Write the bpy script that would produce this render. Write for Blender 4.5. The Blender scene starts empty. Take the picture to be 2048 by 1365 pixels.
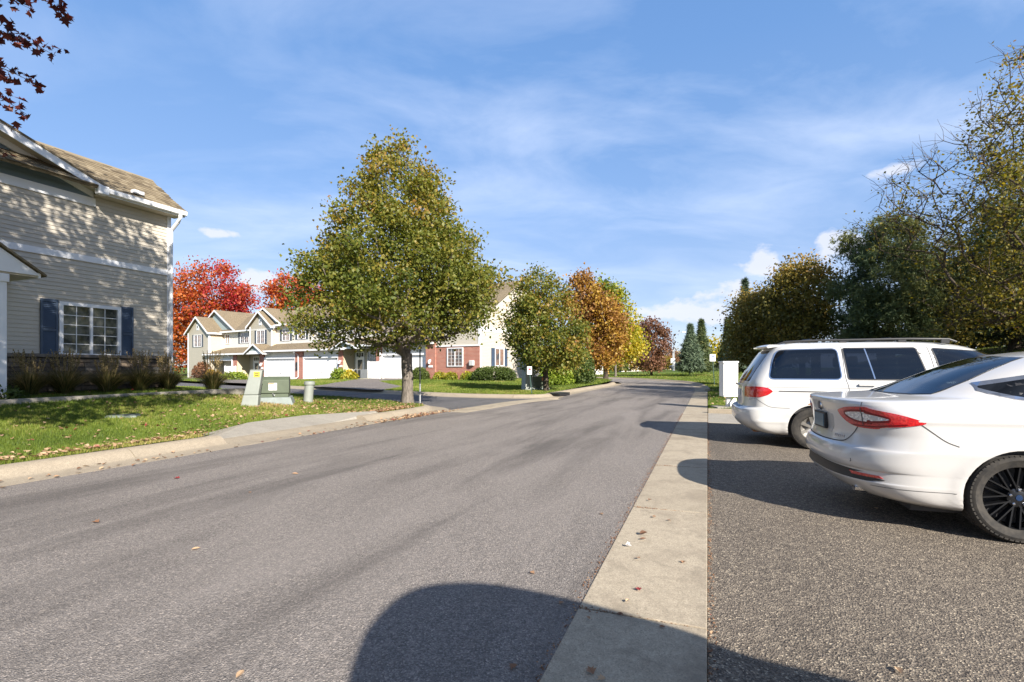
import bpy, bmesh, math, random
import numpy as np
from mathutils import Vector, Matrix
from mathutils.bvhtree import BVHTree
from mathutils.geometry import delaunay_2d_cdt

rng = np.random.default_rng(7)
random.seed(7)
SC = bpy.context.scene
COL = SC.collection

# ------------------------------------------------------------------ camera
CAM_H, F, YH = 1.31, 1000.0, 735.0       # eye height, focal length in pixels, horizon row of the 2048 px photograph
cam_data = bpy.data.cameras.new("camera")
cam = bpy.data.objects.new("camera", cam_data)
COL.objects.link(cam)
cam.location = (0, 0, CAM_H)
cam.rotation_euler = (math.radians(90), 0, 0)
cam_data.sensor_width = 36.0
cam_data.lens = F / 2048 * 36
cam_data.shift_y = (YH - 682.5) / 2048
cam_data.clip_start = 0.05
cam_data.clip_end = 6000
SC.camera = cam
SC.render.resolution_x, SC.render.resolution_y = 1024, 682

# ------------------------------------------------------------------ sky and sun
SUN_EL = math.radians(30.0)
SUN_DIR = Vector((0.5 * math.cos(SUN_EL), -0.866 * math.cos(SUN_EL), math.sin(SUN_EL)))   # towards the sun
world = bpy.data.worlds.new("World")
SC.world = world
world.use_nodes = True
wn, wl = world.node_tree.nodes, world.node_tree.links
wn.clear()
w_out = wn.new("ShaderNodeOutputWorld")
w_bg = wn.new("ShaderNodeBackground")
w_bg.inputs[1].default_value = 0.085
w_sky = wn.new("ShaderNodeTexSky")
w_sky.sky_type = 'NISHITA'
w_sky.sun_disc = False
w_sky.sun_elevation = SUN_EL
w_sky.sun_rotation = math.atan2(SUN_DIR.x, SUN_DIR.y)
w_sky.air_density = 1.0
w_sky.dust_density = 0.15
w_sky.ozone_density = 2.0
def wnode(t, **kw):
    n = wn.new(t)
    for k, v in kw.items():
        setattr(n, k, v)
    return n
def wmath(op, a, b=None, clamp=False):
    n = wn.new("ShaderNodeMath"); n.operation = op; n.use_clamp = clamp
    for i, v in enumerate((a, b)):
        if v is None: continue
        if isinstance(v, (int, float)): n.inputs[i].default_value = v
        else: wl.new(v, n.inputs[i])
    return n.outputs[0]
def wramp(fac, stops):
    n = wn.new("ShaderNodeValToRGB")
    wl.new(fac, n.inputs[0])
    e = n.color_ramp.elements
    while len(e) < len(stops): e.new(0.5)
    for el, (p, v) in zip(e, stops):
        el.position = p; el.color = (v, v, v, 1)
    return n.outputs[0]
w_tc = wn.new("ShaderNodeTexCoord")
w_sep = wn.new("ShaderNodeSeparateXYZ")
wl.new(w_tc.outputs["Generated"], w_sep.inputs[0])
zc = wmath('MAXIMUM', w_sep.outputs[2], 0.0)
inv = wmath('DIVIDE', 1.0, wmath('ADD', zc, 0.16))
cu = wmath('MULTIPLY', w_sep.outputs[0], inv)
cv = wmath('MULTIPLY', w_sep.outputs[1], inv)
w_comb = wn.new("ShaderNodeCombineXYZ")
wl.new(cu, w_comb.inputs[0]); wl.new(cv, w_comb.inputs[1])
# high thin cirrus, drawn out along one wind direction and torn into wisps
w_map = wn.new("ShaderNodeMapping")
w_map.inputs["Rotation"].default_value = (0, 0, math.radians(-14))
w_map.inputs["Location"].default_value = (1.9, 0.35, 0)
w_map.inputs["Scale"].default_value = (0.75, 1.25, 1)
wl.new(w_comb.outputs[0], w_map.inputs[0])
n0 = wnode("ShaderNodeTexNoise"); n0.inputs["Scale"].default_value = 0.9; n0.inputs["Detail"].default_value = 3
wl.new(w_map.outputs[0], n0.inputs["Vector"])
w_warp = wn.new("ShaderNodeMixRGB"); w_warp.blend_type = 'LINEAR_LIGHT'; w_warp.inputs[0].default_value = 0.22
wl.new(w_map.outputs[0], w_warp.inputs[1]); wl.new(n0.outputs["Color"], w_warp.inputs[2])
n1 = wnode("ShaderNodeTexNoise"); n1.inputs["Scale"].default_value = 1.5
n1.inputs["Detail"].default_value = 10; n1.inputs["Roughness"].default_value = 0.58; n1.inputs["Distortion"].default_value = 0.35
wl.new(w_warp.outputs[0], n1.inputs["Vector"])
n2 = wnode("ShaderNodeTexNoise"); n2.inputs["Scale"].default_value = 0.75
n2.inputs["Detail"].default_value = 2; n2.inputs["Roughness"].default_value = 0.5
wl.new(w_map.outputs[0], n2.inputs["Vector"])
cir = wmath('MULTIPLY', wramp(n1.outputs[0], [(0.40, 0.0), (0.74, 1.0)]), wramp(n2.outputs[0], [(0.30, 0.25), (0.56, 1.0)]))
cir = wmath('MULTIPLY', cir, 0.56, True)
# puffy clouds low over the horizon: azimuth, elevation, half width, half height
w_az = wmath('ARCTAN2', w_sep.outputs[0], w_sep.outputs[1])
w_el = wmath('ARCSINE', w_sep.outputs[2])
puffs = [(.34, .105, .12, .028), (.42, .135, .06, .032), (.455, .182, .042, .036), (.585, .20, .04, .03), (.655, .305, .038, .012), (-.53, .228, .036, .010), (-.47, .150, .05, .024), (.25, .09, .08, .014), (1.3, .2, .2, .06), (2.2, .16, .3, .06), (-1.4, .18, .25, .06), (-2.4, .2, .3, .07), (3.0, .15, .2, .05)]
cum = None
for (a0, e0, wa, we) in puffs:
    dx = wmath('DIVIDE', wmath('SUBTRACT', w_az, a0), wa); dy = wmath('DIVIDE', wmath('SUBTRACT', w_el, e0), we)
    b_ = wmath('SUBTRACT', 1.0, wmath('ADD', wmath('MULTIPLY', dx, dx), wmath('MULTIPLY', dy, dy)))
    cum = b_ if cum is None else wmath('MAXIMUM', cum, b_)
cum = wmath('MAXIMUM', cum, -1.5)
n3 = wnode("ShaderNodeTexNoise"); n3.inputs["Scale"].default_value = 20
n3.inputs["Detail"].default_value = 7; n3.inputs["Roughness"].default_value = 0.55
w_map2 = wn.new("ShaderNodeMapping"); w_map2.inputs["Scale"].default_value = (1, 1, 1.6)
wl.new(w_tc.outputs["Generated"], w_map2.inputs[0]); wl.new(w_map2.outputs[0], n3.inputs["Vector"])
cum = wmath('ADD', wmath('MULTIPLY', cum, 0.24), n3.outputs[0])
cum = wmath('MULTIPLY', wramp(cum, [(0.57, 0.0), (0.72, 1.0)]), 0.75, True)
w_hsv = wn.new("ShaderNodeHueSaturation")
w_hsv.inputs["Hue"].default_value = 0.508
w_hsv.inputs["Saturation"].default_value = 1.03
w_hsv.inputs["Value"].default_value = 1.0
wl.new(w_sky.outputs[0], w_hsv.inputs["Color"])
# clear autumn air: the bright band of the model's horizon is toned towards the even blue of this sky
w_gr = wn.new("ShaderNodeValToRGB"); wl.new(w_el, w_gr.inputs[0])
for el_, (p_, c_) in zip([w_gr.color_ramp.elements[0], w_gr.color_ramp.elements[1]] + [w_gr.color_ramp.elements.new(.5) for _ in range(3)], [(0.0, (2.75, 3.25, 4.5)), (0.12, (2.2, 3.0, 4.6)), (0.3, (1.5, 2.6, 4.7)), (0.55, (1.0, 2.15, 4.4)), (1.0, (.65, 1.6, 3.8))]):
    el_.position = p_; el_.color = (*c_, 1)
w_tone = wn.new("ShaderNodeMixRGB"); w_tone.inputs[0].default_value = 0.72
wl.new(w_hsv.outputs[0], w_tone.inputs[1]); wl.new(w_gr.outputs[0], w_tone.inputs[2])
mix1 = wn.new("ShaderNodeMixRGB"); mix1.inputs[2].default_value = (4.7, 5.3, 6.6, 1)
wl.new(cir, mix1.inputs[0]); wl.new(w_tone.outputs[0], mix1.inputs[1])
mix2 = wn.new("ShaderNodeMixRGB"); mix2.inputs[2].default_value = (4.9, 5.0, 5.5, 1)
wl.new(cum, mix2.inputs[0]); wl.new(mix1.outputs[0], mix2.inputs[1])
wl.new(mix2.outputs[0], w_bg.inputs[0])
wl.new(w_bg.outputs[0], w_out.inputs[0])

sun_data = bpy.data.lights.new("sun", 'SUN')
sun_data.energy = 5.0
sun_data.angle = math.radians(0.53)
sun_data.color = (1.0, 0.925, 0.825)
sun = bpy.data.objects.new("sun", sun_data)
COL.objects.link(sun)
sun.rotation_euler = (-SUN_DIR).to_track_quat('-Z', 'Y').to_euler()
sun.location = (30, -50, 40)

# ------------------------------------------------------------------ exposure
SC.view_settings.view_transform = 'Standard'
SC.view_settings.look = 'None'
SC.view_settings.gamma = 1.0
SC.view_settings.use_curve_mapping = False
SC.view_settings.exposure = 1.2
SC.cycles.max_bounces = 6
SC.cycles.transparent_max_bounces = 8
SC.cycles.use_denoising = True

# ------------------------------------------------------------------ frames of the place
RD = np.array((0.3642, 0.9313))        # along the road
RN = np.array((0.9313, -0.3642))       # to the right of the road
def R2(s, t):
    p = s * RD + t * RN
    return (float(p[0]), float(p[1]))
def st(x, y):
    return x * RD[0] + y * RD[1], x * RN[0] + y * RN[1]
def G(px, py, z=0.0):
    d = (CAM_H - z) * F / (py - YH)
    return ((px - 1024) / F * d, d, z)
def sm(a, b, x):
    t = np.clip((np.asarray(x, float) - a) / (b - a), 0, 1)
    return t * t * (3 - 2 * t)
def H(x, y):
    """height of the lawns"""
    x = np.asarray(x, float); y = np.asarray(y, float)
    s, t = st(x, y)
    left = 0.13 + 0.52 * sm(0.2, 7.0, -7.9 - t) * sm(1.0, 7.5, alley_dist(x, y))
    far = 0.12 + 0.16 * sm(24, 42, y + 0.55 * x) - 0.33 * sm(10, 30, -x) * sm(26, 40, y + 0.55 * x)
    kk_ = 1 - sm(14.5, 20, s)
    right = 0.02 + 0.10 * sm(0.0, 1.3, np.where(s < 34, t, 9.0)) + 2.1 * sm(0, 1, (t - 0.02 * np.maximum(s - 16, 0) - 2.0 - 6.2 * kk_) / (11.0 - 2.5 * kk_)) * sm(60, 38, s) + 1.0 * sm(48, 120, s) * sm(-25, 6, t)
    z = np.where(side_code(x, y) == 0, left, np.where(side_code(x, y) == 1, far, right))
    z = z + 0.012 * np.sin(x * 1.7 + 1) * np.cos(y * 1.3) + 0.02 * np.sin(x * .5) * np.sin(y * .43 + 2)
    return z
# near edge and far edge of the side street
AL_N = [R2(12.4, -7.25), (-2.05, 15.75), (-2.9, 17.0), (-4.7, 18.9), (-9.8, 23.3), (-17, 29.2), (-40, 48)]
AL_F = [(-42, 54.0), (-17, 33.4), (-10, 27.6), (-7.1, 25.2), (-3.15, 22.2), (-1.3, 21.3), (0.35, 20.9), (1.25, 21.1)]
def seg_dist(x, y, poly):
    best = np.full(np.shape(x), 1e9)
    for (x0, y0), (x1, y1) in zip(poly[:-1], poly[1:]):
        dx, dy = x1 - x0, y1 - y0
        t = np.clip(((x - x0) * dx + (y - y0) * dy) / (dx * dx + dy * dy), 0, 1)
        best = np.minimum(best, np.hypot(x - x0 - t * dx, y - y0 - t * dy))
    return best
def alley_dist(x, y):
    return seg_dist(x, y, AL_N[1:])
def side_code(x, y):
    s, t = st(x, y)
    yn = np.interp(-np.asarray(x, float), [2.0, 2.9, 4.7, 9.8, 17, 40, 80], [16.6, 18.5, 20.5, 25.2, 31.1, 50, 84])
    left = (t < -4.0) & (y < yn) & (x < -1.0)
    left = left | ((t < -4) & (s < 13))
    far = (~left) & (t < -3.2) & (y < 48 + 0 * x) & (x < 9.5)
    far = far | ((~left) & (x < -2) & (y < 110))
    return np.where(left, 0, np.where(far, 1, 2))
def GT(px, py):
    """point of the lawn that shows at a pixel"""
    d = 2.0
    while d < 200:
        x = (px - 1024) / F * d
        z = CAM_H - (py - YH) / F * d
        if z <= float(H(x, d)):
            return (x, d, float(H(x, d)))
        d += 0.02
    return ((px - 1024) / F * d, d, 0)
def up(px, py, d):
    return ((px - 1024) / F * d, d, CAM_H + (YH - py) / F * d)

# ------------------------------------------------------------------ object helpers
def tag(o, label=None, cat=None, group=None, kind=None):
    if label: o["label"] = label
    if cat: o["category"] = cat
    if group: o["group"] = group
    if kind: o["kind"] = kind
    return o
def empty(name, loc=(0, 0, 0), rz=0.0, parent=None):
    o = bpy.data.objects.new(name, None)
    COL.objects.link(o)
    o.location = loc
    o.rotation_euler = (0, 0, rz)
    o.empty_display_size = 0.2
    if parent: o.parent = parent
    return o
def thing(name, label, cat, loc=(0, 0, 0), rz=0.0, group=None):
    return tag(empty(name, loc, rz), label, cat, group)
def link(name, me, parent=None, m=None):
    o = bpy.data.objects.new(name, me)
    COL.objects.link(o)
    if parent: o.parent = parent
    if m is not None:
        me.materials.clear(); me.materials.append(m)
    return o
def np_mesh(name, V, Fc, m=None, parent=None, smooth=False, attrs=None):
    """V (n,3), Fc (m,3|4) arrays -> object"""
    V = np.ascontiguousarray(V, dtype=np.float32); Fc = np.ascontiguousarray(Fc, dtype=np.int32)
    me = bpy.data.meshes.new(name)
    k = Fc.shape[1]
    me.vertices.add(len(V)); me.vertices.foreach_set("co", V.ravel())
    me.loops.add(Fc.size); me.loops.foreach_set("vertex_index", Fc.ravel())
    me.polygons.add(len(Fc)); me.polygons.foreach_set("loop_start", np.arange(0, Fc.size, k, dtype=np.int32))
    me.update(calc_edges=True)
    if smooth: me.polygons.foreach_set("use_smooth", np.ones(len(Fc), dtype=bool))
    if attrs:
        for an, av in attrs.items():
            a = me.attributes.new(an, 'FLOAT', 'POINT')
            a.data.foreach_set("value", np.ascontiguousarray(av, dtype=np.float32))
    return link(name, me, parent, m)
class MB:
    """collects shapes into one mesh"""
    def __init__(s): s.v = []; s.f = []
    def add(s, vs, fs):
        b = len(s.v)
        s.v.extend(tuple(map(float, p)) for p in vs)
        s.f.extend([tuple(b + i for i in f) for f in fs])
        return s
    def box(s, x0, x1, y0, y1, z0, z1):
        return s.add([(x0, y0, z0), (x1, y0, z0), (x1, y1, z0), (x0, y1, z0), (x0, y0, z1), (x1, y0, z1), (x1, y1, z1), (x0, y1, z1)],
                     [(0, 3, 2, 1), (4, 5, 6, 7), (0, 1, 5, 4), (1, 2, 6, 5), (2, 3, 7, 6), (3, 0, 4, 7)])
    def hexa(s, b, t):
        return s.add(list(b) + list(t), [(0, 3, 2, 1), (4, 5, 6, 7), (0, 1, 5, 4), (1, 2, 6, 5), (2, 3, 7, 6), (3, 0, 4, 7)])
    def prism(s, poly, d):
        """poly: 3-D points, extruded by vector d"""
        n = len(poly); d = Vector(d)
        vs = [tuple(p) for p in poly] + [tuple(Vector(p) + d) for p in poly]
        fs = [tuple(range(n))[::-1], tuple(range(n, 2 * n))] + [(i, (i + 1) % n, n + (i + 1) % n, n + i) for i in range(n)]
        return s.add(vs, fs)
    def tube(s, pts, rad, n=8, cap=True):
        pts = [Vector(p) for p in pts]
        if not hasattr(rad, '__len__'): rad = [rad] * len(pts)
        vs = []; fs = []
        for i, p in enumerate(pts):
            d = (pts[min(i + 1, len(pts) - 1)] - pts[max(i - 1, 0)])
            d = d.normalized() if d.length > 1e-9 else Vector((0, 0, 1))
            a = d.cross(Vector((0, 0, 1)) if abs(d.z) < 0.9 else Vector((1, 0, 0))).normalized(); b = d.cross(a)
            for k in range(n):
                w = 2 * math.pi * k / n
                vs.append(p + (a * math.cos(w) + b * math.sin(w)) * rad[i])
        for i in range(len(pts) - 1):
            for k in range(n):
                fs.append((i * n + k, i * n + (k + 1) % n, (i + 1) * n + (k + 1) % n, (i + 1) * n + k))
        if cap:
            fs.append(tuple(range(n))); fs.append(tuple(range((len(pts) - 1) * n, len(pts) * n))[::-1])
        return s.add(vs, fs)
    def lathe(s, prof, n=24, origin=(0, 0, 0), axis='z'):
        vs = []; fs = []
        for r, h in prof:
            for k in range(n):
                w = 2 * math.pi * k / n
                a, b = r * math.cos(w), r * math.sin(w)
                p = (a, b, h) if axis == 'z' else ((a, h, b) if axis == 'y' else (h, a, b))
                vs.append((origin[0] + p[0], origin[1] + p[1], origin[2] + p[2]))
        for i in range(len(prof) - 1):
            for k in range(n):
                fs.append((i * n + k, i * n + (k + 1) % n, (i + 1) * n + (k + 1) % n, (i + 1) * n + k))
        return s.add(vs, fs)
    def build(s, name, m=None, parent=None, smooth=False, bevel=0.0, loc=None, rot=None, seg=2):
        me = bpy.data.meshes.new(name)
        me.from_pydata(s.v, [], s.f)
        bm = bmesh.new(); bm.from_mesh(me)
        bmesh.ops.recalc_face_normals(bm, faces=bm.faces)
        if bevel > 0:
            bmesh.ops.bevel(bm, geom=[e for e in bm.edges if e.is_manifold and e.calc_face_angle(0) > 0.5], offset=bevel, segments=seg, affect='EDGES', profile=0.6)
        bm.to_mesh(me); bm.free()
        if smooth:
            me.polygons.foreach_set("use_smooth", [True] * len(me.polygons))
            try: me.set_sharp_from_angle(angle=math.radians(40))
            except Exception: pass
        o = link(name, me, parent, m)
        if loc: o.location = loc
        if rot: o.rotation_euler = rot
        return o
def copy_of(o, parent=None, loc=None, rot=None, scale=None):
    c = o.copy()
    COL.objects.link(c)
    if parent is not None: c.parent = parent
    if loc is not None: c.location = loc
    if rot is not None: c.rotation_euler = rot
    if scale is not None: c.scale = scale
    return c
def copy_tree(o, parent=None):
    c = o.copy(); COL.objects.link(c); c.parent = parent
    for ch in o.children: copy_tree(ch, c)
    return c
def text_mesh(body, size, name, m, parent, loc, rot, align='CENTER', thick=0.001, bold=0.0):
    cu = bpy.data.curves.new(name, 'FONT')
    cu.body = body; cu.size = size; cu.align_x = align; cu.align_y = 'CENTER'; cu.extrude = thick; cu.offset = bold
    cu.resolution_u = 2
    tmp = bpy.data.objects.new(name, cu)
    COL.objects.link(tmp)
    dg = bpy.context.evaluated_depsgraph_get()
    me = bpy.data.meshes.new_from_object(tmp.evaluated_get(dg))
    bpy.data.objects.remove(tmp)
    o = link(name, me, parent, m)
    o.location = loc; o.rotation_euler = rot
    return o
# ------------------------------------------------------------------ materials
MATS = {}
class NT:
    def __init__(s, name):
        s.m = bpy.data.materials.new(name); s.m.use_nodes = True
        s.t = s.m.node_tree; s.n = s.t.nodes; s.l = s.t.links
        s.b = s.n["Principled BSDF"]; s.out = s.n["Material Output"]
        MATS[name] = s.m
    def node(s, t, **inp):
        n = s.n.new(t)
        for k, v in inp.items():
            k = k.replace('_', ' ')
            if hasattr(v, 'is_linked') or hasattr(v, 'links'): s.l.new(v, n.inputs[k])
            else: n.inputs[k].default_value = v
        return n
    def coord(s, kind="Object", scale=(1, 1, 1), rot=(0, 0, 0)):
        tc = s.n.new("ShaderNodeTexCoord"); mp = s.n.new("ShaderNodeMapping")
        mp.inputs["Scale"].default_value = scale; mp.inputs["Rotation"].default_value = rot
        s.l.new(tc.outputs[kind], mp.inputs[0])
        return mp.outputs[0]
    def world(s, scale=(1, 1, 1), rot=(0, 0, 0)):
        g = s.n.new("ShaderNodeNewGeometry"); mp = s.n.new("ShaderNodeMapping")
        mp.inputs["Scale"].default_value = scale; mp.inputs["Rotation"].default_value = rot
        s.l.new(g.outputs["Position"], mp.inputs[0])
        return mp.outputs[0]
    def noise(s, vec, scale, detail=4, rough=0.55, dist=0.0):
        n = s.node("ShaderNodeTexNoise", Scale=scale, Detail=detail, Roughness=rough, Distortion=dist)
        s.l.new(vec, n.inputs["Vector"]); return n.outputs[0]
    def voro(s, vec, scale, feature='F1', out=0, rand=1.0):
        n = s.n.new("ShaderNodeTexVoronoi"); n.feature = feature
        n.inputs["Scale"].default_value = scale; n.inputs["Randomness"].default_value = rand
        s.l.new(vec, n.inputs["Vector"]); return n.outputs[out]
    def ramp(s, fac, stops, interp='LINEAR'):
        n = s.n.new("ShaderNodeValToRGB"); n.color_ramp.interpolation = interp
        s.l.new(fac, n.inputs[0])
        e = n.color_ramp.elements
        while len(e) < len(stops): e.new(0.5)
        for el, (p, c) in zip(e, stops):
            el.position = p
            el.color = (c, c, c, 1) if isinstance(c, (int, float)) else (*c, 1)
        return n.outputs[0]
    def mix(s, fac, a, b, mode='MIX'):
        n = s.n.new("ShaderNodeMixRGB"); n.blend_type = mode
        for i, v in enumerate((fac, a, b)):
            if hasattr(v, 'links'): s.l.new(v, n.inputs[i])
            elif isinstance(v, (int, float)): n.inputs[i].default_value = v if i == 0 else (v, v, v, 1)
            else: n.inputs[i].default_value = (*v, 1)
        return n.outputs[0]
    def math(s, op, a, b=None):
        n = s.n.new("ShaderNodeMath"); n.operation = op
        for i, v in enumerate((a, b)):
            if v is None: continue
            if isinstance(v, (int, float)): n.inputs[i].default_value = v
            else: s.l.new(v, n.inputs[i])
        return n.outputs[0]
    def attr(s, name):
        n = s.n.new("ShaderNodeAttribute"); n.attribute_name = name; return n.outputs["Fac"]
    def objrand(s):
        return s.n.new("ShaderNodeObjectInfo").outputs["Random"]
    def set(s, color=None, rough=None, bump=None, bump_s=0.3, bump_d=0.01, **kw):
        if color is not None:
            if hasattr(color, 'links'): s.l.new(color, s.b.inputs["Base Color"])
            else: s.b.inputs["Base Color"].default_value = (*color, 1)
        if rough is not None:
            if hasattr(rough, 'links'): s.l.new(rough, s.b.inputs["Roughness"])
            else: s.b.inputs["Roughness"].default_value = rough
        if bump is not None:
            bn = s.n.new("ShaderNodeBump"); bn.inputs["Strength"].default_value = bump_s; bn.inputs["Distance"].default_value = bump_d
            s.l.new(bump, bn.inputs["Height"]); s.l.new(bn.outputs[0], s.b.inputs["Normal"])
        for k, v in kw.items():
            s.b.inputs[k.replace('_', ' ')].default_value = v
        return s.m
def plain(name, col, rough=0.6, var=0.12, scale=6.0, metallic=0.0, bump=0.0, world=False, **kw):
    """paint, metal or plastic with slight mottling"""
    t = NT(name)
    v = t.world() if world else t.coord()
    n = t.noise(v, scale, 5, 0.6)
    c = t.ramp(n, [(0.3, tuple(x * (1 - var) for x in col)), (0.7, tuple(min(1, x * (1 + var)) for x in col))])
    t.set(c, rough, bump=n if bump else None, bump_s=bump, bump_d=0.004, Metallic=metallic, **kw)
    return t.m
def leaf_mat(name, stops, rough=0.55, trans=0.35, tcol=1.5):
    """leaves: colour from the per-leaf tint, part of the light passes through"""
    t = NT(name)
    c = t.ramp(t.attr("tint"), stops)
    t.set(c, rough)
    t.b.inputs["Specular IOR Level"].default_value = 0.35
    tr = t.node("ShaderNodeBsdfTranslucent")
    hs = t.node("ShaderNodeHueSaturation", Saturation=1.1, Value=tcol)
    t.l.new(c, hs.inputs["Color"]); t.l.new(hs.outputs[0], tr.inputs["Color"])
    mx = t.node("ShaderNodeMixShader"); mx.inputs[0].default_value = trans
    t.l.new(t.b.outputs[0], mx.inputs[1]); t.l.new(tr.outputs[0], mx.inputs[2]); t.l.new(mx.outputs[0], t.out.inputs[0])
    return t.m

ROT = math.atan2(RD[1], RD[0])
def asphalt(name, dark, mid, light, streak, scale=150.0, patch=0.35):
    t = NT(name)
    w = t.world()
    cell = t.n.new("ShaderNodeTexVoronoi"); cell.inputs["Scale"].default_value = scale
    t.l.new(w, cell.inputs["Vector"])
    sepc = t.n.new("ShaderNodeSeparateColor"); t.l.new(cell.outputs["Color"], sepc.inputs[0])
    chip = t.ramp(sepc.outputs[0], [(0.0, dark), (0.30, tuple(0.6 * a + 0.4 * b for a, b in zip(dark, mid))), (0.55, mid), (0.86, tuple(1.25 * a for a in mid)), (0.97, light)])
    chip = t.mix(t.ramp(t.noise(w, scale * 0.35, 3, 0.7), [(0.42, 0.0), (0.6, 0.55)]), chip, dark)
    chip2 = t.mix(t.ramp(t.noise(w, scale * 0.12, 4, 0.7), [(0.5, 0.0), (0.72, 0.3)]), chip, light)
    rotated = t.world((1, 1, 1), (0, 0, -ROT))
    mp = t.n.new("ShaderNodeMapping"); mp.inputs["Scale"].default_value = (0.16, 1.25, 1)
    t.l.new(rotated, mp.inputs[0])
    st1 = t.noise(mp.outputs[0], 1.05, 5, 0.6, 0.5)
    mp2 = t.n.new("ShaderNodeMapping"); mp2.inputs["Scale"].default_value = (0.55, 1.3, 1)
    t.l.new(rotated, mp2.inputs[0])
    st2 = t.noise(mp2.outputs[0], 0.9, 6, 0.65, 0.8)
    c = t.mix(t.ramp(st1, [(0.47, 0.0), (0.66, streak)]), chip2, tuple(x * 0.62 for x in dark))
    c = t.mix(t.ramp(st2, [(0.46, 0.0), (0.72, patch)]), c, tuple(x * 1.25 for x in mid))
    hgt = t.math('ADD', cell.outputs["Distance"], t.math('MULTIPLY', t.noise(w, 40, 4), 1.2))
    t.set(c, 0.88, bump=hgt, bump_s=0.75, bump_d=0.008)
    t.b.inputs["Specular IOR Level"].default_value = 0.3
    return t.m
M_ROAD = asphalt("asphalt_road", (0.112, 0.101, 0.093), (0.226, 0.203, 0.184), (0.42, 0.365, 0.315), 0.66, 150)
M_LOT = asphalt("asphalt_lot", (0.055, 0.046, 0.038), (0.162, 0.135, 0.106), (0.46, 0.39, 0.29), 0.22, 118, 0.15)
M_ALLEY = asphalt("asphalt_side", (0.055, 0.055, 0.06), (0.12, 0.115, 0.115), (0.3, 0.28, 0.26), 0.4, 110)
M_DRIVE = asphalt("asphalt_drive", (0.09, 0.08, 0.072), (0.19, 0.165, 0.145), (0.35, 0.31, 0.27), 0.2, 90)
def concrete(name, col, stain=0.5):
    t = NT(name)
    w = t.world()
    sepc = t.n.new("ShaderNodeSeparateColor")
    vo = t.n.new("ShaderNodeTexVoronoi"); vo.inputs["Scale"].default_value = 160; t.l.new(w, vo.inputs["Vector"])
    t.l.new(vo.outputs["Color"], sepc.inputs[0])
    c = t.ramp(sepc.outputs[1], [(0.0, tuple(x * 0.62 for x in col)), (0.12, tuple(x * 0.86 for x in col)), (0.6, col), (1.0, tuple(min(1, x * 1.22) for x in col))])
    c = t.mix(t.ramp(t.noise(w, 22, 5, 0.65), [(0.35, 0.3), (0.6, 0.0)]), c, tuple(x * 0.6 for x in col))
    c = t.mix(t.ramp(t.noise(w, 1.6, 6, 0.65, 0.6), [(0.48, 0.0), (0.72, stain)]), c, (col[0] * 0.52, col[1] * 0.5, col[2] * 0.5))
    c = t.mix(t.ramp(t.noise(t.world((1, 1, 1), (0, 0, -ROT)), 5.5, 7, 0.7, 1.0), [(0.50, 0.0), (0.70, stain * .55)]), c, tuple(x * 0.45 for x in col))
    c = t.mix(t.math('MULTIPLY', t.objrand(), 0.3), c, tuple(x * 0.7 for x in col))
    t.set(c, 0.9, bump=t.noise(w, 90, 5, 0.7), bump_s=0.35, bump_d=0.004)
    t.b.inputs["Specular IOR Level"].default_value = 0.25
    return t.m
M_CONC = concrete("concrete_gutter", (0.38, 0.325, 0.243), 0.85)
M_CURB = concrete("concrete_curb", (0.33, 0.28, 0.21))
M_WALK = concrete("concrete_walk", (0.33, 0.305, 0.26), 0.45)
def grass_ground():
    t = NT("lawn_soil")
    w = t.world()
    c = t.ramp(t.noise(w, 9, 6, 0.7), [(0.3, (0.045, 0.075, 0.014)), (0.5, (0.085, 0.135, 0.022)), (0.7, (0.15, 0.19, 0.04))])
    c = t.mix(t.ramp(t.noise(w, 0.55, 4, 0.6), [(0.45, 0.0), (0.7, 0.5)]), c, (0.17, 0.17, 0.045))
    c = t.mix(t.ramp(t.noise(w, 60, 3, 0.7), [(0.5, 0.0), (0.7, 0.45)]), c, (0.03, 0.05, 0.01))
    t.set(c, 0.95, bump=t.noise(w, 45, 4, 0.7), bump_s=0.8, bump_d=0.03)
    t.b.inputs["Specular IOR Level"].default_value = 0.1
    return t.m
M_SOIL = grass_ground()
M_BLADE = leaf_mat("grass_blade", [(0.0, (0.045, 0.075, 0.009)), (0.35, (0.095, 0.145, 0.016)), (0.7, (0.165, 0.205, 0.028)), (0.86, (0.25, 0.235, 0.055)), (1.0, (0.38, 0.29, 0.12))], 0.6, 0.25, 1.3)
def mulch():
    t = NT("leaf_litter")
    w = t.world()
    c = t.ramp(t.noise(w, 14, 6, 0.75), [(0.3, (0.05, 0.032, 0.02)), (0.5, (0.14, 0.085, 0.045)), (0.68, (0.30, 0.18, 0.08))])
    t.set(c, 0.95, bump=t.noise(w, 30, 4, 0.7), bump_s=0.9, bump_d=0.05)
    return t.m
M_MULCH = mulch()
M_WHITE = plain("white_trim", (0.74, 0.745, 0.76), 0.45, 0.05, 2.5)
M_WHITED = plain("white_door", (0.80, 0.79, 0.77), 0.5, 0.03, 1.5)
M_DARKMETAL = plain("dark_metal", (0.02, 0.024, 0.024), 0.5, 0.25, 8)
M_STEEL = plain("galvanised", (0.42, 0.43, 0.44), 0.45, 0.2, 20, 0.7)
M_BLACK = plain("inlet_shade", (0.018, 0.018, 0.02), 0.45, 0.2, 10)
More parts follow.
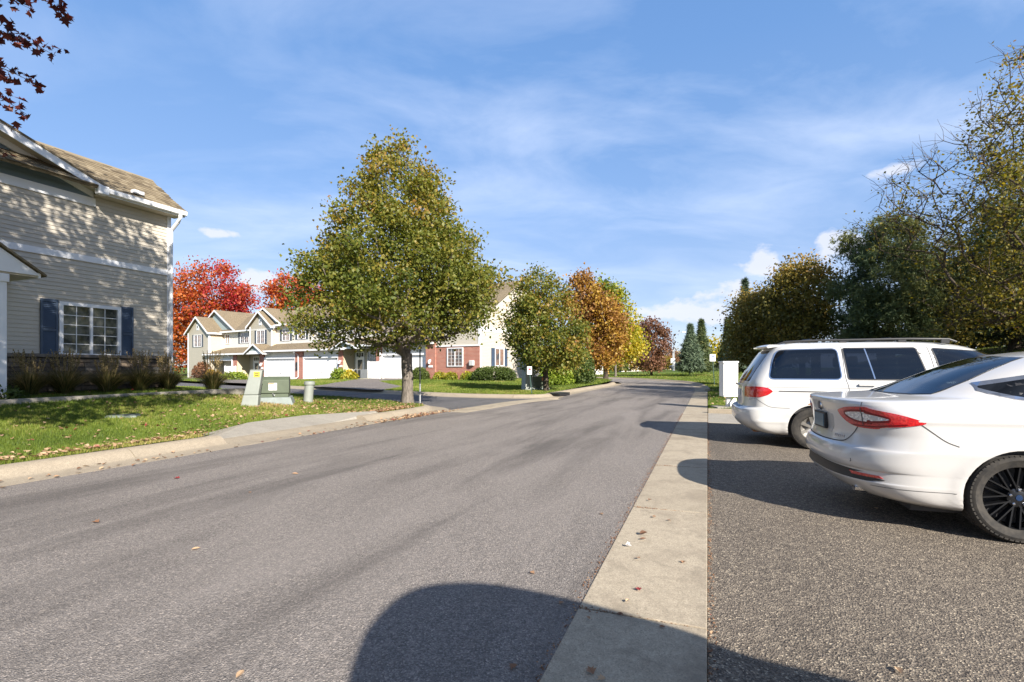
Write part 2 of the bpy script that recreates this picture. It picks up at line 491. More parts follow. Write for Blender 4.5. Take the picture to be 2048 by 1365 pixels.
# ------------------------------------------------------------------ ground, road, kerbs, lawns
def in_poly(pts, poly):
    x, y = pts[:, 0], pts[:, 1]
    inside = np.zeros(len(pts), bool)
    px = np.array(poly); n = len(px); j = n - 1
    for i in range(n):
        xi, yi = px[i]; xj, yj = px[j]
        c = ((yi > y) != (yj > y)) & (x < (xj - xi) * (y - yi) / (yj - yi + 1e-12) + xi)
        inside ^= c; j = i
    return inside
def sheet(name, poly, m, zf, step=1.0, parent=None, kind='structure', smooth=True, skirt=0.0):
    """polygon filled with a triangulated net that follows zf"""
    P = np.array(poly, float)
    bound = []
    for a, b in zip(P, np.roll(P, -1, 0)):
        L = np.hypot(*(b - a)); n = max(1, int(L / step))
        for i in range(n): bound.append(a + (b - a) * i / n)
    bound = np.array(bound)
    lo, hi = P.min(0), P.max(0)
    gx, gy = np.meshgrid(np.arange(lo[0], hi[0], step), np.arange(lo[1], hi[1], step))
    g = np.c_[gx.ravel(), gy.ravel()] + rng.uniform(-.2, .2, (gx.size, 2)) * step
    if len(g):
        g = g[in_poly(g, bound)]
        keep = seg_dist(g[:, 0], g[:, 1], [tuple(p) for p in P] + [tuple(P[0])]) > step * 0.45 if len(g) else []
        g = g[keep]
    pts = [Vector(p) for p in bound] + [Vector(p) for p in g]
    nb = len(bound)
    r = delaunay_2d_cdt(pts, [(i, (i + 1) % nb) for i in range(nb)], [], 1, 1e-5)
    V2 = np.array([tuple(v) for v in r[0]]); T = np.array([f[:3] for f in r[2] if len(f) == 3])
    z = np.broadcast_to(zf(V2[:, 0], V2[:, 1]), (len(V2),))
    V = np.c_[V2, z]
    # upward facing
    e1 = V[T[:, 1]] - V[T[:, 0]]; e2 = V[T[:, 2]] - V[T[:, 0]]
    flip = (e1[:, 0] * e2[:, 1] - e1[:, 1] * e2[:, 0]) < 0
    T[flip] = T[flip][:, [0, 2, 1]]
    o = np_mesh(name, V, T, m, parent, smooth)
    if kind: o["kind"] = kind
    return o
def flat(z): return lambda x, y: np.full(np.shape(x), z)

# base sheet to the horizon
o = np_mesh("ground", [(-2500, -2500, -.35), (2500, -2500, -.35), (2500, 2500, -.35), (-2500, 2500, -.35)], [(0, 1, 2, 3)], M_SOIL)
o["kind"] = "structure"

def px_line(pts, z=0.0): return [G(a, b, z)[:2] for a, b in pts]
ROAD_R_FAR = px_line([(1389, 777), (1383, 771), (1368, 767), (1340, 764), (1290, 760.5), (1235, 758), (1150, 756)])
ROAD_L_FAR = px_line([(1150, 759.2), (1205, 761.5), (1236, 764.5), (1244, 768), (1236, 772), (1200, 778.5), (1150, 788), (1120, 794)])
road_poly = [R2(-12, -7.2), R2(-12, -.65), R2(29, -.65)] + ROAD_R_FAR + ROAD_L_FAR + [(1.9, 20.4), (0.35, 19.6), (-0.55, 17.4), (-1.3, 15.3), R2(12.4, -7.2)]
sheet("road", road_poly, M_ROAD, flat(0.0), 3.0)
alley_poly = [(-0.55, 17.4), (0.35, 19.6), (1.9, 20.4), (1.25, 21.1)] + AL_F[::-1][1:] + AL_N[::-1] + [(-1.3, 15.3)]
sheet("side_street", alley_poly, M_ALLEY, flat(-0.004), 3.0)
lot_poly = [R2(-12, 0.0), R2(12.7, 0.0), R2(12.7, 8.0), R2(-12, 8.0)]
sheet("parking_lot", lot_poly, M_LOT, flat(0.0), 3.0)

# concrete valley gutter across the mouth of the side street
def ribbon(path, w0, w1):
    a, b = [], []
    for i, p in enumerate(path):
        p = np.array(p); q0 = np.array(path[max(i - 1, 0)]); q1 = np.array(path[min(i + 1, len(path) - 1)])
        t = (q1 - q0) / np.hypot(*(q1 - q0)); nrm = np.array((t[1], -t[0]))
        a.append(p + nrm * w0); b.append(p + nrm * w1)
    return a, b
vg = tag(empty("valley_gutter"), kind="structure")
path = [(-1.72, 14.6), (-1.2, 15.7), (-0.6, 17.0), (0.05, 18.5), (0.75, 19.6), (1.7, 20.75)]
a, b = ribbon(path, -.42, .42)
for i in range(len(path) - 1):
    q = [a[i], b[i], b[i + 1], a[i + 1]]
    ctr = sum(q) / 4
    q = [ctr + (p - ctr) * 0.996 for p in q]
    MB().hexa([(*p, -.08) for p in q], [(*p, .007) for p in q]).build("slab", M_CONC, vg)

# right-hand gutter: slabs with open joints
gut = tag(empty("gutter"), kind="structure")
cuts = [-8.0, -5.9, -3.7, -1.55, .52, 2.66, 4.76, 6.9, 9.0, 11.1, 13.2, 15.4, 17.6, 19.8, 22.0, 24.2, 26.4, 28.6, 30.8]
for s0, s1 in zip(cuts[:-1], cuts[1:]):
    g = 0.008; sk = 0.012
    q = [R2(s0 + g, -.65), R2(s0 + g - sk, -.002), R2(s1 - g - sk, -.002), R2(s1 - g, -.65)]
    dz = random.uniform(-.002, .002)
    MB().hexa([(*p, -.1) for p in q], [(*q[0], .008 + dz), (*q[1], .02 + dz), (*q[2], .02 + dz), (*q[3], .008 + dz)]).build("slab", M_CONC, gut, bevel=0.006)
# sunk joint filler below the slabs
MB().hexa([(*R2(-8, -.65), -.2), (*R2(-8, 0), -.2), (*R2(30.8, 0), -.2), (*R2(30.8, -.65), -.2)],
          [(*R2(-8, -.65), -.02), (*R2(-8, 0), -.02), (*R2(30.8, 0), -.02), (*R2(30.8, -.65), -.02)]).build("joint_bed", M_MULCH, gut)
# kerbs: a gutter pan that turns up into a rounded kerb, in slabs
CURB = [(0.0, .004), (.40, .0), (.47, .015), (.55, .085), (.62, .125), (.70, .135), (.78, .13), (.80, .05), (.80, -.15), (0, -.15)]
CURB_LOW = [(0.0, .006), (.40, .004), (.50, .012), (.62, .03), (.70, .04), (.78, .045), (.80, .04), (.80, -.15), (0, -.15)]
def resample(path, step):
    P = np.array(path, float); d = np.r_[0, np.cumsum(np.hypot(*np.diff(P, axis=0).T))]
    n = max(2, int(round(d[-1] / step)) + 1); q = np.linspace(0, d[-1], n)
    return np.c_[np.interp(q, d, P[:, 0]), np.interp(q, d, P[:, 1])]
def smooth_path(path, it=3):
    P = np.array(path, float)
    for _ in range(it):
        a = 0.75 * P[:-1] + 0.25 * P[1:]; b = 0.25 * P[:-1] + 0.75 * P[1:]
        P = np.vstack([P[:1], np.c_[a, b].reshape(-1, 2), P[-1:]])
    return P
def curb(name, path, side, prof=CURB, slab=3.0, sub=4, prof2=None):
    """side=+1: the kerb lies to the right of the path direction"""
    root = tag(empty(name), kind="structure")
    P = resample(path, slab / sub)
    T = np.gradient(P, axis=0); T /= np.hypot(T[:, 0], T[:, 1])[:, None]
    N = np.c_[T[:, 1], -T[:, 0]] * side
    for i in range(0, len(P) - 1, sub):
        j = min(i + sub, len(P) - 1)
        vs, fs = [], []
        n = len(prof)
        for k in range(i, j + 1):
            sh = 0.006 if k == i else (-0.006 if k == j else 0)
            for off, z in prof:
                p = P[k] + N[k] * off + T[k] * sh
                vs.append((p[0], p[1], z))
        m = j - i
        for k in range(m):
            for q in range(n):
                fs.append((k * n + q, k * n + (q + 1) % n, (k + 1) * n + (q + 1) % n, (k + 1) * n + q))
        fs.append(tuple(range(n))); fs.append(tuple(range(m * n, (m + 1) * n)))
        MB().add(vs, fs).build("slab", M_CURB, root, smooth=True)
    return root
LEFT_C = [R2(-10, -7.2), R2(6.2, -7.2)]
LEFT_D = [R2(6.2, -7.2), R2(10.0, -7.2)]
LEFT_E = smooth_path([R2(10.0, -7.2), R2(12.0, -7.2), R2(13.4, -7.3), (-1.95, 15.9), (-2.9, 17.1), (-4.7, 18.9)]).tolist() + [(-9.8, 23.3), (-17, 29.2), (-40, 48)]
curb("kerb_left", LEFT_C, -1)
curb("kerb_drop", LEFT_D, -1, CURB_LOW)
curb("kerb_corner", LEFT_E, -1)
CORNER = smooth_path([(-17, 33.4), (-10, 27.6), (-7.1, 25.2), (-3.15, 22.2), (-1.3, 21.3), (0.35, 20.9), (1.4, 20.95), (2.4, 22.0)], 2).tolist() + ROAD_L_FAR[::-1][0:5]
curb("kerb_far", CORNER, -1)
RIGHT = [R2(29.4, -.65)] + smooth_path(ROAD_R_FAR, 2).tolist()
curb("kerb_bend", RIGHT, 1)
# storm drain in the corner kerb
dr = G(1126, 790.5, .05)
sd = thing("storm_drain", "dark storm drain inlet in the kerb below the second linden", "drain", (dr[0], dr[1], 0), math.atan2(3.2, 2.6))
MB().box(-.42, .42, -.1, .2, .03, .12).build("opening_shade", M_BLACK, sd)  # solid block painted black for the shade inside the inlet
MB().box(-.5, .5, -.06, .5, .125, .16).build("lid", M_DARKMETAL, sd, bevel=.01)

# lawns
def curb_back(path, side, off=.74):
    P = resample(path, 0.9)
    T = np.gradient(P, axis=0); T /= np.hypot(T[:, 0], T[:, 1])[:, None]
    return (P + np.c_[T[:, 1], -T[:, 0]] * side * off).tolist()
L1_EDGE = [p for p in curb_back(LEFT_C, -1) if st(*p)[0] < 5.7] + [R2(5.9, -7.94), R2(7.6, -8.88), R2(9.35, -8.98), R2(11.0, -7.94)]
L1_EDGE += [p for p in curb_back(LEFT_E, -1) if st(*p)[0] > 11.2]
L1 = L1_EDGE + [(-62, 46), (-62, -12)]
sheet("lawn", L1, M_SOIL, H, 0.8)
CF = curb_back(CORNER, -1)
L2 = CF + [(8.0, 47), (4, 58), (-10, 120), (-90, 120), (-70, 76), (-40.6, 54.6)]
sheet("lawn", L2, M_SOIL, H, 1.4)
RB = curb_back(RIGHT, 1)
L3 = [R2(15.3, .03), R2(29.3, .03)] + RB + [(-40, 62), (-40, 160), (150, 160), (150, -20), R2(-20, 30), R2(-20, 7.9), R2(15.3, 7.9)]
sheet("lawn", L3, M_SOIL, H, 1.8)
# pale concrete strip between the parking lot and the lawn
strip = tag(empty("concrete_strip"), kind="structure")
for i in range(4):
    t0, t1 = i * 2.0, i * 2.0 + 1.985
    q = [R2(12.71, t0 + .01), R2(12.71, t1), R2(15.28, t1), R2(15.28, t0 + .01)]
    MB().hexa([(*p, -.1) for p in q], [(*p, .012) for p in q]).build("slab", M_WALK, strip, bevel=.006)
    q = [R2(15.2, t0 + .01), R2(15.2, t1), R2(15.36, t1), R2(15.36, t0 + .01)]
    MB().hexa([(*p, .0) for p in q], [(*p, .14) for p in q]).build("kerb_stone", M_CURB, strip, bevel=.02)
# front kerb of the parking stalls
for i in range(9):
    s0 = -12 + i * 3.05
    q = [R2(s0, 7.45), R2(s0, 7.65), R2(s0 + 3.03, 7.65), R2(s0 + 3.03, 7.45)]
    MB().hexa([(*p, -.05) for p in q], [(*p, .15) for p in q]).build("kerb_stone", M_CURB, strip, bevel=.02)
# concrete apron between the kerb and the left lawn
ap = tag(empty("concrete_apron"), kind="structure")
apx = [R2(5.95, -7.97), R2(7.2, -8.75), R2(10.2, -8.9), R2(10.9, -7.97)]
def apron_z(x, y): return H(x, y) * 0 + .048 + .09 * sm(8.0, 9.0, -st(x, y)[1])
ax = [5.95, 7.55, 9.2, 10.9]
tops = [8.0, 8.85, 8.95, 8.0]
for i in range(3):
    q = [R2(ax[i] + .006, -7.985), R2(ax[i + 1] - .006, -7.985), R2(ax[i + 1] - .006 + .1, -max(tops[i + 1], 8.05)), R2(ax[i] + .006 + .1, -max(tops[i], 8.05))]
    MB().hexa([(*p, -.1) for p in q], [(*q[0], .05), (*q[1], .05), (*q[2], .168), (*q[3], .168)]).build("slab", M_WALK, ap)
# driveways of the townhouses
# ------------------------------------------------------------------ more materials for buildings
def siding_mat(name, col):
    t = NT(name)
    v = t.coord("Object", (0.6, 0.6, 8))
    c = t.ramp(t.noise(v, 3.0, 6, 0.65), [(0.3, tuple(x * 0.88 for x in col)), (0.7, tuple(min(1, x * 1.06) for x in col))])
    c = t.mix(t.math('MULTIPLY', t.objrand(), 0.10), c, tuple(x * 0.78 for x in col))
    t.set(c, 0.55, bump=t.noise(t.coord("Object", (0.5, 0.5, 14)), 22, 4, 0.6), bump_s=0.12, bump_d=0.002)
    return t.m
M_SIDING = siding_mat("siding_beige", (0.50, 0.455, 0.38))
M_SID_TAN = siding_mat("siding_tan", (0.55, 0.46, 0.33))
M_SID_GREY = siding_mat("siding_greige", (0.42, 0.385, 0.31))
M_SID_CREAM = siding_mat("siding_cream", (0.66, 0.64, 0.585))
M_TEAL = siding_mat("siding_blue_grey", (0.15, 0.205, 0.245))
M_TEAL2 = siding_mat("siding_pale_blue", (0.30, 0.37, 0.37))
def shingle_mat(name, cols):
    t = NT(name)
    base = t.ramp(t.objrand(), [(0.0, cols[0]), (0.4, cols[1]), (0.75, cols[2]), (1.0, cols[3])])
    w = t.world()
    g = t.noise(w, 120, 3, 0.8)
    c = t.mix(t.ramp(g, [(0.35, 0.5), (0.65, 0.0)]), base, cols[0])
    c = t.mix(t.ramp(t.noise(w, 1.1, 4, 0.6), [(0.4, 0.0), (0.75, 0.35)]), c, cols[3])
    t.set(c, 0.95, bump=g, bump_s=0.5, bump_d=0.004)
    t.b.inputs["Specular IOR Level"].default_value = 0.15
    return t.m
M_SHINGLE = shingle_mat("roof_shingle", [(0.095, 0.075, 0.05), (0.17, 0.135, 0.088), (0.235, 0.19, 0.125), (0.30, 0.25, 0.17)])
def roof_far():
    t = NT("roof_far")
    v = t.coord("Object", (1, 1, 1))
    c = t.ramp(t.noise(t.coord("Object", (3.2, 3.2, 7.0)), 2.2, 4, 0.75), [(0.3, (0.105, 0.082, 0.055)), (0.5, (0.19, 0.15, 0.098)), (0.7, (0.29, 0.235, 0.16))])
    c = t.mix(t.ramp(t.noise(v, 0.6, 4, 0.6), [(0.4, 0.0), (0.7, 0.35)]), c, (0.12, 0.10, 0.075))
    t.set(c, 0.95, bump=t.noise(v, 9, 3), bump_s=0.4, bump_d=0.02)
    t.b.inputs["Specular IOR Level"].default_value = 0.15
    return t.m
M_ROOF = roof_far()
def brick_mat():
    t = NT("red_brick")
    tc = t.n.new("ShaderNodeTexCoord"); sp = t.n.new("ShaderNodeSeparateXYZ"); cb = t.n.new("ShaderNodeCombineXYZ")
    t.l.new(tc.outputs["Object"], sp.inputs[0])
    t.l.new(t.math('ADD', sp.outputs[0], sp.outputs[1]), cb.inputs[0]); t.l.new(sp.outputs[2], cb.inputs[1])
    b = t.node("ShaderNodeTexBrick", Scale=1.0, Mortar_Size=0.011, Brick_Width=0.26, Row_Height=0.105, Bias=-0.1)
    b.inputs["Color1"].default_value = (0.30, 0.085, 0.055, 1); b.inputs["Color2"].default_value = (0.40, 0.15, 0.10, 1)
    b.inputs["Mortar"].default_value = (0.42, 0.33, 0.27, 1)
    t.l.new(cb.outputs[0], b.inputs["Vector"])
    c = t.mix(t.ramp(t.noise(cb.outputs[0], 2.0, 5), [(0.4, 0.0), (0.7, 0.35)]), b.outputs[0], (0.24, 0.08, 0.055))
    t.set(c, 0.9, bump=b.outputs["Fac"], bump_s=-0.5, bump_d=0.01)
    return t.m
M_BRICK = brick_mat()
def stone_mat():
    t = NT("ledge_stone")
    base = t.ramp(t.objrand(), [(0.0, (0.09, 0.075, 0.06)), (0.3, (0.17, 0.13, 0.095)), (0.6, (0.25, 0.20, 0.15)), (0.8, (0.32, 0.22, 0.13)), (1.0, (0.20, 0.20, 0.19))])
    w = t.world()
    c = t.mix(t.ramp(t.noise(w, 18, 5, 0.7), [(0.4, 0.45), (0.65, 0.0)]), base, (0.07, 0.055, 0.045))
    t.set(c, 0.9, bump=t.noise(w, 30, 5, 0.7), bump_s=0.8, bump_d=0.02)
    return t.m
M_STONE = stone_mat()
def glass_mat(name, col=(0.02, 0.025, 0.03), rough=0.03, curtain=None):
    t = NT(name)
    c = col
    if curtain:
        v = t.coord("Object", (1, 1, 1))
        c = t.ramp(t.noise(v, 2.2, 4, 0.7), [(0.4, col), (0.62, curtain)])
    t.set(c, rough)
    t.b.inputs["Specular IOR Level"].default_value = 0.9
    t.b.inputs["Coat Weight"].default_value = 0.6; t.b.inputs["Coat Roughness"].default_value = 0.02
    return t.m
M_GLASS = glass_mat("window_glass", (0.035, 0.042, 0.045), 0.05, (0.16, 0.165, 0.15))
M_GLASSF = glass_mat("window_glass_far", (0.03, 0.032, 0.035), 0.04, (0.22, 0.12, 0.07))
M_SHUTTER = plain("shutter_blue", (0.05, 0.075, 0.12), 0.5, 0.12, 5)
M_SHUT_FAR = plain("shutter_slate", (0.075, 0.09, 0.11), 0.55, 0.1, 5)
M_SOFFIT = plain("soffit", (0.50, 0.44, 0.34), 0.6, 0.06, 3)

class Fr:
    """frame of a wall in the building's plan: a along, c outward"""
    def __init__(s, p0, p1):
        p0 = np.array(p0, float); p1 = np.array(p1, float)
        s.o = p0; s.L = float(np.hypot(*(p1 - p0))); s.d = (p1 - p0) / s.L; s.n = np.array((s.d[1], -s.d[0]))
    def pt(s, a, z, c=0.0):
        p = s.o + s.d * a + s.n * c
        return (p[0], p[1], z)
    def box(s, mb, a0, a1, z0, z1, c0, c1):
        return mb.hexa([s.pt(a0, z0, c1), s.pt(a1, z0, c1), s.pt(a1, z0, c0), s.pt(a0, z0, c0)],
                       [s.pt(a0, z1, c1), s.pt(a1, z1, c1), s.pt(a1, z1, c0), s.pt(a0, z1, c0)])
def lap_wall(name, fr, z0, z1, m, parent, a_rng=None, ex=0.115, holes=()):
    """wall clad with overlapping boards; a_rng(z) gives the board's ends; holes (a0,a1,z0,z1)"""
    mb = MB()
    n = max(1, int(round((z1 - z0) / ex))); h = (z1 - z0) / n
    for i in range(n):
        za, zb = z0 + i * h, z0 + (i + 1) * h
        if a_rng:
            r0, r1 = a_rng(za), a_rng(zb)
        else:
            r0 = r1 = (0, fr.L)
        spans = [((r0[0], r0[1]), (r1[0], r1[1]))]
        for (h0, h1, hz0, hz1) in holes:
            if hz0 < (za + zb) / 2 < hz1:
                new = []
                for (q0, q1) in spans:
                    if h1 <= q0[0] or h0 >= q0[1]: new.append((q0, q1)); continue
                    if h0 > q0[0]: new.append(((q0[0], h0), (q1[0], h0)))
                    if h1 < q0[1]: new.append(((h1, q0[1]), (h1, q1[1])))
                spans = new
        for q0, q1 in spans:
            if q0[1] - q0[0] < .01: continue
            mb.add([fr.pt(q0[0], za, 0.0), fr.pt(q0[0], za, .017), fr.pt(q0[1], za, .017), fr.pt(q0[1], za, 0.0), fr.pt(q1[0], zb, .003), fr.pt(q1[1], zb, .003)],
                   [(0, 1, 2, 3), (1, 4, 5, 2)])
    return mb.build(name, m, parent)
def window(parent, fr, a0, a1, z0, z1, c=0.02, cols=2, rows=4, fw=.07, m=None, sashes=2, glass=None, muntin=True, sill=True):
    m = m or M_WHITE; glass = glass or M_GLASSF
    mb = MB()
    fr.box(mb, a0, a1, z1 - fw, z1, c - .03, c + .05); fr.box(mb, a0, a1, z0, z0 + fw, c - .03, c + .05)
    fr.box(mb, a0, a0 + fw, z0 + fw, z1 - fw, c - .03, c + .05); fr.box(mb, a1 - fw, a1, z0 + fw, z1 - fw, c - .03, c + .05)
    w = (a1 - a0 - 2 * fw)
    for i in range(1, sashes):
        am = a0 + fw + w * i / sashes
        fr.box(mb, am - fw * .35, am + fw * .35, z0 + fw, z1 - fw, c - .03, c + .045)
    wo = mb.build("window", m, parent)
    for i in range(sashes):
        b0 = a0 + fw + w * i / sashes + (fw * .35 if i else 0); b1 = a0 + fw + w * (i + 1) / sashes - (fw * .35 if i < sashes - 1 else 0)
        fr.box(MB(), b0, b1, z0 + fw, z1 - fw, c - .02, c + .004).build("pane", glass, wo)
        if muntin:
            mm = MB()
            for j in range(1, cols):
                x = b0 + (b1 - b0) * j / cols; fr.box(mm, x - .008, x + .008, z0 + fw, z1 - fw, c + .0045, c + .016)
            for j in range(1, rows):
                z = z0 + fw + (z1 - z0 - 2 * fw) * j / rows; fr.box(mm, b0, b1, z - .008, z + .008, c + .0055, c + .017)
            mm.build("muntin", m, wo)
    return wo
def shutter(parent, fr, a0, a1, z0, z1, m, c=.02, slat=0.045):
    mb = MB(); w = min(.05, (a1 - a0) * .18); zm = z0 + (z1 - z0) * .47
    for (x0, x1) in ((a0, a0 + w), (a1 - w, a1)): fr.box(mb, x0, x1, z0, z1, c, c + .04)
    for (y0, y1) in ((z0, z0 + w * 1.3), (zm - w * .6, zm + w * .6), (z1 - w * 1.3, z1)): fr.box(mb, a0 + w, a1 - w, y0, y1, c, c + .04)
    z = z0 + w * 1.3
    while z < z1 - w * 1.3:
        if abs(z - zm) > w * .6:
            mb.add([fr.pt(a0 + w, z, c + .034), fr.pt(a1 - w, z, c + .034), fr.pt(a1 - w, z + slat * 1.1, c + .008), fr.pt(a0 + w, z + slat * 1.1, c + .008)], [(0, 1, 2, 3)])
        z += slat
    fr.box(mb, a0 + w * .5, a1 - w * .5, z0 + w, z1 - w, c - .005, c + .006)
    return mb.build("shutter", m, parent)

# ------------------------------------------------------------------ beige house on the left
HC = (-10.4, 15.2)
house = thing("house", "beige sided house with slate blue shutters behind tall ornamental grasses", "house", (HC[0], HC[1], 0), math.atan2(-.9313, -.3642))
S_MAX = 9.0
WF = Fr((S_MAX, 0), (0, 0))            # road-facing wall, a = S_MAX - s
def A(s): return S_MAX - s
Z_STONE, Z_EAVE = 1.58, 5.9
wall = MB().box(0.0, S_MAX, -5.5, -.012, .2, Z_EAVE).build("wall", M_SIDING, house)
# siding boards, each a piece; the ones beside the window are cut
exps = .1
z = Z_STONE + .07
base_full = None
while z < 5.82:
    h = exps
    segs = [(0.09, S_MAX)]
    if 1.52 < z + h / 2 < 3.02: segs = [(0.09, 1.36), (2.86, S_MAX)]
    if 4.07 < z + .03 < 4.24: z += h; continue
    for (s0, s1) in segs:
        if z > 5.52: s1 = min(s1, 2.0)
        fr = WF
        mb = MB()
        mb.add([fr.pt(A(s1), z, -.012), fr.pt(A(s1), z, .018), fr.pt(A(s0), z, .018), fr.pt(A(s0), z, -.012),
                fr.pt(A(s1), z + h, -.012), fr.pt(A(s1), z + h, .003), fr.pt(A(s0), z + h, .003), fr.pt(A(s0), z + h, -.012)],
               [(0, 1, 2, 3), (4, 7, 6, 5), (1, 5, 6, 2), (0, 4, 5, 1), (3, 2, 6, 7), (0, 3, 7, 4)])
        mb.build("plank", M_SIDING, wall)
    z += h
def hbox(name, s0, s1, n0, n1, z0, z1, m=None, par=None, bevel=0.0):
    return MB().box(s0, s1, n0, n1, z0, z1).build(name, m or M_WHITE, par or house, bevel=bevel)
hbox("band_board", .1, S_MAX, -.01, .032, 4.085, 4.245)
hbox("frieze_board", 2.0, S_MAX, -.01, .035, 5.58, 5.80)
hbox("corner_board", -.02, .095, -.13, .028, Z_STONE + .05, 5.86)
hbox("sill_cap", -.1, 4.6, -.01, .12, Z_STONE - .02, Z_STONE + .06, plain("stone_cap", (0.16, 0.135, 0.11), .9, .2, 9), bevel=.012)
# ledge stones
stones = hbox("stone_base", -.06, 4.6, -.02, .045, .2, Z_STONE - .021, plain("mortar", (0.07, 0.06, 0.05), .95, .2, 12))
zz = .62
while zz < Z_STONE - .05:
    hh = random.uniform(.065, .12); hh = min(hh, Z_STONE - .025 - zz)
    s = -.08
    while s < 4.5:
        L = random.uniform(.16, .46)
        c = .06 + random.uniform(0, .035)
        j = lambda v: v + random.uniform(-.006, .006)
        MB().hexa([(j(s), .03, j(zz)), (j(s + L - .012), .03, j(zz)), (j(s + L - .012), c, j(zz + .004)), (j(s), c, j(zz + .004))],
                  [(j(s), .03, j(zz + hh - .01)), (j(s + L - .012), .03, j(zz + hh - .01)), (j(s + L - .012), c - .008, j(zz + hh - .014)), (j(s), c - .008, j(zz + hh - .014))]).build("stone", M_STONE, stones)
        s += L
    zz += hh
w = window(house, WF, A(2.82), A(1.40), 1.58, 2.97, .03, 2, 5, .085, glass=M_GLASS)
shutter(house, WF, A(3.19), A(2.83), 1.56, 3.0, M_SHUTTER, .02)
shutter(house, WF, A(1.39), A(1.07), 1.56, 3.0, M_SHUTTER, .02)
# eave: soffit, fascia, gutter, downspout
hbox("soffit", -.14, 2.05, -.01, .40, 5.86, 5.9, M_SOFFIT)
hbox("fascia", -.16, 1.98, .40, .43, 5.85, 6.02)
gm = MB()
prof = [(.43, 6.01), (.43, 5.885), (.47, 5.88), (.53, 5.90), (.545, 5.96), (.545, 6.015), (.53, 6.015), (.53, 5.965), (.515, 5.915), (.46, 5.90), (.445, 5.91), (.445, 6.01)]
gm.prism([(-.16, y, zq) for y, zq in prof], (2.20, 0, 0))
gm.build("gutter", M_WHITE, house)
hbox("gutter_end", 1.96, 2.2, .36, .55, 5.83, 6.05, bevel=.02)
dm = MB(); 
dm.tube([(.02, .49, 5.9), (.02, .49, 5.82), (.02, .40, 5.68), (.02, .16, 5.5), (.02, .085, 5.36), (.02, .075, 4.5), (.02, .075, 3.0), (.02, .075, 1.7), (.02, .10, 1.5), (.02, .10, .98), (.02, .16, .86), (.02, .30, .80)], .052, 8)
dm.build("downspout", M_WHITE, house, smooth=True)
# main roof: deck, then shingle courses laid as single tabs
E_N, E_Z, RG_N, RG_Z = .52, 6.0, -1.1, 7.2
run = E_N - RG_N; rise = RG_Z - E_Z; sl = math.hypot(run, rise)
roof = MB().hexa([(-.14, E_N - .06, E_Z - .05), (S_MAX, E_N - .06, E_Z - .05), (S_MAX, RG_N, RG_Z - .08), (-.14, RG_N, RG_Z - .08)],
                 [(-.14, E_N - .02, E_Z + .0), (S_MAX, E_N - .02, E_Z + .0), (S_MAX, RG_N, RG_Z - .012), (-.14, RG_N, RG_Z - .012)]).build("roof", M_ROOF, house)
MB().hexa([(-.14, RG_N, RG_Z - .1), (S_MAX, RG_N, RG_Z - .1), (S_MAX, -6.0, 5.8), (-.14, -6.0, 5.8)],
          [(-.14, RG_N, RG_Z), (S_MAX, RG_N, RG_Z), (S_MAX, -6.0, 5.9), (-.14, -6.0, 5.9)]).build("roof_back", M_ROOF, house)
MB().prism([(-.02, .0, 5.88), (-.02, RG_N, RG_Z - .1), (-.02, -5.5, 5.88)], (.06, 0, 0)).build("gable_wall", M_SIDING, house)
MB().hexa([(-.17, E_N - .03, E_Z - .13), (-.14, E_N - .03, E_Z - .13), (-.14, RG_N, RG_Z - .15), (-.17, RG_N, RG_Z - .15)],
          [(-.17, E_N - .03, E_Z - .005), (-.14, E_N - .03, E_Z - .005), (-.14, RG_N, RG_Z - .01), (-.17, RG_N, RG_Z - .01)]).build("rake_board", M_WHITE, house)
d_n, d_z = -run / sl, rise / sl; n_n, n_z = rise / sl, run / sl
rows = 14; exh = sl / rows
tabs = []
for k in range(3):
    W = (.165, .2, .235)[k]; t = .014 + .004 * k
    mb = MB().hexa([(0, 0, 0), (W - .004, 0, 0), (W - .004, d_n * exh * 1.25, d_z * exh * 1.25 - .0), (0, d_n * exh * 1.25, d_z * exh * 1.25)],
                   [(0, n_n * t, n_z * t), (W - .004, n_n * t, n_z * t), (W - .004, d_n * exh * 1.25 + n_n * .004, d_z * exh * 1.25 + n_z * .004), (0, d_n * exh * 1.25 + n_n * .004, d_z * exh * 1.25 + n_z * .004)])
    tabs.append((W, mb.build("shingle", M_SHINGLE, roof)))
first = [True] * 3
for r in range(rows):
    n0 = E_N + d_n * exh * r + n_n * .006; z0 = E_Z + d_z * exh * r + n_z * .006
    s = -.18 + random.uniform(0, .06)
    smax = 3.75 if r > 3 else 3.9
    while s < smax:
        k = random.randrange(3)
        Wd, proto = tabs[k]
        o = proto if first[k] else copy_of(proto, roof)
        first[k] = False
        o.location = (s, n0, z0)
        s += Wd
MB().hexa([(-.18, RG_N - .12, RG_Z - .05), (S_MAX, RG_N - .12, RG_Z - .05), (S_MAX, RG_N + .14, RG_Z - .08), (-.18, RG_N + .14, RG_Z - .08)],
          [(-.18, RG_N - .02, RG_Z + .02), (S_MAX, RG_N - .02, RG_Z + .02), (S_MAX, RG_N + .02, RG_Z + .02), (-.18, RG_N + .02, RG_Z + .02)]).build("ridge_cap", M_SHINGLE, house)
MB().box(1.02, 1.3, .0, .16, 6.42, 6.52).build("splash_box", M_WHITE, house, bevel=.02).location = (0, .30, -.28)
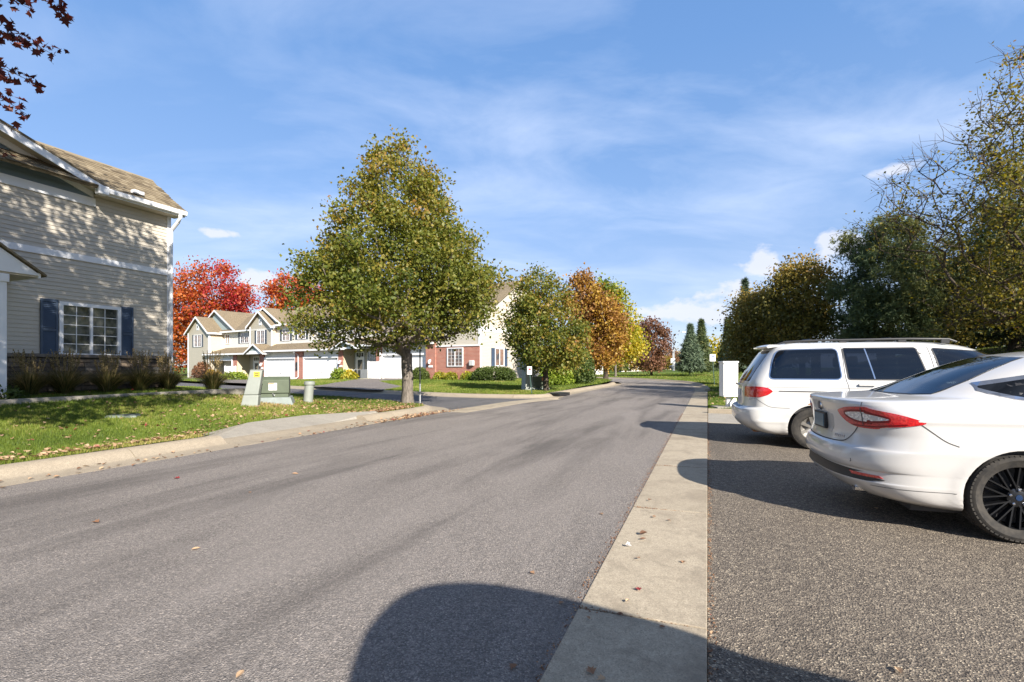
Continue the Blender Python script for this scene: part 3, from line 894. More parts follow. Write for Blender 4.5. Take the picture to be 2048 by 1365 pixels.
# front gable over the left part of the wall
gz = lambda s: 6.03 + .36 * (s - 1.9)
ap_s = 6.3
MB().prism([(2.02, -.008, 5.79), (2.02, -.008, 5.95), (ap_s, -.008, gz(ap_s) - .12), (ap_s * 2 - 2.02, -.008, 5.95), (ap_s * 2 - 2.02, -.008, 5.79)], (0, -.1, 0)).build("gable_panel", M_TEAL, house)
zt = 5.81
while zt < gz(ap_s) - .2:
    s_a = max(2.55, (zt + .12 - 6.03 + .17) / .36 + 1.9)
    s_b = ap_s * 2 - s_a
    if s_b - s_a > .1:
        MB().add([(s_a - .5, -.008, zt), (s_a - .5, .012, zt), (s_b + .5, .012, zt), (s_b + .5, -.008, zt), (s_a, -.008, zt + .155), (s_a, .0, zt + .155), (s_b, .0, zt + .155), (s_b, -.008, zt + .155)],
                 [(0, 1, 2, 3), (4, 7, 6, 5), (1, 5, 6, 2), (0, 4, 5, 1), (3, 2, 6, 7), (0, 3, 7, 4)]).build("plank", M_TEAL, house)
    zt += .16
def rake(name, n0, n1, dz0, dz1, m, s0=1.9):
    mb = MB()
    for sgn in (0, 1):
        f = (lambda s: s) if not sgn else (lambda s: 2 * ap_s - s)
        mb.hexa([(f(s0), n0, gz(s0) + dz0), (f(ap_s), n0, gz(ap_s) + dz0), (f(ap_s), n1, gz(ap_s) + dz0), (f(s0), n1, gz(s0) + dz0)],
                [(f(s0), n0, gz(s0) + dz1), (f(ap_s), n0, gz(ap_s) + dz1), (f(ap_s), n1, gz(ap_s) + dz1), (f(s0), n1, gz(s0) + dz1)])
    return mb.build(name, m, house)
rake("gable_fascia", .42, .45, -.19, .0, M_WHITE)
rake("gable_soffit", .0, .42, -.12, -.09, M_SOFFIT)
rake("gable_frieze", -.005, .045, -.27, -.125, M_WHITE, 2.05)
rake("gable_roof", -3.2, .47, .002, .05, M_ROOF, 1.82)
# porch gable, soffit, roof and column at the frame's edge
porch = empty("porch", (.12, 0, 0), 0, house)
pz = lambda s: 3.40 + .70 * (s - 3.70)
MB().prism([(3.74, 1.37, 3.34), (3.74, 1.37, 3.38), (5.25, 1.37, pz(5.25) - .06), (6.76, 1.37, 3.38), (6.76, 1.37, 3.34)], (0, .03, 0)).build("pediment", M_WHITE, porch)
pr = MB()
for f in (lambda s: s, lambda s: 10.5 - s):
    pr.hexa([(f(3.62), 1.46, pz(3.62) - .02), (f(5.25), 1.46, pz(5.25) - .02), (f(5.25), -.05, pz(5.25) - .02), (f(3.62), -.05, pz(3.62) - .02)],
            [(f(3.62), 1.46, pz(3.62) + .03), (f(5.25), 1.46, pz(5.25) + .03), (f(5.25), -.05, pz(5.25) + .03), (f(3.62), -.05, pz(3.62) + .03)])
pr.build("porch_roof", M_ROOF, porch)
MB().box(3.72, 6.8, .03, 1.36, 3.30, 3.34).build("porch_soffit", M_SOFFIT, porch)
MB().box(3.70, 3.74, .03, 1.40, 3.29, 3.42).build("porch_fascia", M_WHITE, porch)
MB().box(4.26, 4.56, 1.06, 1.36, .55, 3.30).build("column", M_WHITE, porch, bevel=.015)
MB().box(4.23, 4.59, 1.03, 1.39, 3.12, 3.295).build("capital", M_WHITE, porch, bevel=.015)
# walk in front of the planting bed
wk = MB().hexa([(-1.2, 1.75, .40), (9, 2.3, .40), (9, 2.45, .40), (-1.2, 1.9, .40)], [(-1.2, 1.75, .665), (9, 2.3, .665), (9, 2.45, .665), (-1.2, 1.9, .665)]).build("path", M_WALK, None)
wk.location = house.location; wk.rotation_euler = house.rotation_euler; wk["kind"] = "structure"
# ------------------------------------------------------------------ row of townhouses
TE = np.array((-.836, .549)); TN = np.array((-.549, -.836)); T0 = np.array((-7.267, 43.0))
def kpx(px, n=0.0):
    c = (px - 1024) / F
    return (c * (T0[1] + n * TN[1]) - T0[0] - n * TN[0]) / (TE[0] - c * TE[1])
def zpx(py, k, n=0.0):
    return CAM_H + (YH - py) / F * (T0[1] + k * TE[1] + n * TN[1])
def tw(k, n):
    p = T0 + TE * k + TN * n
    return float(p[0]), float(p[1])
town = thing("townhouse_row", "long row of cream and brick townhouses with white garage doors", "townhouses", (T0[0], T0[1], 0), math.atan2(TE[1], TE[0]))
N_U, N_B, N_W = -1.6, -1.05, .17       # upper wall, bay, left wing
K_R = kpx(960); K_855 = kpx(855)
def base(k):
    x, y = tw(k, 0); return float(H(x, y))
def tbox(name, k0, k1, n0, n1, z0, z1, m, par=None, bevel=0.0):
    return MB().box(min(k0, k1), max(k0, k1), n0, n1, z0, z1).build(name, m, par or town, bevel=bevel)
def front(k0, k1, n): return Fr((max(k0, k1), n), (min(k0, k1), n))    # a runs from left to right
def gable_roof_n(par, k0, k1, nf, nb, ze, za, over=.35, t=.14, name="roof"):
    """ridge runs away from the front; k0<k1"""
    km = (k0 + k1) / 2; pitch = (za - ze) / (km - k0)
    o = empty(name, (0, 0, 0), 0, par) if False else None
    mb = MB()
    a0, a1 = k0 - over, k1 + over; z0 = ze - over * pitch
    for (ka, kb) in ((a0, km), (a1, km)):
        mb.hexa([(ka, nf + over, z0), (kb, nf + over, za), (kb, nb, za), (ka, nb, z0)], [(ka, nf + over, z0 + t), (kb, nf + over, za + t), (kb, nb, za + t), (ka, nb, z0 + t)])
    r = mb.build(name, M_ROOF, par)
    fb = MB()
    for (ka, kb) in ((a0, km), (a1, km)):
        fb.hexa([(ka, nf + over + .01, z0 - .08), (kb, nf + over + .01, za - .08), (kb, nf + over + .05, za - .08), (ka, nf + over + .05, z0 - .08)],
                [(ka, nf + over + .01, z0 + t), (kb, nf + over + .01, za + t), (kb, nf + over + .05, za + t), (ka, nf + over + .05, z0 + t)])
    for ka, sg in ((a0, -1), (a1, 1)):
        fb.hexa([(ka, nf + over, z0 - .05), (ka + sg * .1, nf + over, z0 - .05), (ka + sg * .1, nb, z0 - .05), (ka, nb, z0 - .05)],
                [(ka, nf + over, z0 + t), (ka + sg * .1, nf + over, z0 + t), (ka + sg * .1, nb, z0 + t), (ka, nb, z0 + t)])
    fb.build("fascia", M_WHITE, r)
    return r
def tri_rng(fr_len, ze, za):
    return lambda z: (fr_len / 2 * (z - ze) / (za - ze), fr_len - fr_len / 2 * (z - ze) / (za - ze))

# -- main block behind, one long roof in two steps
K_L = kpx(447, N_U); K_M = kpx(556, N_U)
ZE_L, ZE_R = 6.0, 6.35
wl_main = tbox("wall", K_R + .05, K_L, -9.5, N_U - .02, -.3, ZE_L, M_SID_CREAM)
tbox("wall", K_R + .05, K_M, -9.45, N_U - .03, ZE_L, ZE_R, M_SID_CREAM)
zP = 3.2
lap_wall("siding", front(K_M, K_L, N_U), zP, ZE_L - .02, M_SID_CREAM, town)
lap_wall("siding", front(kpx(866, N_U), K_M, N_U), zP, ZE_R - .02, M_SID_CREAM, town)
def long_roof(k0, k1, ze, za, nf=N_U, nb=-9.9, nr=-5.7):
    mb = MB(); o = .45; p = (za - ze) / (nf - nr); z0 = ze - o * p; t = .14
    mb.hexa([(k0, nf + o, z0), (k1, nf + o, z0), (k1, nr, za), (k0, nr, za)], [(k0, nf + o, z0 + t), (k1, nf + o, z0 + t), (k1, nr, za + t), (k0, nr, za + t)])
    mb.hexa([(k0, nr, za), (k1, nr, za), (k1, nb, z0), (k0, nb, z0)], [(k0, nr, za + t), (k1, nr, za + t), (k1, nb, z0 + t), (k0, nb, z0 + t)])
    r = mb.build("roof", M_ROOF, town)
    f = MB(); f.box(k0, k1, nf + o, nf + o + .11, z0 - .05, z0 + t - .01); f.build("gutter", M_WHITE, r)
    s = MB(); s.box(k0, k1, nf, nf + o, z0 - .02, z0 + .0); s.build("soffit", M_SOFFIT, r)
    return r
long_roof(K_M + .02, K_L + .3, ZE_L, 8.35)
long_roof(K_R - .35, K_M, ZE_R, 8.9)
# -- left wing with its gable
kw0, kw1 = kpx(418, N_W), kpx(376, N_W)
ZW_E, ZW_A = zpx(664, kw0, N_W), zpx(636, (kw0 + kw1) / 2, N_W)
tbox("wing_wall", kw0 + .03, kw1 - .03, -7.0, N_W - .03, -.3, ZW_E, M_SID_GREY)
fw_ = front(kw0, kw1, N_W)
lap_wall("siding", fw_, -.1, ZW_E, M_SID_GREY, town)
lap_wall("gable_siding", fw_, ZW_E, ZW_A, M_SID_GREY, town, tri_rng(fw_.L, ZW_E, ZW_A))
side_w = Fr((kw0, N_W), (kw0, N_U))
lap_wall("siding", side_w, 2.6, ZW_E, M_SID_TAN, town)
cbm = MB(); fw_.box(cbm, fw_.L - .16, fw_.L + .02, -.2, ZW_E, 0, .05); side_w.box(cbm, 0, .14, 2.6, ZW_E, 0, .045); fw_.box(cbm, -.02, .12, -.2, ZW_E, 0, .05); cbm.build("corner_board", M_WHITE, town)
gable_roof_n(town, kw0, kw1, N_W, -6.5, ZW_E, ZW_A)
def a_of(fr, px, n): return fr.o[0] - kpx(px, n)
def win_px(fr, n, x0, x1, y0, y1, shut=True, shw=.42, **kw):
    a0, a1 = a_of(fr, x0, n), a_of(fr, x1, n); km = kpx((x0 + x1) / 2, n)
    z0, z1 = zpx(y1, km, n), zpx(y0, km, n)
    o = window(town, fr, a0, a1, z0, z1, .03, **kw)
    if shut:
        shutter(town, fr, a0 - shw, a0 - .02, z0, z1, M_SHUT_FAR); shutter(town, fr, a1 + .02, a1 + shw, z0, z1, M_SHUT_FAR)
    return o
win_px(fw_, N_W, 388.5, 403.5, 670, 694.5, rows=3)
def vent(fr, px, y0, y1, n, w=.5):
    a = a_of(fr, px, n); k = kpx(px, n); z0, z1 = zpx(y1, k, n), zpx(y0, k, n)
    v = MB(); fr.box(v, a - w / 2, a + w / 2, z0, z1, .0, .06); o = v.build("gable_vent", M_WHITE, town)
    v = MB(); fr.box(v, a - w * .2, a + w * .2, z0 + .25, z1 - .2, .06, .07); v.build("slot", M_DARKMETAL, o)
vent(fw_, 396, 649, 661, N_W)
# -- pale blue cross gable behind the wing
ka = kpx(434, N_U); kr = kpx(472, N_U); kl = 2 * ka - kr
ZA1 = zpx(623, ka, N_U)
f1 = front(kl, kr, N_U)
lap_wall("gable_siding", f1, ZE_L, ZA1, M_TEAL2, town, tri_rng(f1.L, ZE_L, ZA1), ex=.16)
tbox("gable_trim", kr, kl, N_U - .01, N_U + .04, ZE_L - .22, ZE_L, M_WHITE)
gable_roof_n(town, kr, kl, N_U, -7.5, ZE_L, ZA1)
# -- bay with its gable
kb0, kb1 = kpx(544, N_B), kpx(499.7, N_B)
ZB_E, ZB_A = zpx(651, kb0, N_B), zpx(625, (kb0 + kb1) / 2, N_B)
tbox("bay_wall", kb0 + .03, kb1 - .03, -5.0, N_B - .03, 2.8, ZB_E, M_SID_GREY)
fb_ = front(kb0, kb1, N_B)
lap_wall("siding", fb_, 2.9, ZB_E, M_SID_GREY, town)
lap_wall("gable_siding", fb_, ZB_E, ZB_A, M_SID_GREY, town, tri_rng(fb_.L, ZB_E, ZB_A))
sb = Fr((kb0, N_B), (kb0, N_U))
lap_wall("siding", sb, 2.9, ZB_E, M_SID_TAN, town)
cbm = MB(); fb_.box(cbm, fb_.L - .13, fb_.L + .02, 2.9, ZB_E, 0, .05); fb_.box(cbm, -.02, .12, 2.9, ZB_E, 0, .05); cbm.build("corner_board", M_WHITE, town)
gable_roof_n(town, kb0, kb1, N_B, -6.0, ZB_E, ZB_A)
win_px(fb_, N_B, 514, 530, 661, 688, rows=3)
vent(fb_, 521, 638, 651, N_B)
# -- second cross gable
ka2 = kpx(531.4, N_U); kr2 = kpx(564, N_U); kl2 = 2 * ka2 - kr2
ZA2 = zpx(618, ka2, N_U)
f2 = front(kl2, kr2, N_U + .01)
lap_wall("gable_siding", f2, ZE_R, ZA2, M_TEAL2, town, tri_rng(f2.L, ZE_R, ZA2), ex=.16)
gable_roof_n(town, kr2, kl2, N_U + .01, -7.5, ZE_R, ZA2)
# -- upper windows of the main wall
fu = front(kpx(866, N_U), K_L, N_U)
win_px(fu, N_U, 452, 460, 669, 688, shut=False, rows=3, sashes=2, muntin=False)
win_px(fu, N_U, 481, 498, 665, 687, rows=3)
win_px(fu, N_U, 565, 580, 659, 682, rows=3)
win_px(fu, N_U, 596, 612, 657, 679, rows=3)
win_px(fu, N_U, 642, 660, 655, 676, rows=3)
win_px(fu, N_U, 706, 726, 650, 672, rows=3)
win_px(fu, N_U, 785, 806, 646, 668, rows=3)
mb = MB(); mb.tube([(kpx(576, -4), -4, 7.2), (kpx(576, -4), -4, 8.7)], .07, 8); mb.build("vent_pipe", M_DARKMETAL, town)
# -- end block on the right: brick below, siding above
N_E = 0.12
kE0, kE1 = kpx(960, N_E), kpx(866, N_E)
kBk = kpx(855, N_E)
zBr = 3.02
tbox("end_wall", kE0 + .03, kE1, -9.4, N_E - .03, -.1, ZE_R, M_SIDING)
fe = front(kE0, kE1, N_E)
lap_wall("siding", fe, zBr + .1, ZE_R - .02, M_SIDING, town)
tbox("brick_wall", kE0 - .01, kBk + .0, N_E - .06, N_E + .06, -.1, zBr, M_BRICK)
tbox("brick_cap", kE0 - .04, kpx(873, N_E), N_E - .03, N_E + .12, zBr, zBr + .09, M_WHITE)
tbox("brick_pier", kpx(873, N_E), kBk + .05, N_E, N_E + .16, -.1, zBr + .35, M_BRICK)
fs_ = Fr((kE0, N_E), (kE0, -9.4))
lap_wall("siding", fs_, .2, ZE_R - .02, M_SID_CREAM if False else M_SIDING, town)
cbm = MB(); fe.box(cbm, fe.L - .13, fe.L + .03, zBr + .1, ZE_R, 0, .05); fs_.box(cbm, -.03, .14, .4, ZE_R, .0, .05); fe.box(cbm, -.02, .1, zBr + .1, ZE_R, 0, .05); cbm.build("corner_board", M_WHITE, town)
bm_ = MB(); fs_.box(bm_, .15, 9.4, zpx(664, kE0, -1) - .0, zpx(658.5, kE0, -1) + .1, 0, .045); bm_.build("band_board", M_WHITE, town)
def win_a(fr, x0, x1, z0, z1, **kw): return window(town, fr, x0, x1, z0, z1, .03, **kw)
a0, a1 = a_of(fe, 896, N_E), a_of(fe, 927.4, N_E); km = kpx(912, N_E)
window(town, fe, a0, a1, zpx(733.5, km, N_E), zpx(696, km, N_E), .09, cols=2, rows=5)
window(town, fe, a0, a1 + .3, zpx(657, km, N_E), zpx(629, km, N_E), .03, cols=2, rows=4)
window(town, fs_, 2.0, 3.35, zpx(733, kE0, -2.5), zpx(697, kE0, -2.5), .03, cols=1, rows=1)
shutter(town, fs_, 1.5, 1.97, zpx(733, kE0, -2.5), zpx(697, kE0, -2.5), M_SHUTTER)
shutter(town, fs_, 3.38, 3.85, zpx(733, kE0, -2.5), zpx(697, kE0, -2.5), M_SHUTTER)
tbox("gas_meter", kpx(950.5, N_E), kpx(942, N_E), N_E + .06, N_E + .3, zpx(732, kE0), zpx(721, kE0), plain("meter_grey", (.5, .5, .49), .5, .1, 8), bevel=.06)
# gable end of the roof on the right
MB().prism([(kE0 - .02, N_U, ZE_R - .1), (kE0 - .02, -5.7, 8.88), (kE0 - .02, -9.4, ZE_R - .1)], (.1, 0, 0)).build("gable_wall", M_SIDING, town)
# -- ground floor: garage doors, piers, entries
SECT = [  # x of the eave's ends, eave row at each end -> height
    (406, 500, 2.86), (500, 690, 3.06), (690, 867, 3.33)]
def eave_z(px):
    for a, b, z in SECT:
        if a <= px <= b: return z
    return 3.33
for i, (a, b, z) in enumerate(SECT):
    k1, k0 = kpx(a, .45), kpx(b, .45)
    hipL = 1.8 if i == 0 else 0
    mb = MB()
    mb.hexa([(k0, .45, z - .02), (k1, .45, z - .02), (k1 - hipL, N_U, z + .80), (k0, N_U, z + .80)],
            [(k0, .45, z + .12), (k1, .45, z + .12), (k1 - hipL, N_U, z + .94), (k0, N_U, z + .94)])
    r = mb.build("porch_roof", M_ROOF, town)
    MB().box(k0, k1, .45, .57, z - .06, z + .11).build("gutter", M_WHITE, r)
    MB().box(k0, k1, -.6, .45, z - .06, z - .03).build("soffit", M_SOFFIT, r)
    if hipL: MB().hexa([(k1, .45, z), (k1 + .02, .45, z), (k1 + .02, N_U, z), (k1, N_U, z)], [(k1, .45, z + .12), (k1 + .02, .45, z + .12), (k1 - hipL + .02, N_U, z + .94), (k1 - hipL, N_U, z + .94)]).build("hip", M_ROOF, r)
def pier(px0, px1, zt, n0=-.5, n1=.06):
    k0, k1 = kpx(px1), kpx(px0); return tbox("brick_pier", k0, k1, n0, n1, base(k0) - .15, zt, M_BRICK)
def header(px0, px1, zb, zt, n=-.05):
    return lap_wall("header_siding", front(kpx(px1), kpx(px0), n), zb, zt, M_SID_CREAM, town)
def garage(px0, px1, yt, yb, zt, open_=False):
    k0, k1 = kpx(px1), kpx(px0); fr = front(k0, k1, -.12)
    zb = min(base(k0), base(k1)) - .02; zd = zpx(yt, (k0 + k1) / 2)
    g = empty("garage_door", (0, 0, 0), 0, town)
    cs = MB(); fr.box(cs, -.02, .1, zb, zd, .0, .17); fr.box(cs, fr.L - .1, fr.L + .02, zb, zd, .0, .17); fr.box(cs, -.02, fr.L + .02, zd, zd + .17, .0, .19); cs.build("casing", M_WHITE, g)
    header(px0, px1, zd + .17, zt)
    if not open_:
        n = 4; h = (zd - zb) / n
        for i in range(n):
            fr.box(MB(), .1, fr.L - .1, zb + i * h + .012, zb + (i + 1) * h - .006, -.03, .02).build("panel", M_WHITED, g, bevel=.008)
        fr.box(MB(), .08, fr.L - .08, zb, zd, -.06, -.032).build("backing", M_WHITE, g)
        fr.box(MB(), fr.L * .5 - .06, fr.L * .5 + .06, zb + h * 1.2, zb + h * 1.2 + .07, .02, .05).build("handle", M_DARKMETAL, g)
    return fr, zb, zd, g
garage(529.4, 590.7, 718, 760, 3.06)
garage(607, 676.7, 716.5, 761, 3.06)
garage(763.8, 854.6, 711, 759.7, 3.33)
# open garage: a dark room behind the wall with things in it
fr, zb, zd, g = garage(418, 465.5, 722, 760, 2.86, True)
M_GAR = plain("garage_wall", (.16, .14, .115), .8, .2, 2)
k0, k1 = kpx(465.5), kpx(418)
gm = MB(); gm.box(k0 + .02, k1 - .02, -5.6, -5.5, zb, 2.8).build("back_wall", M_GAR, g)
MB().box(k0 - .06, k0 + .02, -5.5, -.15, zb, 2.8).build("side_wall", M_GAR, g)
MB().box(k1 - .02, k1 + .06, -5.5, -.15, zb, 2.8).build("side_wall", M_GAR, g)
MB().box(k0 + .02, k1 - .02, -5.5, -.15, zb - .08, zb + .02).build("floor", M_WALK, g)
for (px, w_, h_, n_, col) in ((424, .7, 1.0, -1.2, (.5, .45, .38)), (432, .5, 1.4, -1.6, (.33, .17, .1)), (441, .9, .8, -2.4, (.12, .13, .3)), (448, .6, 1.3, -2.8, (.4, .38, .36))):
    kk = kpx(px, n_)
    q = MB()
    q.box(kk - w_ / 2, kk + w_ / 2, n_ - .3, n_ + .3, zb + .03, zb + h_ * .6); q.box(kk - w_ / 3, kk + w_ / 3, n_ - .2, n_ + .2, zb + h_ * .6, zb + h_)
    q.build("stored_box", plain("stored_%d" % px, col, .7, .2, 4), g, bevel=.03)
pier(408, 418, 2.8); pier(467, 474.5, 2.8); pier(520, 528.6, 3.0); pier(591, 606.3, 3.0); pier(677.4, 686.4, 3.0); pier(753, 763.2, 3.27)
def entry(px0, px1, depth, dx0, dx1, zt, wx=None):
    k1, k0 = kpx(px0), kpx(px1)
    sd = Fr((k1, .0), (k1, -depth))
    b = base(k1) - .1
    lap_wall("entry_siding", sd, b, zt, M_SID_TAN, town)
    bk = front(k0, k1, -depth)
    lap_wall("entry_siding", bk, b, zt, M_SID_GREY, town)
    a0, a1 = a_of(bk, dx0, -depth), a_of(bk, dx1, -depth)
    dz0, dz1 = b + .3, b + 2.75
    d = MB(); bk.box(d, a0, a0 + .1, dz0, dz1, .0, .07); bk.box(d, a1 - .1, a1, dz0, dz1, .0, .07); bk.box(d, a0 + .1, a1 - .1, dz1 - .1, dz1, .0, .07); bk.box(d, a0 + .1, a1 - .1, dz1 - .62, dz1 - .5, .0, .065)
    do = d.build("door_frame", M_WHITE, town)
    bk.box(MB(), a0 + .1, a1 - .1, dz0, dz1 - .62, .0, .03).build("door", M_WHITED, do)
    bk.box(MB(), a0 + .3, a1 - .3, dz0 + .35, dz1 - .8, .03, .045).build("pane", M_GLASS, do)
    bk.box(MB(), a0 + .14, a1 - .14, dz1 - .48, dz1 - .12, .0, .03).build("transom", M_GLASS, do)
    tm = MB()
    for q in (1, 2): x = a0 + .14 + (a1 - a0 - .28) * q / 3; bk.box(tm, x - .03, x + .03, dz1 - .48, dz1 - .12, .03, .045)
    tm.build("muntin", M_WHITE, do)
    if wx: window(town, bk, a_of(bk, wx[0], -depth), a_of(bk, wx[1], -depth), b + .9, dz1, .03, sashes=1, cols=3, rows=3, glass=M_GLASS)
entry(474.5, 520, 1.5, 507.5, 519.5, 2.86)
entry(686.4, 753, 1.35, 712, 729.4, 3.3, (736, 752))
# little gables over the entries
def porch_gable(xa, x0, x1, ya, z0):
    k1, k0 = kpx(x0, .6), kpx(x1, .6); km = (k0 + k1) / 2; za = zpx(ya, km, .6) - .1
    f = front(k0, k1, .5)
    lap_wall("gable_siding", f, z0, za, M_TEAL2, town, tri_rng(f.L, z0, za), ex=.14)
    MB().box(k0, k1, .48, .56, z0 - .12, z0 + .06).build("gable_trim", M_WHITE, town)
    gable_roof_n(town, k0, k1, .5, -1.55, z0, za, .25, .1)
porch_gable(509, 491, 526, 688, 2.93)
porch_gable(690.6, 668, 712, 681, 3.2)
# downspouts, lamps and number plates on the piers
def spout(px, zt, dx=.55):
    k = kpx(px, .1); b = base(k)
    MB().tube([(k + .25, .5, zt), (k + .22, .46, zt - .15), (k, .12, zt - .42), (k, .11, 1.5), (k, .11, b + .25), (k + .1, .22, b + .12), (k + dx, .45, b + .06)], .05, 6).build("downspout", M_WHITE, town, smooth=True)
spout(464, 2.85, -.3); spout(596.5, 3.05); spout(760.5, 3.3)
def lamp(px, y, n=.08):
    k = kpx(px, n); z = zpx(y, k, n)
    lm = MB(); lm.box(k - .05, k + .05, n, n + .07, z - .02, z + .16); lm.tube([(k, n + .05, z + .12), (k, n + .16, z + .16), (k, n + .18, z + .08)], .018, 6)
    o = lm.build("wall_lamp", M_WHITE, town)
    MB().lathe([(.02, .1), (.11, .02), (.09, -.2), (.04, -.22)], 10, (k, n + .18, z)).build("lamp_shade", M_WHITED, o)
    MB().box(k - .22, k + .22, n - .02, n + .03, z - .52, z - .34).build("number_plate", M_WHITE, o)
lamp(524, 729); lamp(681.5, 724); lamp(861, 723, .3)
k = kpx(594, .1)
for q in range(2): MB().box(k - .12, k + .12, .06, .2, 1.05 + q * .45, 1.4 + q * .45).build("meter_box", M_DARKMETAL, town, bevel=.02)
# driveways
DRIVES = []
def drive(poly):
    DRIVES.append(poly); return sheet("driveway", poly, M_DRIVE, lambda x, y: H(x, y) + .03, 1.2)
def kk(px): return tw(kpx(px, -.1), -.1)
drive([kk(856), kk(762), tw(kpx(762), 3), (-12.2, 30.2), (-10.9, 28.7), (-7.5, 25.9), (-6.6, 25.4), (-6.5, 30), tw(kpx(848), 5)])
drive([kk(678), kk(528), tw(kpx(528), 8), (-24.5, 40.3), (-19.0, 35.9), (-17.2, 34.5), tw(kpx(650), 6)])
drive([kk(467), kk(417), tw(kpx(417), 6), (-36.5, 50.2), (-31.5, 46.1), tw(kpx(470), 6)])
# -- things that stand in front of the row
def vinyl_fence(label, segs, loc):
    o = thing("vinyl_fence", label, "fence", (T0[0], T0[1], 0), math.atan2(TE[1], TE[0]))
    for (k0, k1, n0, n1, z0, z1) in segs:
        L = math.hypot(k1 - k0, n1 - n0); fr = Fr((k1, n1), (k0, n0)) if k1 > k0 else Fr((k0, n0), (k1, n1))
        nb = max(2, int(L / .22))
        for i in range(nb):
            fr.box(MB(), L * i / nb + .006, L * (i + 1) / nb - .006, z0 + .06, z1 - .12, -.02, .02).build("board", M_WHITED, o)
        fr.box(MB(), 0, L, z1 - .14, z1 - .04, -.035, .035).build("rail", M_WHITED, o, bevel=.008)
        fr.box(MB(), 0, L, z0 + .04, z0 + .14, -.034, .034).build("rail", M_WHITED, o, bevel=.008)
        for a in (0, L): fr.box(MB(), a - .06, a + .06, z0 - .1, z1, -.06, .06).build("post", M_WHITED, o, bevel=.01)
    return o
zb4 = base(kpx(720))
n_f = 1.0
vinyl_fence("white vinyl fence with a high end behind the air conditioner", [(kpx(736, n_f), kpx(698.5, n_f), n_f, n_f, zb4, zpx(738.5, kpx(716, n_f), n_f)), (kpx(759, n_f + .02), kpx(736.4, n_f + .02), n_f + .02, n_f + .02, zb4, zpx(722.5, kpx(748, n_f), n_f))], None)
zb1 = base(kpx(460))
n_f = 1.2
vinyl_fence("white vinyl fence beside the open garage", [(kpx(471, n_f), kpx(450, n_f), n_f, n_f, zb1, zpx(732, kpx(460, n_f), n_f)), (kpx(481, n_f + .8), kpx(457, n_f + .8), n_f + .8, n_f + .8, zb1, zpx(746, kpx(470, n_f), n_f))], None)
n_a = 1.75
kA = kpx(722, n_a); px_, py_ = tw(kA, n_a)
ac = thing("air_conditioner", "dark grey air conditioner box against the white fence", "air conditioner", (px_, py_, zb4), math.atan2(TE[1], TE[0]))
MB().box(-.42, .42, -.4, .4, .08, .86).build("cabinet", plain("ac_grey", (.10, .11, .115), .5, .15, 6), ac, bevel=.03)
MB().box(-.5, .5, -.5, .5, -.05, .07).build("pad", M_WALK, ac)
for i in range(14):
    MB().box(-.40, .40, .402, .415, .14 + i * .048, .165 + i * .048).build("louvre", M_DARKMETAL, ac)
MB().box(-.09, .06, .416, .43, .1, .86).build("trim_strip", M_STEEL, ac)
# ------------------------------------------------------------------ trees and plants
def bark_mat(name, a, b):
    t = NT(name)
    v = t.coord("Object", (1, 1, .22))
    n = t.noise(v, 28, 6, 0.7, 0.3)
    c = t.ramp(n, [(0.32, a), (0.62, b)])
    t.set(c, 0.95, bump=n, bump_s=0.9, bump_d=0.03)
    t.b.inputs["Specular IOR Level"].default_value = 0.15
    return t.m
M_BARK = bark_mat("bark_brown", (0.055, 0.04, 0.03), (0.20, 0.155, 0.115))
M_BARKG = bark_mat("bark_grey", (0.06, 0.052, 0.045), (0.22, 0.19, 0.16))
M_BARKD = bark_mat("bark_dark", (0.03, 0.024, 0.02), (0.10, 0.08, 0.06))
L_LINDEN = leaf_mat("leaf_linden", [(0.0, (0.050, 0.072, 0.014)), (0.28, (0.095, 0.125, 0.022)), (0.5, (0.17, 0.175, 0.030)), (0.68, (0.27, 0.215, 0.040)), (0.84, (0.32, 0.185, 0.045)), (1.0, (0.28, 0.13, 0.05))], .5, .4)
L_RED = leaf_mat("leaf_red", [(0.0, (0.32, 0.07, 0.012)), (0.35, (0.42, 0.13, 0.020)), (0.6, (0.36, 0.065, 0.022)), (0.85, (0.33, 0.025, 0.030)), (1.0, (0.38, 0.03, 0.045))], .55, .35)
L_ORANGE = leaf_mat("leaf_orange", [(0.0, (0.13, 0.07, 0.035)), (0.35, (0.24, 0.115, 0.035)), (0.65, (0.32, 0.17, 0.04)), (1.0, (0.40, 0.26, 0.045))], .55, .35)
L_YELLOW = leaf_mat("leaf_yellow", [(0.0, (0.10, 0.15, 0.022)), (0.4, (0.21, 0.24, 0.028)), (0.75, (0.40, 0.34, 0.035)), (1.0, (0.52, 0.37, 0.04))], .55, .4)
L_BROWN = leaf_mat("leaf_brown", [(0.0, (0.075, 0.035, 0.025)), (0.5, (0.16, 0.075, 0.045)), (1.0, (0.24, 0.125, 0.06))], .6, .3)
L_OLIVE = leaf_mat("leaf_olive", [(0.0, (0.075, 0.078, 0.020)), (0.4, (0.15, 0.135, 0.030)), (0.7, (0.25, 0.18, 0.04)), (1.0, (0.36, 0.21, 0.055))], .6, .3)
L_LOCUST = leaf_mat("leaf_locust", [(0.0, (0.06, 0.07, 0.012)), (0.4, (0.13, 0.12, 0.02)), (0.75, (0.25, 0.19, 0.03)), (1.0, (0.26, 0.13, 0.045))], .6, .4)
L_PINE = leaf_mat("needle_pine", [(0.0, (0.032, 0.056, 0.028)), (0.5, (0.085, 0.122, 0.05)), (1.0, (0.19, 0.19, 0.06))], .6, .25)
L_SPRUCE = leaf_mat("needle_spruce", [(0.0, (0.03, 0.05, 0.032)), (0.5, (0.085, 0.125, 0.075)), (1.0, (0.16, 0.20, 0.12))], .6, .12)
L_MAPLE = leaf_mat("leaf_dark_maple", [(0.0, (0.045, 0.010, 0.011)), (0.5, (0.095, 0.020, 0.017)), (0.8, (0.16, 0.04, 0.024)), (1.0, (0.34, 0.12, 0.06))], .5, .35)
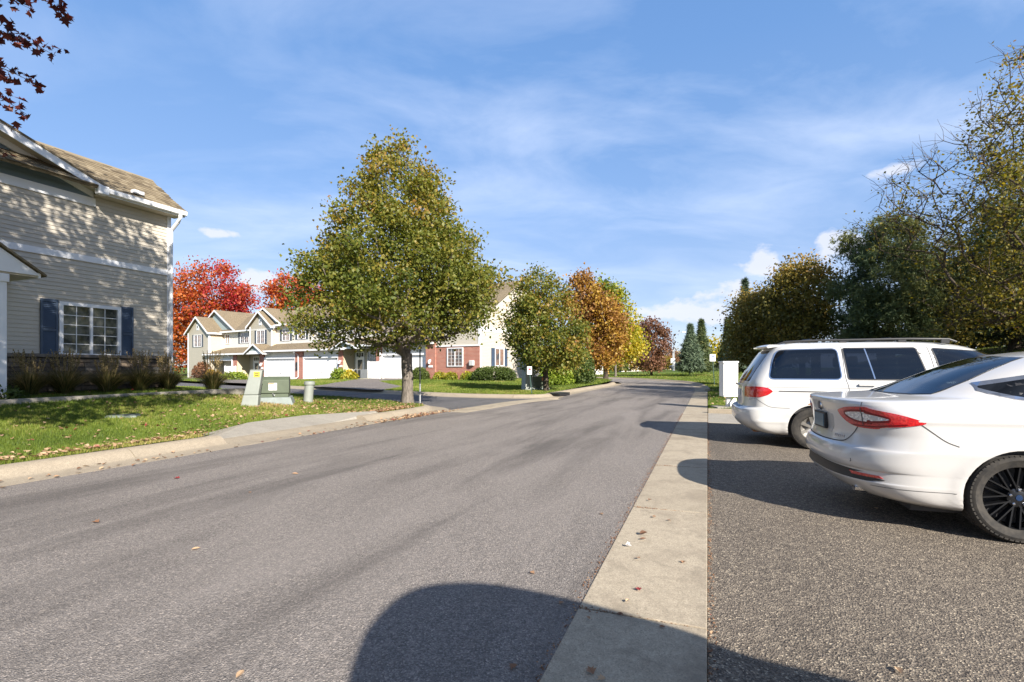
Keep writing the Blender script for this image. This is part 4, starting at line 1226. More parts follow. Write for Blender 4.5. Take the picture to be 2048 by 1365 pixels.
L_SHRUB = leaf_mat("leaf_shrub", [(0.0, (0.025, 0.045, 0.010)), (0.5, (0.06, 0.09, 0.018)), (1.0, (0.12, 0.15, 0.03))], .55, .25)
L_LIME = leaf_mat("leaf_lime", [(0.0, (0.10, 0.15, 0.02)), (0.6, (0.20, 0.27, 0.03)), (1.0, (0.34, 0.32, 0.05))], .55, .35)
L_DRY = leaf_mat("leaf_fallen", [(0.0, (0.11, 0.055, 0.03)), (0.3, (0.23, 0.12, 0.065)), (0.6, (0.38, 0.24, 0.14)), (0.85, (0.50, 0.36, 0.22)), (1.0, (0.24, 0.035, 0.035))], .7, .15)
L_GRASSY = leaf_mat("ornamental_blade", [(0.0, (0.030, 0.042, 0.012)), (0.4, (0.075, 0.085, 0.022)), (0.75, (0.19, 0.15, 0.055)), (1.0, (0.40, 0.30, 0.16))], .6, .25)

def unit(v): return v / np.maximum(np.linalg.norm(v, axis=-1, keepdims=True), 1e-9)
def leaves(C, size, tint, kind='leaf', flat_up=.35, name="crown", m=None, parent=None, jitter=.35):
    """one small folded face pair per leaf"""
    n = len(C)
    d = unit(rng.normal(size=(n, 3)) + np.array((0, 0, -.35)))
    u = unit(rng.normal(size=(n, 3)) + np.array((0, 0, flat_up * 3)))
    w = unit(np.cross(d, u)); u = np.cross(w, d)
    s = (size * rng.uniform(1 - jitter, 1 + jitter, n))[:, None]
    if kind == 'leaf':
        base = C - d * s * .5; tip = C + d * s * .5
        lft = C - d * s * .05 + w * s * .40 + u * s * .12; rgt = C - d * s * .05 - w * s * .40 + u * s * .12
        V = np.stack([base, rgt, tip, lft], 1).reshape(-1, 3)
        i = np.arange(n)[:, None] * 4
        T = np.vstack([i + np.array([0, 1, 2]), i + np.array([0, 2, 3])])
        per = 4
    elif kind == 'maple':
        prof = [(-.5, 0), (-.32, .22), (-.12, .50), (-.02, .24), (.20, .42), (.16, .16), (.52, 0), (.16, -.16), (.20, -.42), (-.02, -.24), (-.12, -.50), (-.32, -.22)]
        V = np.stack([C + d * s * a + w * s * b + u * s * abs(b) * .25 for a, b in prof], 1).reshape(-1, 3)
        i = np.arange(n)[:, None] * 12
        tri = [(0, 1, 11), (1, 2, 3), (11, 9, 10), (1, 3, 11), (11, 3, 9), (3, 4, 5), (9, 7, 8), (3, 5, 9), (9, 5, 7), (5, 6, 7)]
        T = np.vstack([i + np.array(t) for t in tri]); per = 12
    else:   # tuft of needles
        k = 5; Vs = []
        for j in range(k):
            dj = unit(d * .8 + rng.normal(size=(n, 3)) * .75 + np.array((0, 0, .25)))
            wj = unit(np.cross(dj, rng.normal(size=(n, 3))))
            Vs += [C + wj * s * .10, C - wj * s * .10, C + dj * s]
        V = np.stack(Vs, 1).reshape(-1, 3)
        i = np.arange(n)[:, None] * (3 * k)
        T = np.vstack([i + np.array([3 * j, 3 * j + 1, 3 * j + 2]) for j in range(k)]); per = 3 * k
    return np_mesh(name, V, T, m, parent, False, {"tint": np.repeat(np.clip(tint, 0, 1), per)})
def branch_mesh(P, par, rad, name, m, parent, sides=6, skip=0):
    idx = np.array([i for i in range(len(P)) if par[i] >= 0])
    a = P[par[idx]]; b = P[idx]
    rb = rad[idx]; ra = np.minimum(rad[par[idx]], rb * 1.35)
    d = unit(b - a); ref = np.where(np.abs(d[:, 2:3]) < .9, np.array([[0, 0, 1.0]]), np.array([[1.0, 0, 0]]))
    u = unit(np.cross(d, ref)); w = np.cross(d, u)
    V = []
    for k in range(sides):
        t = 2 * math.pi * k / sides; q = u * math.cos(t) + w * math.sin(t)
        V.append(a - d * (ra * .3)[:, None] + q * ra[:, None]); V.append(b + q * rb[:, None])
    V = np.stack(V, 1).reshape(-1, 3)
    i = np.arange(len(idx))[:, None] * (2 * sides); Fs = []
    for k in range(sides):
        k2 = (k + 1) % sides
        Fs.append(i + np.array([2 * k, 2 * k2, 2 * k2 + 1, 2 * k + 1]))
    return np_mesh(name, V, np.vstack(Fs), m, parent, True)
def grow(base, trunk_top, targets, fork_z, tip_r=.007, wob=.10, up_bias=.35, maxseg=.55, power=2.25, trunk_wob=.014):
    """trunk plus limbs that reach every target: each joins the nearest limb below it"""
    base = np.array(base, float); trunk_top = np.array(trunk_top, float)
    P = [base]; par = [-1]
    n = max(4, int(np.linalg.norm(trunk_top - base) / .4))
    for i in range(1, n + 1):
        q = base + (trunk_top - base) * i / n + rng.normal(size=3) * np.array((trunk_wob, trunk_wob, 0)) * (1 if i < n else .5)
        P.append(q); par.append(len(P) - 2)
    order = np.argsort(np.linalg.norm(targets - (base + np.array((0, 0, fork_z - base[2]))), axis=1))
    for ti in order:
        T = targets[ti]
        A = np.array(P)
        dv = T - A; L = np.linalg.norm(dv, axis=1)
        hz = np.hypot(dv[:, 0], dv[:, 1])
        cost = L + 1.6 * np.maximum(0, hz * .35 - dv[:, 2]) + np.where(A[:, 2] < fork_z, 50, 0)
        j = int(np.argmin(cost))
        start = A[j]; seg = max(1, int(L[j] / maxseg) + 1)
        mid = start + (T - start) * .5 + np.array((0, 0, -up_bias * .22 * L[j])) + rng.normal(size=3) * wob * L[j] * .5
        prev = j
        for k in range(1, seg + 1):
            t = k / seg
            q = (1 - t) ** 2 * start + 2 * t * (1 - t) * mid + t * t * T + (rng.normal(size=3) * wob * .12 if k < seg else 0)
            P.append(q); par.append(prev); prev = len(P) - 1
    P = np.array(P); par = np.array(par)
    acc = np.zeros(len(P)); has = np.zeros(len(P), bool)
    for i in range(len(P) - 1, 0, -1):
        r = acc[i] if has[i] else tip_r ** power
        acc[i] = r; acc[par[i]] += r; has[par[i]] = True
    rad = np.maximum(acc, tip_r ** power) ** (1 / power)
    return P, par, rad
def crown_targets(prof, d, n, depth=1.0, shell=.42, lump=.16):
    """points in a crown whose outline is known row by row (row, left, right) at distance d"""
    prof = sorted(prof)
    ys = np.array([p[0] for p in prof], float); xl = np.array([p[1] for p in prof], float); xr = np.array([p[2] for p in prof], float)
    yy = np.linspace(ys[0], ys[-1], 200); hw = np.interp(yy, ys, (xr - xl) / 2)
    pr = np.maximum(hw, 1) ** 1.7; pr /= pr.sum()
    y = rng.choice(yy, n, p=pr)
    c = np.interp(y, ys, (xl + xr) / 2); r = np.interp(y, ys, (xr - xl) / 2)
    ang = rng.uniform(0, 2 * math.pi, n); q = rng.uniform(0, 1, n) ** shell
    q *= (1 + rng.normal(size=n) * .05) * (1 + lump * np.sin(ang * 3 + y * .05) * np.cos(y * .043 + ang))
    q = np.minimum(q, 1.12)
    x = (c - 1024) / F * d + r / F * d * q * np.cos(ang)
    dd = d + r / F * d * q * np.sin(ang) * depth
    z = CAM_H + (YH - y) / F * d
    return np.c_[x, dd, z], (ys[-1] - y) / (ys[-1] - ys[0]), q
def broadleaf(name, label, prof, base, d, n_t, n_l, size, mat_l, mat_b, tint, group=None, fork=1.5, trunk_r=None, sigma=.3, kind='leaf', top=None, depth=1.0,
              tip_r=.007, shell=.42, power=2.25, keep=None, extra=None, up_bias=.35, cat="tree", thin=None, lump=.16, sd=.13, cl_sd=.12):
    T, hf, q = crown_targets(prof, d, n_t, depth, shell, lump)
    if keep is not None:
        k = keep(T); T, hf, q = T[k], hf[k], q[k]
    if extra is not None:
        T = np.vstack([T, extra]); hf = np.r_[hf, np.full(len(extra), .5)]; q = np.r_[q, np.ones(len(extra))]
    o = thing(name, label, cat, tuple(base), 0, group)
    B = np.array(base, float)
    tp = np.array(top) if top is not None else np.array((T[:, 0].mean() * .6 + B[0] * .4, T[:, 1].mean() * .6 + B[1] * .4, B[2] + (T[:, 2].max() - B[2]) * .72))
    P, par, rad = grow(B - B, tp - B, T - B, fork, tip_r=tip_r, power=power, up_bias=up_bias)
    if trunk_r:
        lim = trunk_r / rad[0]; rad = np.where(rad > .02, .02 + (rad - .02) * (trunk_r - .02) / max(rad[0] - .02, 1e-6), rad)
        z = P[:, 2]; flare = 1 + .35 * np.exp(-np.maximum(z, 0) / .18); rad = np.where((z < 1.2) & (np.arange(len(P)) < 20), rad * flare, rad)
    P[0, 2] -= .1
    branch_mesh(P, par, rad, "trunk", mat_b, o, 7)
    per = np.maximum(1, (n_l / len(T) * (1 if thin is None else thin(hf))).astype(int) if thin is not None else np.full(len(T), n_l // len(T)))
    C = np.repeat(T - B, per, 0); C = C + rng.normal(size=C.shape) * sigma * np.array((1, 1, .8))
    hv = np.repeat(hf, per); qv = np.repeat(q, per); cl = np.repeat(rng.normal(size=len(T)) * cl_sd, per)
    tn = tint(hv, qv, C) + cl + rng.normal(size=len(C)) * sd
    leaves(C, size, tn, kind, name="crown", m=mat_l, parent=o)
    return o

# big linden on the corner of the left lawn
B1 = GT(815, 808); D1 = B1[1]
broadleaf("linden_tree", "large pyramidal linden with turning green leaves on the near corner lawn",
          [(276, 786, 800), (300, 752, 832), (350, 712, 872), (400, 700, 900), (450, 672, 938), (500, 646, 962), (550, 618, 990), (600, 602, 998), (640, 592, 996), (668, 600, 950), (692, 606, 800)],
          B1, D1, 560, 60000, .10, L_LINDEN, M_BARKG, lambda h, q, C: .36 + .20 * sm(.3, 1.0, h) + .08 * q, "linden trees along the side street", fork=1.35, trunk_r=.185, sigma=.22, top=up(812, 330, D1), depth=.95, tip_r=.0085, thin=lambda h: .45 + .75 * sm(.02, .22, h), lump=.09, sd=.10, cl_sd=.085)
B2 = GT(1092, 783); D2 = B2[1]
broadleaf("linden_tree", "smaller rounded linden with yellowing leaves above the small post sign",
          [(528, 1074, 1092), (560, 1045, 1118), (600, 1020, 1142), (640, 1010, 1165), (680, 1008, 1180), (712, 1015, 1182), (736, 1045, 1160)],
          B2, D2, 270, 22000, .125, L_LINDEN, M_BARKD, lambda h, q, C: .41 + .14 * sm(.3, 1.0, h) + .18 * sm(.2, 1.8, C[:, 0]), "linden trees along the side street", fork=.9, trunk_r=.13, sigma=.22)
def tree_px(name, label, prof, bx, by, d, n_t, n_l, size, ml, mb, tint, **kw):
    x = (bx - 1024) / F * d
    z = float(H(x, d)) if by is None else CAM_H + (YH - by) / F * d
    return broadleaf(name, label, prof, (x, d, z), d, n_t, n_l, size, ml, mb, tint, **kw)
tree_px("maple_tree", "orange brown maple with slim grey trunk at the bend of the kerb", [(547, 1150, 1176), (570, 1138, 1192), (600, 1135, 1225), (640, 1142, 1250), (680, 1158, 1248), (712, 1165, 1238), (735, 1172, 1215)],
        1178, None, 38, 230, 15000, .19, L_ORANGE, M_BARKG, lambda h, q, C: .45 + .28 * (1 - h), cl_sd=.24, fork=1.5, trunk_r=.14, sigma=.36, tip_r=.012)
tree_px("ash_tree", "bright yellow and green ash behind the orange maple", [(562, 1202, 1216), (590, 1190, 1246), (620, 1195, 1260), (650, 1195, 1270), (680, 1190, 1280), (700, 1185, 1284), (714, 1190, 1260)],
        1211, None, 43, 230, 15000, .21, L_YELLOW, M_BARKD, lambda h, q, C: .58 - .42 * sm(.55, 1, h) + .12 * sm(-1, 3, C[:, 0]), fork=1.4, trunk_r=.2, sigma=.42, tip_r=.012)
tree_px("oak_tree", "small brown leaved oak standing alone on the far lawn", [(638, 1284, 1300), (655, 1274, 1326), (675, 1284, 1340), (695, 1278, 1342), (715, 1268, 1326), (738, 1278, 1330)],
        1303, None, 62, 110, 6500, .24, L_BROWN, M_BARKD, lambda h, q, C: .5 + .2 * (1 - h), fork=1.2, trunk_r=.16, sigma=.4, tip_r=.016)
tree_px("young_tree", "slim young tree with pale trunk left of the brown oak", [(660, 1222, 1240), (690, 1215, 1248), (712, 1222, 1242)],
        1231, None, 60, 50, 2500, .22, L_SHRUB, M_BARKG, lambda h, q, C: .6, fork=1.6, trunk_r=.13, sigma=.4, tip_r=.014)
tree_px("maple_tree", "wide red and orange maple rising behind the left end of the townhouses", [(528, 402, 440), (545, 365, 482), (570, 350, 502), (600, 340, 508), (640, 325, 505), (690, 325, 450), (735, 335, 420)],
        392, None, 80, 330, 22000, .36, L_RED, M_BARKD, lambda h, q, C: .22 + .45 * sm(-2, 8, C[:, 0]) * sm(0, .6, h) + .12 * h, group="red maples behind the townhouses", fork=2.0, trunk_r=.3, sigma=.75, tip_r=.02)
tree_px("maple_tree", "crimson maple showing over the roof between two gables", [(553, 562, 600), (575, 540, 640), (600, 534, 655), (640, 530, 650), (690, 540, 640)],
        590, None, 82, 180, 12000, .36, L_RED, M_BARKD, lambda h, q, C: .32 + .30 * h, group="red maples behind the townhouses", fork=2.0, trunk_r=.3, sigma=.7, tip_r=.02)
# trees on the bank to the right
tree_px("hawthorn_tree", "brownish olive tree at the road end of the wooded bank", [(585, 1505, 1540), (605, 1475, 1565), (640, 1458, 1585), (690, 1462, 1585), (728, 1470, 1570)],
        1520, None, 27, 130, 17000, .13, L_OLIVE, M_BARKD, lambda h, q, C: .38 + .25 * sm(.4, 1, h), group="trees on the right-hand bank", fork=.9, trunk_r=.13, sigma=.34, tip_r=.01)
tree_px("hawthorn_tree", "taller rusty topped tree behind the van beside the round pine", [(520, 1600, 1632), (545, 1568, 1652), (580, 1545, 1662), (620, 1540, 1668), (670, 1545, 1662), (715, 1560, 1640)],
        1605, None, 24, 150, 21000, .12, L_OLIVE, M_BARKD, lambda h, q, C: .36 + .32 * sm(.55, 1, h), group="trees on the right-hand bank", fork=.9, trunk_r=.14, sigma=.32, tip_r=.01)
tree_px("pine_tree", "full round topped pine with dark blue green needles behind the van", [(440, 1722, 1762), (465, 1700, 1815), (500, 1690, 1840), (550, 1678, 1862), (600, 1680, 1868), (650, 1688, 1860), (690, 1705, 1845)],
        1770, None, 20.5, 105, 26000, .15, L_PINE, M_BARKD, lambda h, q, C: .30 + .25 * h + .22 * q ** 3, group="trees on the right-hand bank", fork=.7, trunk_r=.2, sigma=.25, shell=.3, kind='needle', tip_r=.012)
tree_px("pine_tree", "tall dark pine behind the half bare locust", [(330, 2015, 2060), (400, 1975, 2100), (470, 1935, 2150), (540, 1915, 2190), (610, 1905, 2210), (670, 1910, 2200)],
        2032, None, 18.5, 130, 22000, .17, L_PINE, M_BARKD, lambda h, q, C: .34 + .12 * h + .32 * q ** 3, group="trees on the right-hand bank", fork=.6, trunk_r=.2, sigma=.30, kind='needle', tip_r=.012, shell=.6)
loc_prof = [(52, 2044, 2110), (120, 2000, 2170), (200, 1925, 2230), (280, 1862, 2270), (360, 1815, 2290), (410, 1765, 2290), (470, 1840, 2290), (540, 1890, 2290), (610, 1900, 2290), (655, 1920, 2280)]
T, hf, q = crown_targets(loc_prof, 14.5, 620, .9, .5)
lx = (2110 - 1024) / F * 14.5
lo = thing("locust_tree", "half bare honey locust with yellow leaves reaching high at the picture's edge", "tree", (lx, 14.5, float(H(lx, 14.5))), 0, "trees on the right-hand bank")
Bl = np.array(lo.location)
P, par, rad = grow(Bl - Bl, np.array(up(2110, 300, 14.5)) - Bl, T - Bl, 1.0, tip_r=.010, wob=.09, up_bias=.2)
P[0, 2] -= .1
branch_mesh(P, par, rad, "trunk", M_BARKD, lo, 6)
twg = MB()
for p_ in (T - Bl):
    for k_ in range(4):
        v_ = rng.normal(size=3) * np.array((.30, .30, .22)) + np.array((-.06, 0, .12)); m_ = p_ + v_ * .5 + rng.normal(size=3) * .04
        twg.tube([tuple(p_), tuple(m_), tuple(p_ + v_ * 1.15)], [.0075, .006, .003], 3, False)
twg.build("twigs", M_BARKD, lo)
den = np.clip(.025 + .8 * sm(1880, 2060, 1024 + T[:, 0] / T[:, 1] * F) * sm(1.05, .6, hf) + .6 * sm(.62, .1, hf), 0, 1)
cnt = (den * 64).astype(int)
C = np.repeat(T - Bl, cnt, 0); C = C + rng.normal(size=C.shape) * .2
hv = np.repeat(hf, cnt)
leaves(C, .082, .42 + .28 * sm(.5, 1, hv) + rng.normal(size=len(C)) * .2, name="crown", m=L_LOCUST, parent=lo)
# conifers
def spruce(name, label, bx, top_y, base_y, half_px, d, m, tint0, group=None, dens=1.0, nsize=.22):
    x = (bx - 1024) / F * d
    zb = CAM_H + (YH - base_y) / F * d; zt = CAM_H + (YH - top_y) / F * d; R = half_px / F * d; Ht = zt - zb
    o = thing(name, label, "tree", (x, d, zb), 0, group)
    MB().tube([(0, 0, -.2), (0, 0, Ht * .5), (0, 0, Ht)], [Ht * .018 + .05, Ht * .012 + .02, .012], 7).build("trunk", M_BARKD, o, smooth=True)
    C = []; tn = []; bp = MB()
    z = Ht * .03
    while z < Ht * .985:
        f = 1 - z / Ht; r = 1.2 * R * (f ** .95) * rng.uniform(.86, 1.08); nb = max(4, int(7 + 9 * f))
        for k in range(nb):
            a = rng.uniform(0, 2 * math.pi); L = r * rng.uniform(.72, 1.1)
            n = max(3, int(L / .10 * dens))
            t = np.linspace(.12, 1, n)
            droop = -.20 * L * t + .22 * L * t * t
            pts = np.c_[np.cos(a) * L * t, np.sin(a) * L * t, z + droop]
            sp = .10 * L * (1 - t)[:, None] + .03
            for rep in range(2): C.append(pts + rng.normal(size=(n, 3)) * sp); tn.append(tint0 + .35 * t ** 2 + rng.normal(size=n) * .12)
            if f > .1: bp.tube([(0, 0, z), tuple(pts[-1])], [.012 + .01 * f, .004], 3, False)
        z += max(.09, Ht * .022)
    bp.build("limbs", M_BARKD, o)
    leaves(np.vstack(C), nsize, np.concatenate(tn), 'needle', name="crown", m=m, parent=o)
    return o
spruce("spruce_tree", "blue green spruce in front, left of the far spruce pair", 1381, 650, 742, 25, 60, L_SPRUCE, .35, "far spruces", .35, .42)
spruce("spruce_tree", "slightly taller dark spruce, right of the far spruce pair", 1403, 640, 742, 22, 63, L_PINE, .25, "far spruces", .35, .42)
spruce("spruce_tree", "pointed spruce at the road end of the bank, its tip above the olive tree", 1490, 558, 740, 40, 33, L_SPRUCE, .22, None, .6, .26)
spruce("spruce_tree", "low dark spruce at the left edge of the bank", 1456, 640, 738, 20, 36, L_PINE, .3, None, .5, .26)
# maple beside the camera's left; only its twigs reach into the picture
Bm = (-8.7, 3.7, float(H(-8.7, 3.7)))
mt = rng.normal(size=(1500, 3)); mt = unit(mt) * (rng.uniform(0, 1, 1500) ** .42)[:, None]
mt = mt * np.array((4.6, 4.7, 4.1)) + np.array((-7.0, 4.2, 7.5))
vx = mt[:, 0] / np.maximum(mt[:, 1], .2); vz = (mt[:, 2] - CAM_H) / np.maximum(mt[:, 1], .2)
mt = mt[((vx < -1.13) | (vz > .90)) & (mt[:, 2] > 3.0)]
mo = thing("maple_tree", "dark red maple at the left edge, only its twig ends in view", "tree", Bm)
allT = mt - np.array(Bm)
P, par, rad = grow((0, 0, 0), np.array((.6, .3, 6.4)), allT, 2.0, tip_r=.005)
P[0, 2] -= .1
branch_mesh(P, par, rad, "trunk", M_BARKG, mo, 6)
C = np.repeat(allT, 24, 0); C = C + rng.normal(size=C.shape) * .22 * np.array((1, 1, .6))
# drooping twigs that enter the picture
tw_ = MB(); TC = []
for (x0, y0, x1, y1, n_) in [(-150, -60, 132, 24, 70), (-120, 0, 62, 18, 40), (-150, 40, 112, 112, 60), (-110, 60, 40, 84, 34), (-140, 120, 78, 172, 46), (-120, 140, 24, 160, 26), (-120, 175, 54, 230, 42), (-120, 230, 28, 262, 22), (-100, 290, 24, 318, 14)]:
    d0 = 4.6 + rng.uniform(0, .7); a_ = np.array(up(x0, y0, d0)); b_ = np.array(up(x1, y1, d0 + .3)); sag = np.array((0, 0, .10))
    pts = [a_ + (b_ - a_) * t + sag * math.sin(math.pi * t) for t in np.linspace(0, 1, 7)]
    tw_.tube([tuple(p - np.array(Bm)) for p in pts], list(np.linspace(.008, .002, 7)), 4)
    t = rng.uniform(.05, 1, n_) ** .8
    TC.append(a_ + (b_ - a_) * t[:, None] + sag * np.sin(math.pi * t)[:, None] + rng.normal(size=(n_, 3)) * .045 - np.array(Bm))
tw_.build("twigs", M_BARKD, mo)
TC = np.vstack(TC)
leaves(C, .14, .42 + rng.normal(size=len(C)) * .2, 'maple', name="crown", m=L_MAPLE, parent=mo)
leaves(TC, .082, .40 + rng.normal(size=len(TC)) * .22, 'maple', name="twig_leaves", m=L_MAPLE, parent=mo)

# ------------------------------------------------------------------ shrubs, grasses, planting
def shrub(name, label, loc, r, n, size, m, tint=.45, cat="shrub", group=None, box=1.0, stems=7):
    o = thing(name, label, cat, loc, 0, group)
    v = unit(rng.normal(size=(n, 3))); v[:, 2] = np.abs(v[:, 2])
    v = np.sign(v) * np.abs(v) ** box
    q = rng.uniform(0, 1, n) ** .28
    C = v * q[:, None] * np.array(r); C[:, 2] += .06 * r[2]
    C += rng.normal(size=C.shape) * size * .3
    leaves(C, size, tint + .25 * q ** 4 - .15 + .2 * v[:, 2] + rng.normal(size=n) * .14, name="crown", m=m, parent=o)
    mb = MB()
    for k in range(stems):
        a = k * 2.4; mb.tube([(0.05 * math.cos(a), .05 * math.sin(a), -.05), (r[0] * .35 * math.cos(a), r[1] * .35 * math.sin(a), r[2] * .5), (r[0] * .6 * math.cos(a), r[1] * .6 * math.sin(a), r[2] * .8)], [.02, .012, .005], 4)
    mb.build("trunk", M_BARKD, o)
    return o
def on(px, py): return GT(px, py)
def at_d(px, d): x = (px - 1024) / F * d; return (x, d, float(H(x, d)))
def at_t(px, n, dz=0):
    k = kpx(px, n); x, y = tw(k, n); return (x, y, float(H(x, y)) + dz)
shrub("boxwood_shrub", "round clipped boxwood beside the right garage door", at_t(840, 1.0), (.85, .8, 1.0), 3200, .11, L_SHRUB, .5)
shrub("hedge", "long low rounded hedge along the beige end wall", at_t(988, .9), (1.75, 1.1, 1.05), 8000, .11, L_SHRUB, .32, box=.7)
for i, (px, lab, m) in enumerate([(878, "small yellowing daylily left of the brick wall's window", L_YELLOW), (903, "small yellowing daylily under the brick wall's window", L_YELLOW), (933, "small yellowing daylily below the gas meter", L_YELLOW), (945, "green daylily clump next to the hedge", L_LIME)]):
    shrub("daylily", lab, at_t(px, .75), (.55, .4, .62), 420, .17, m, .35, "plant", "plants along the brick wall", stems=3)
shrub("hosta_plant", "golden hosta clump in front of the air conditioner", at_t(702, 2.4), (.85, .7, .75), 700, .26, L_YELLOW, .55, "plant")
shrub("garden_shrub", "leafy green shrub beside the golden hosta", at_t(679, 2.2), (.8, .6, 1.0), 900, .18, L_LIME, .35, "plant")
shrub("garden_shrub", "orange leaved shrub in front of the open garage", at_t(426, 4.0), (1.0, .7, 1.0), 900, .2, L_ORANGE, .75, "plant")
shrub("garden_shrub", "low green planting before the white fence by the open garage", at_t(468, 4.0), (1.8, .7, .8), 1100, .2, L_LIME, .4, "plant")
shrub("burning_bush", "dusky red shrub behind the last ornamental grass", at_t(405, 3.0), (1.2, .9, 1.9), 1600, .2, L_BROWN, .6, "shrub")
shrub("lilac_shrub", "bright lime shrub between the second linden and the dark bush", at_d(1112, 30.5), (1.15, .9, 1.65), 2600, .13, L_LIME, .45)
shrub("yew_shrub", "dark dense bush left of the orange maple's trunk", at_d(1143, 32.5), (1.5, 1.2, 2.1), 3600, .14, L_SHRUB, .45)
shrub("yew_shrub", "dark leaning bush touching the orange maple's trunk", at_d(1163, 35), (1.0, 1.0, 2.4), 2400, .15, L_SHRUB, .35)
shrub("low_shrub", "dark low shrub at the foot of the white porch column", (-11.2, 10.6, .5), (.8, .7, .45), 1200, .09, L_SHRUB, .35)
def grass_clump(label, loc, h, spread, n=650, plume=60):
    o = thing("ornamental_grass", label, "grass clump", loc, random.uniform(0, 6), "ornamental grasses before the beige house")
    a = rng.uniform(0, 2 * math.pi, n); r0 = rng.uniform(0, .13, n); L = h * rng.uniform(.6, 1.05, n); lean = rng.uniform(.1, 1.0, n) ** .8 * spread
    dirx, diry = np.cos(a), np.sin(a)
    rows = []
    for t in (0, .35, .7, 1.0):
        x = dirx * (r0 + lean * t ** 1.6); y = diry * (r0 + lean * t ** 1.6); z = L * (t - .30 * lean / spread * t ** 2.6)
        rows.append(np.c_[x, y, z])
    w = .007
    sx, sy = -diry * w, dirx * w
    V = []
    for i, rr in enumerate(rows):
        k = (1, .9, .6, .05)[i]
        V += [rr + np.c_[sx * k, sy * k, 0 * sx], rr - np.c_[sx * k, sy * k, 0 * sx]]
    V = np.stack(V, 1).reshape(-1, 3); i = np.arange(n)[:, None] * 8
    Q = np.vstack([i + np.array([2 * j, 2 * j + 1, 2 * j + 3, 2 * j + 2]) for j in range(3)])
    tn = np.clip(np.repeat(.50 + rng.normal(size=n) * .2, 8).reshape(n, 8) + np.array([-.15, -.15, 0, 0, .12, .12, .25, .25]), 0, 1).ravel()
    np_mesh("blades", V, Q, L_GRASSY, o, False, {"tint": tn})
    # seed heads on thin stalks
    m = int(plume * .7); a = rng.uniform(0, 2 * math.pi, m); l = rng.uniform(.08, .34, m); hh = h * rng.uniform(1.0, 1.5, m)
    top = np.c_[np.cos(a) * l, np.sin(a) * l, hh]; bot = np.c_[np.cos(a) * .06, np.sin(a) * .06, np.zeros(m)]
    V, Q, tn = [], [], []
    pl = []
    mid = bot + (top - bot) * .72
    for k in range(m):
        b = len(V)
        V += [bot[k] + (.003, 0, 0), bot[k] - (.003, 0, 0), top[k] - (.0015, 0, 0), top[k] + (.0015, 0, 0)]; Q.append((b, b + 1, b + 2, b + 3))
        for j in range(26):
            f = j / 26; pl.append(mid[k] + (top[k] - mid[k]) * f)
    pl = np.array(pl) + rng.normal(size=(len(pl), 3)) * .006
    np_mesh("stalks", np.array(V), np.array(Q), L_GRASSY, o, False, {"tint": np.full(len(V), .75)})
    leaves(pl, .032, .88 + rng.normal(size=len(pl)) * .1, 'leaf', flat_up=0, name="plumes", m=L_GRASSY, parent=o)
    return o
def hloc(s, n):
    c = np.array(HC) + s * np.array((-.3642, -.9313)) + n * np.array((.9313, -.3642)); return (float(c[0]), float(c[1]), float(H(c[0], c[1])) - .02)
for (s_, n_, h_, sp, lab) in [(3.05, .75, .80, .78, "ornamental grass clump below the house's left shutter"), (2.15, .8, .78, .74, "ornamental grass clump under the left sash of the window"), (1.35, .8, .80, .78, "ornamental grass clump under the window's right shutter"),
                              (.55, .75, .78, .74, "ornamental grass clump beside the white downspout"), (-.75, .85, .9, .85, "ornamental grass clump standing free past the house corner"), (3.75, .78, .74, .6, "shorter ornamental grass clump near the porch column")]:
    grass_clump(lab, hloc(s_, n_), h_, sp)

# ------------------------------------------------------------------ lawn grass and fallen leaves
def blades(name, label, poly, rho, cap, hgt, wid, dry=None, d_rng=(0, 200)):
    P = np.array(poly); lo, hi = P.min(0), P.max(0)
    hi[1] = min(hi[1], d_rng[1]); lo[1] = max(lo[1], d_rng[0]); lo[0] = max(lo[0], -1.15 * hi[1]); hi[0] = min(hi[0], 1.15 * hi[1])
    dmax = rho(max(lo[1], 3.0))
    n = int(min((hi[0] - lo[0]) * (hi[1] - lo[1]) * dmax, 6e6))
    X = np.c_[rng.uniform(lo[0], hi[0], n), rng.uniform(lo[1], hi[1], n)]
    ok = (np.abs(X[:, 0]) < 1.12 * X[:, 1] + .6) & (rng.uniform(0, dmax, n) < rho(np.maximum(X[:, 1], 3.0)))
    X = X[ok]; X = X[in_poly(X, poly)]
    for dp in DRIVES: X = X[~in_poly(X, dp)]
    X = X[:cap]
    n = len(X); z = H(X[:, 0], X[:, 1])
    d = X[:, 1]
    a = rng.uniform(0, 2 * math.pi, n); L = hgt(d) * rng.uniform(.55, 1.25, n); w = wid(d)
    ln = rng.uniform(.1, .8, n) * L
    la = rng.uniform(0, 2 * math.pi, n)
    b0 = np.c_[X[:, 0] + np.cos(a) * w, X[:, 1] + np.sin(a) * w, z - .008]; b1 = np.c_[X[:, 0] - np.cos(a) * w, X[:, 1] - np.sin(a) * w, z - .008]
    tp = np.c_[X[:, 0] + np.cos(la) * ln, X[:, 1] + np.sin(la) * ln, z + L]
    V = np.stack([b0, b1, tp], 1).reshape(-1, 3); T = np.arange(3 * n).reshape(-1, 3)
    pn = np.sin(X[:, 0] * 1.9 + np.sin(X[:, 1] * 1.3) * 1.4) * np.cos(X[:, 1] * 1.5 + np.sin(X[:, 0] * .8)) * .12 + np.sin(X[:, 0] * .41 + 1) * np.sin(X[:, 1] * .37) * .1
    tn = .45 + 1.5 * pn + rng.normal(size=n) * .17
    if dry is not None: tn = tn + dry(X[:, 0], X[:, 1])
    o = np_mesh(name, V, T, M_BLADE, None, False, {"tint": np.repeat(np.clip(tn, 0, 1), 3)})
    return tag(o, label, "grass", kind="stuff")
bx, by, bz = GT(530, 808)
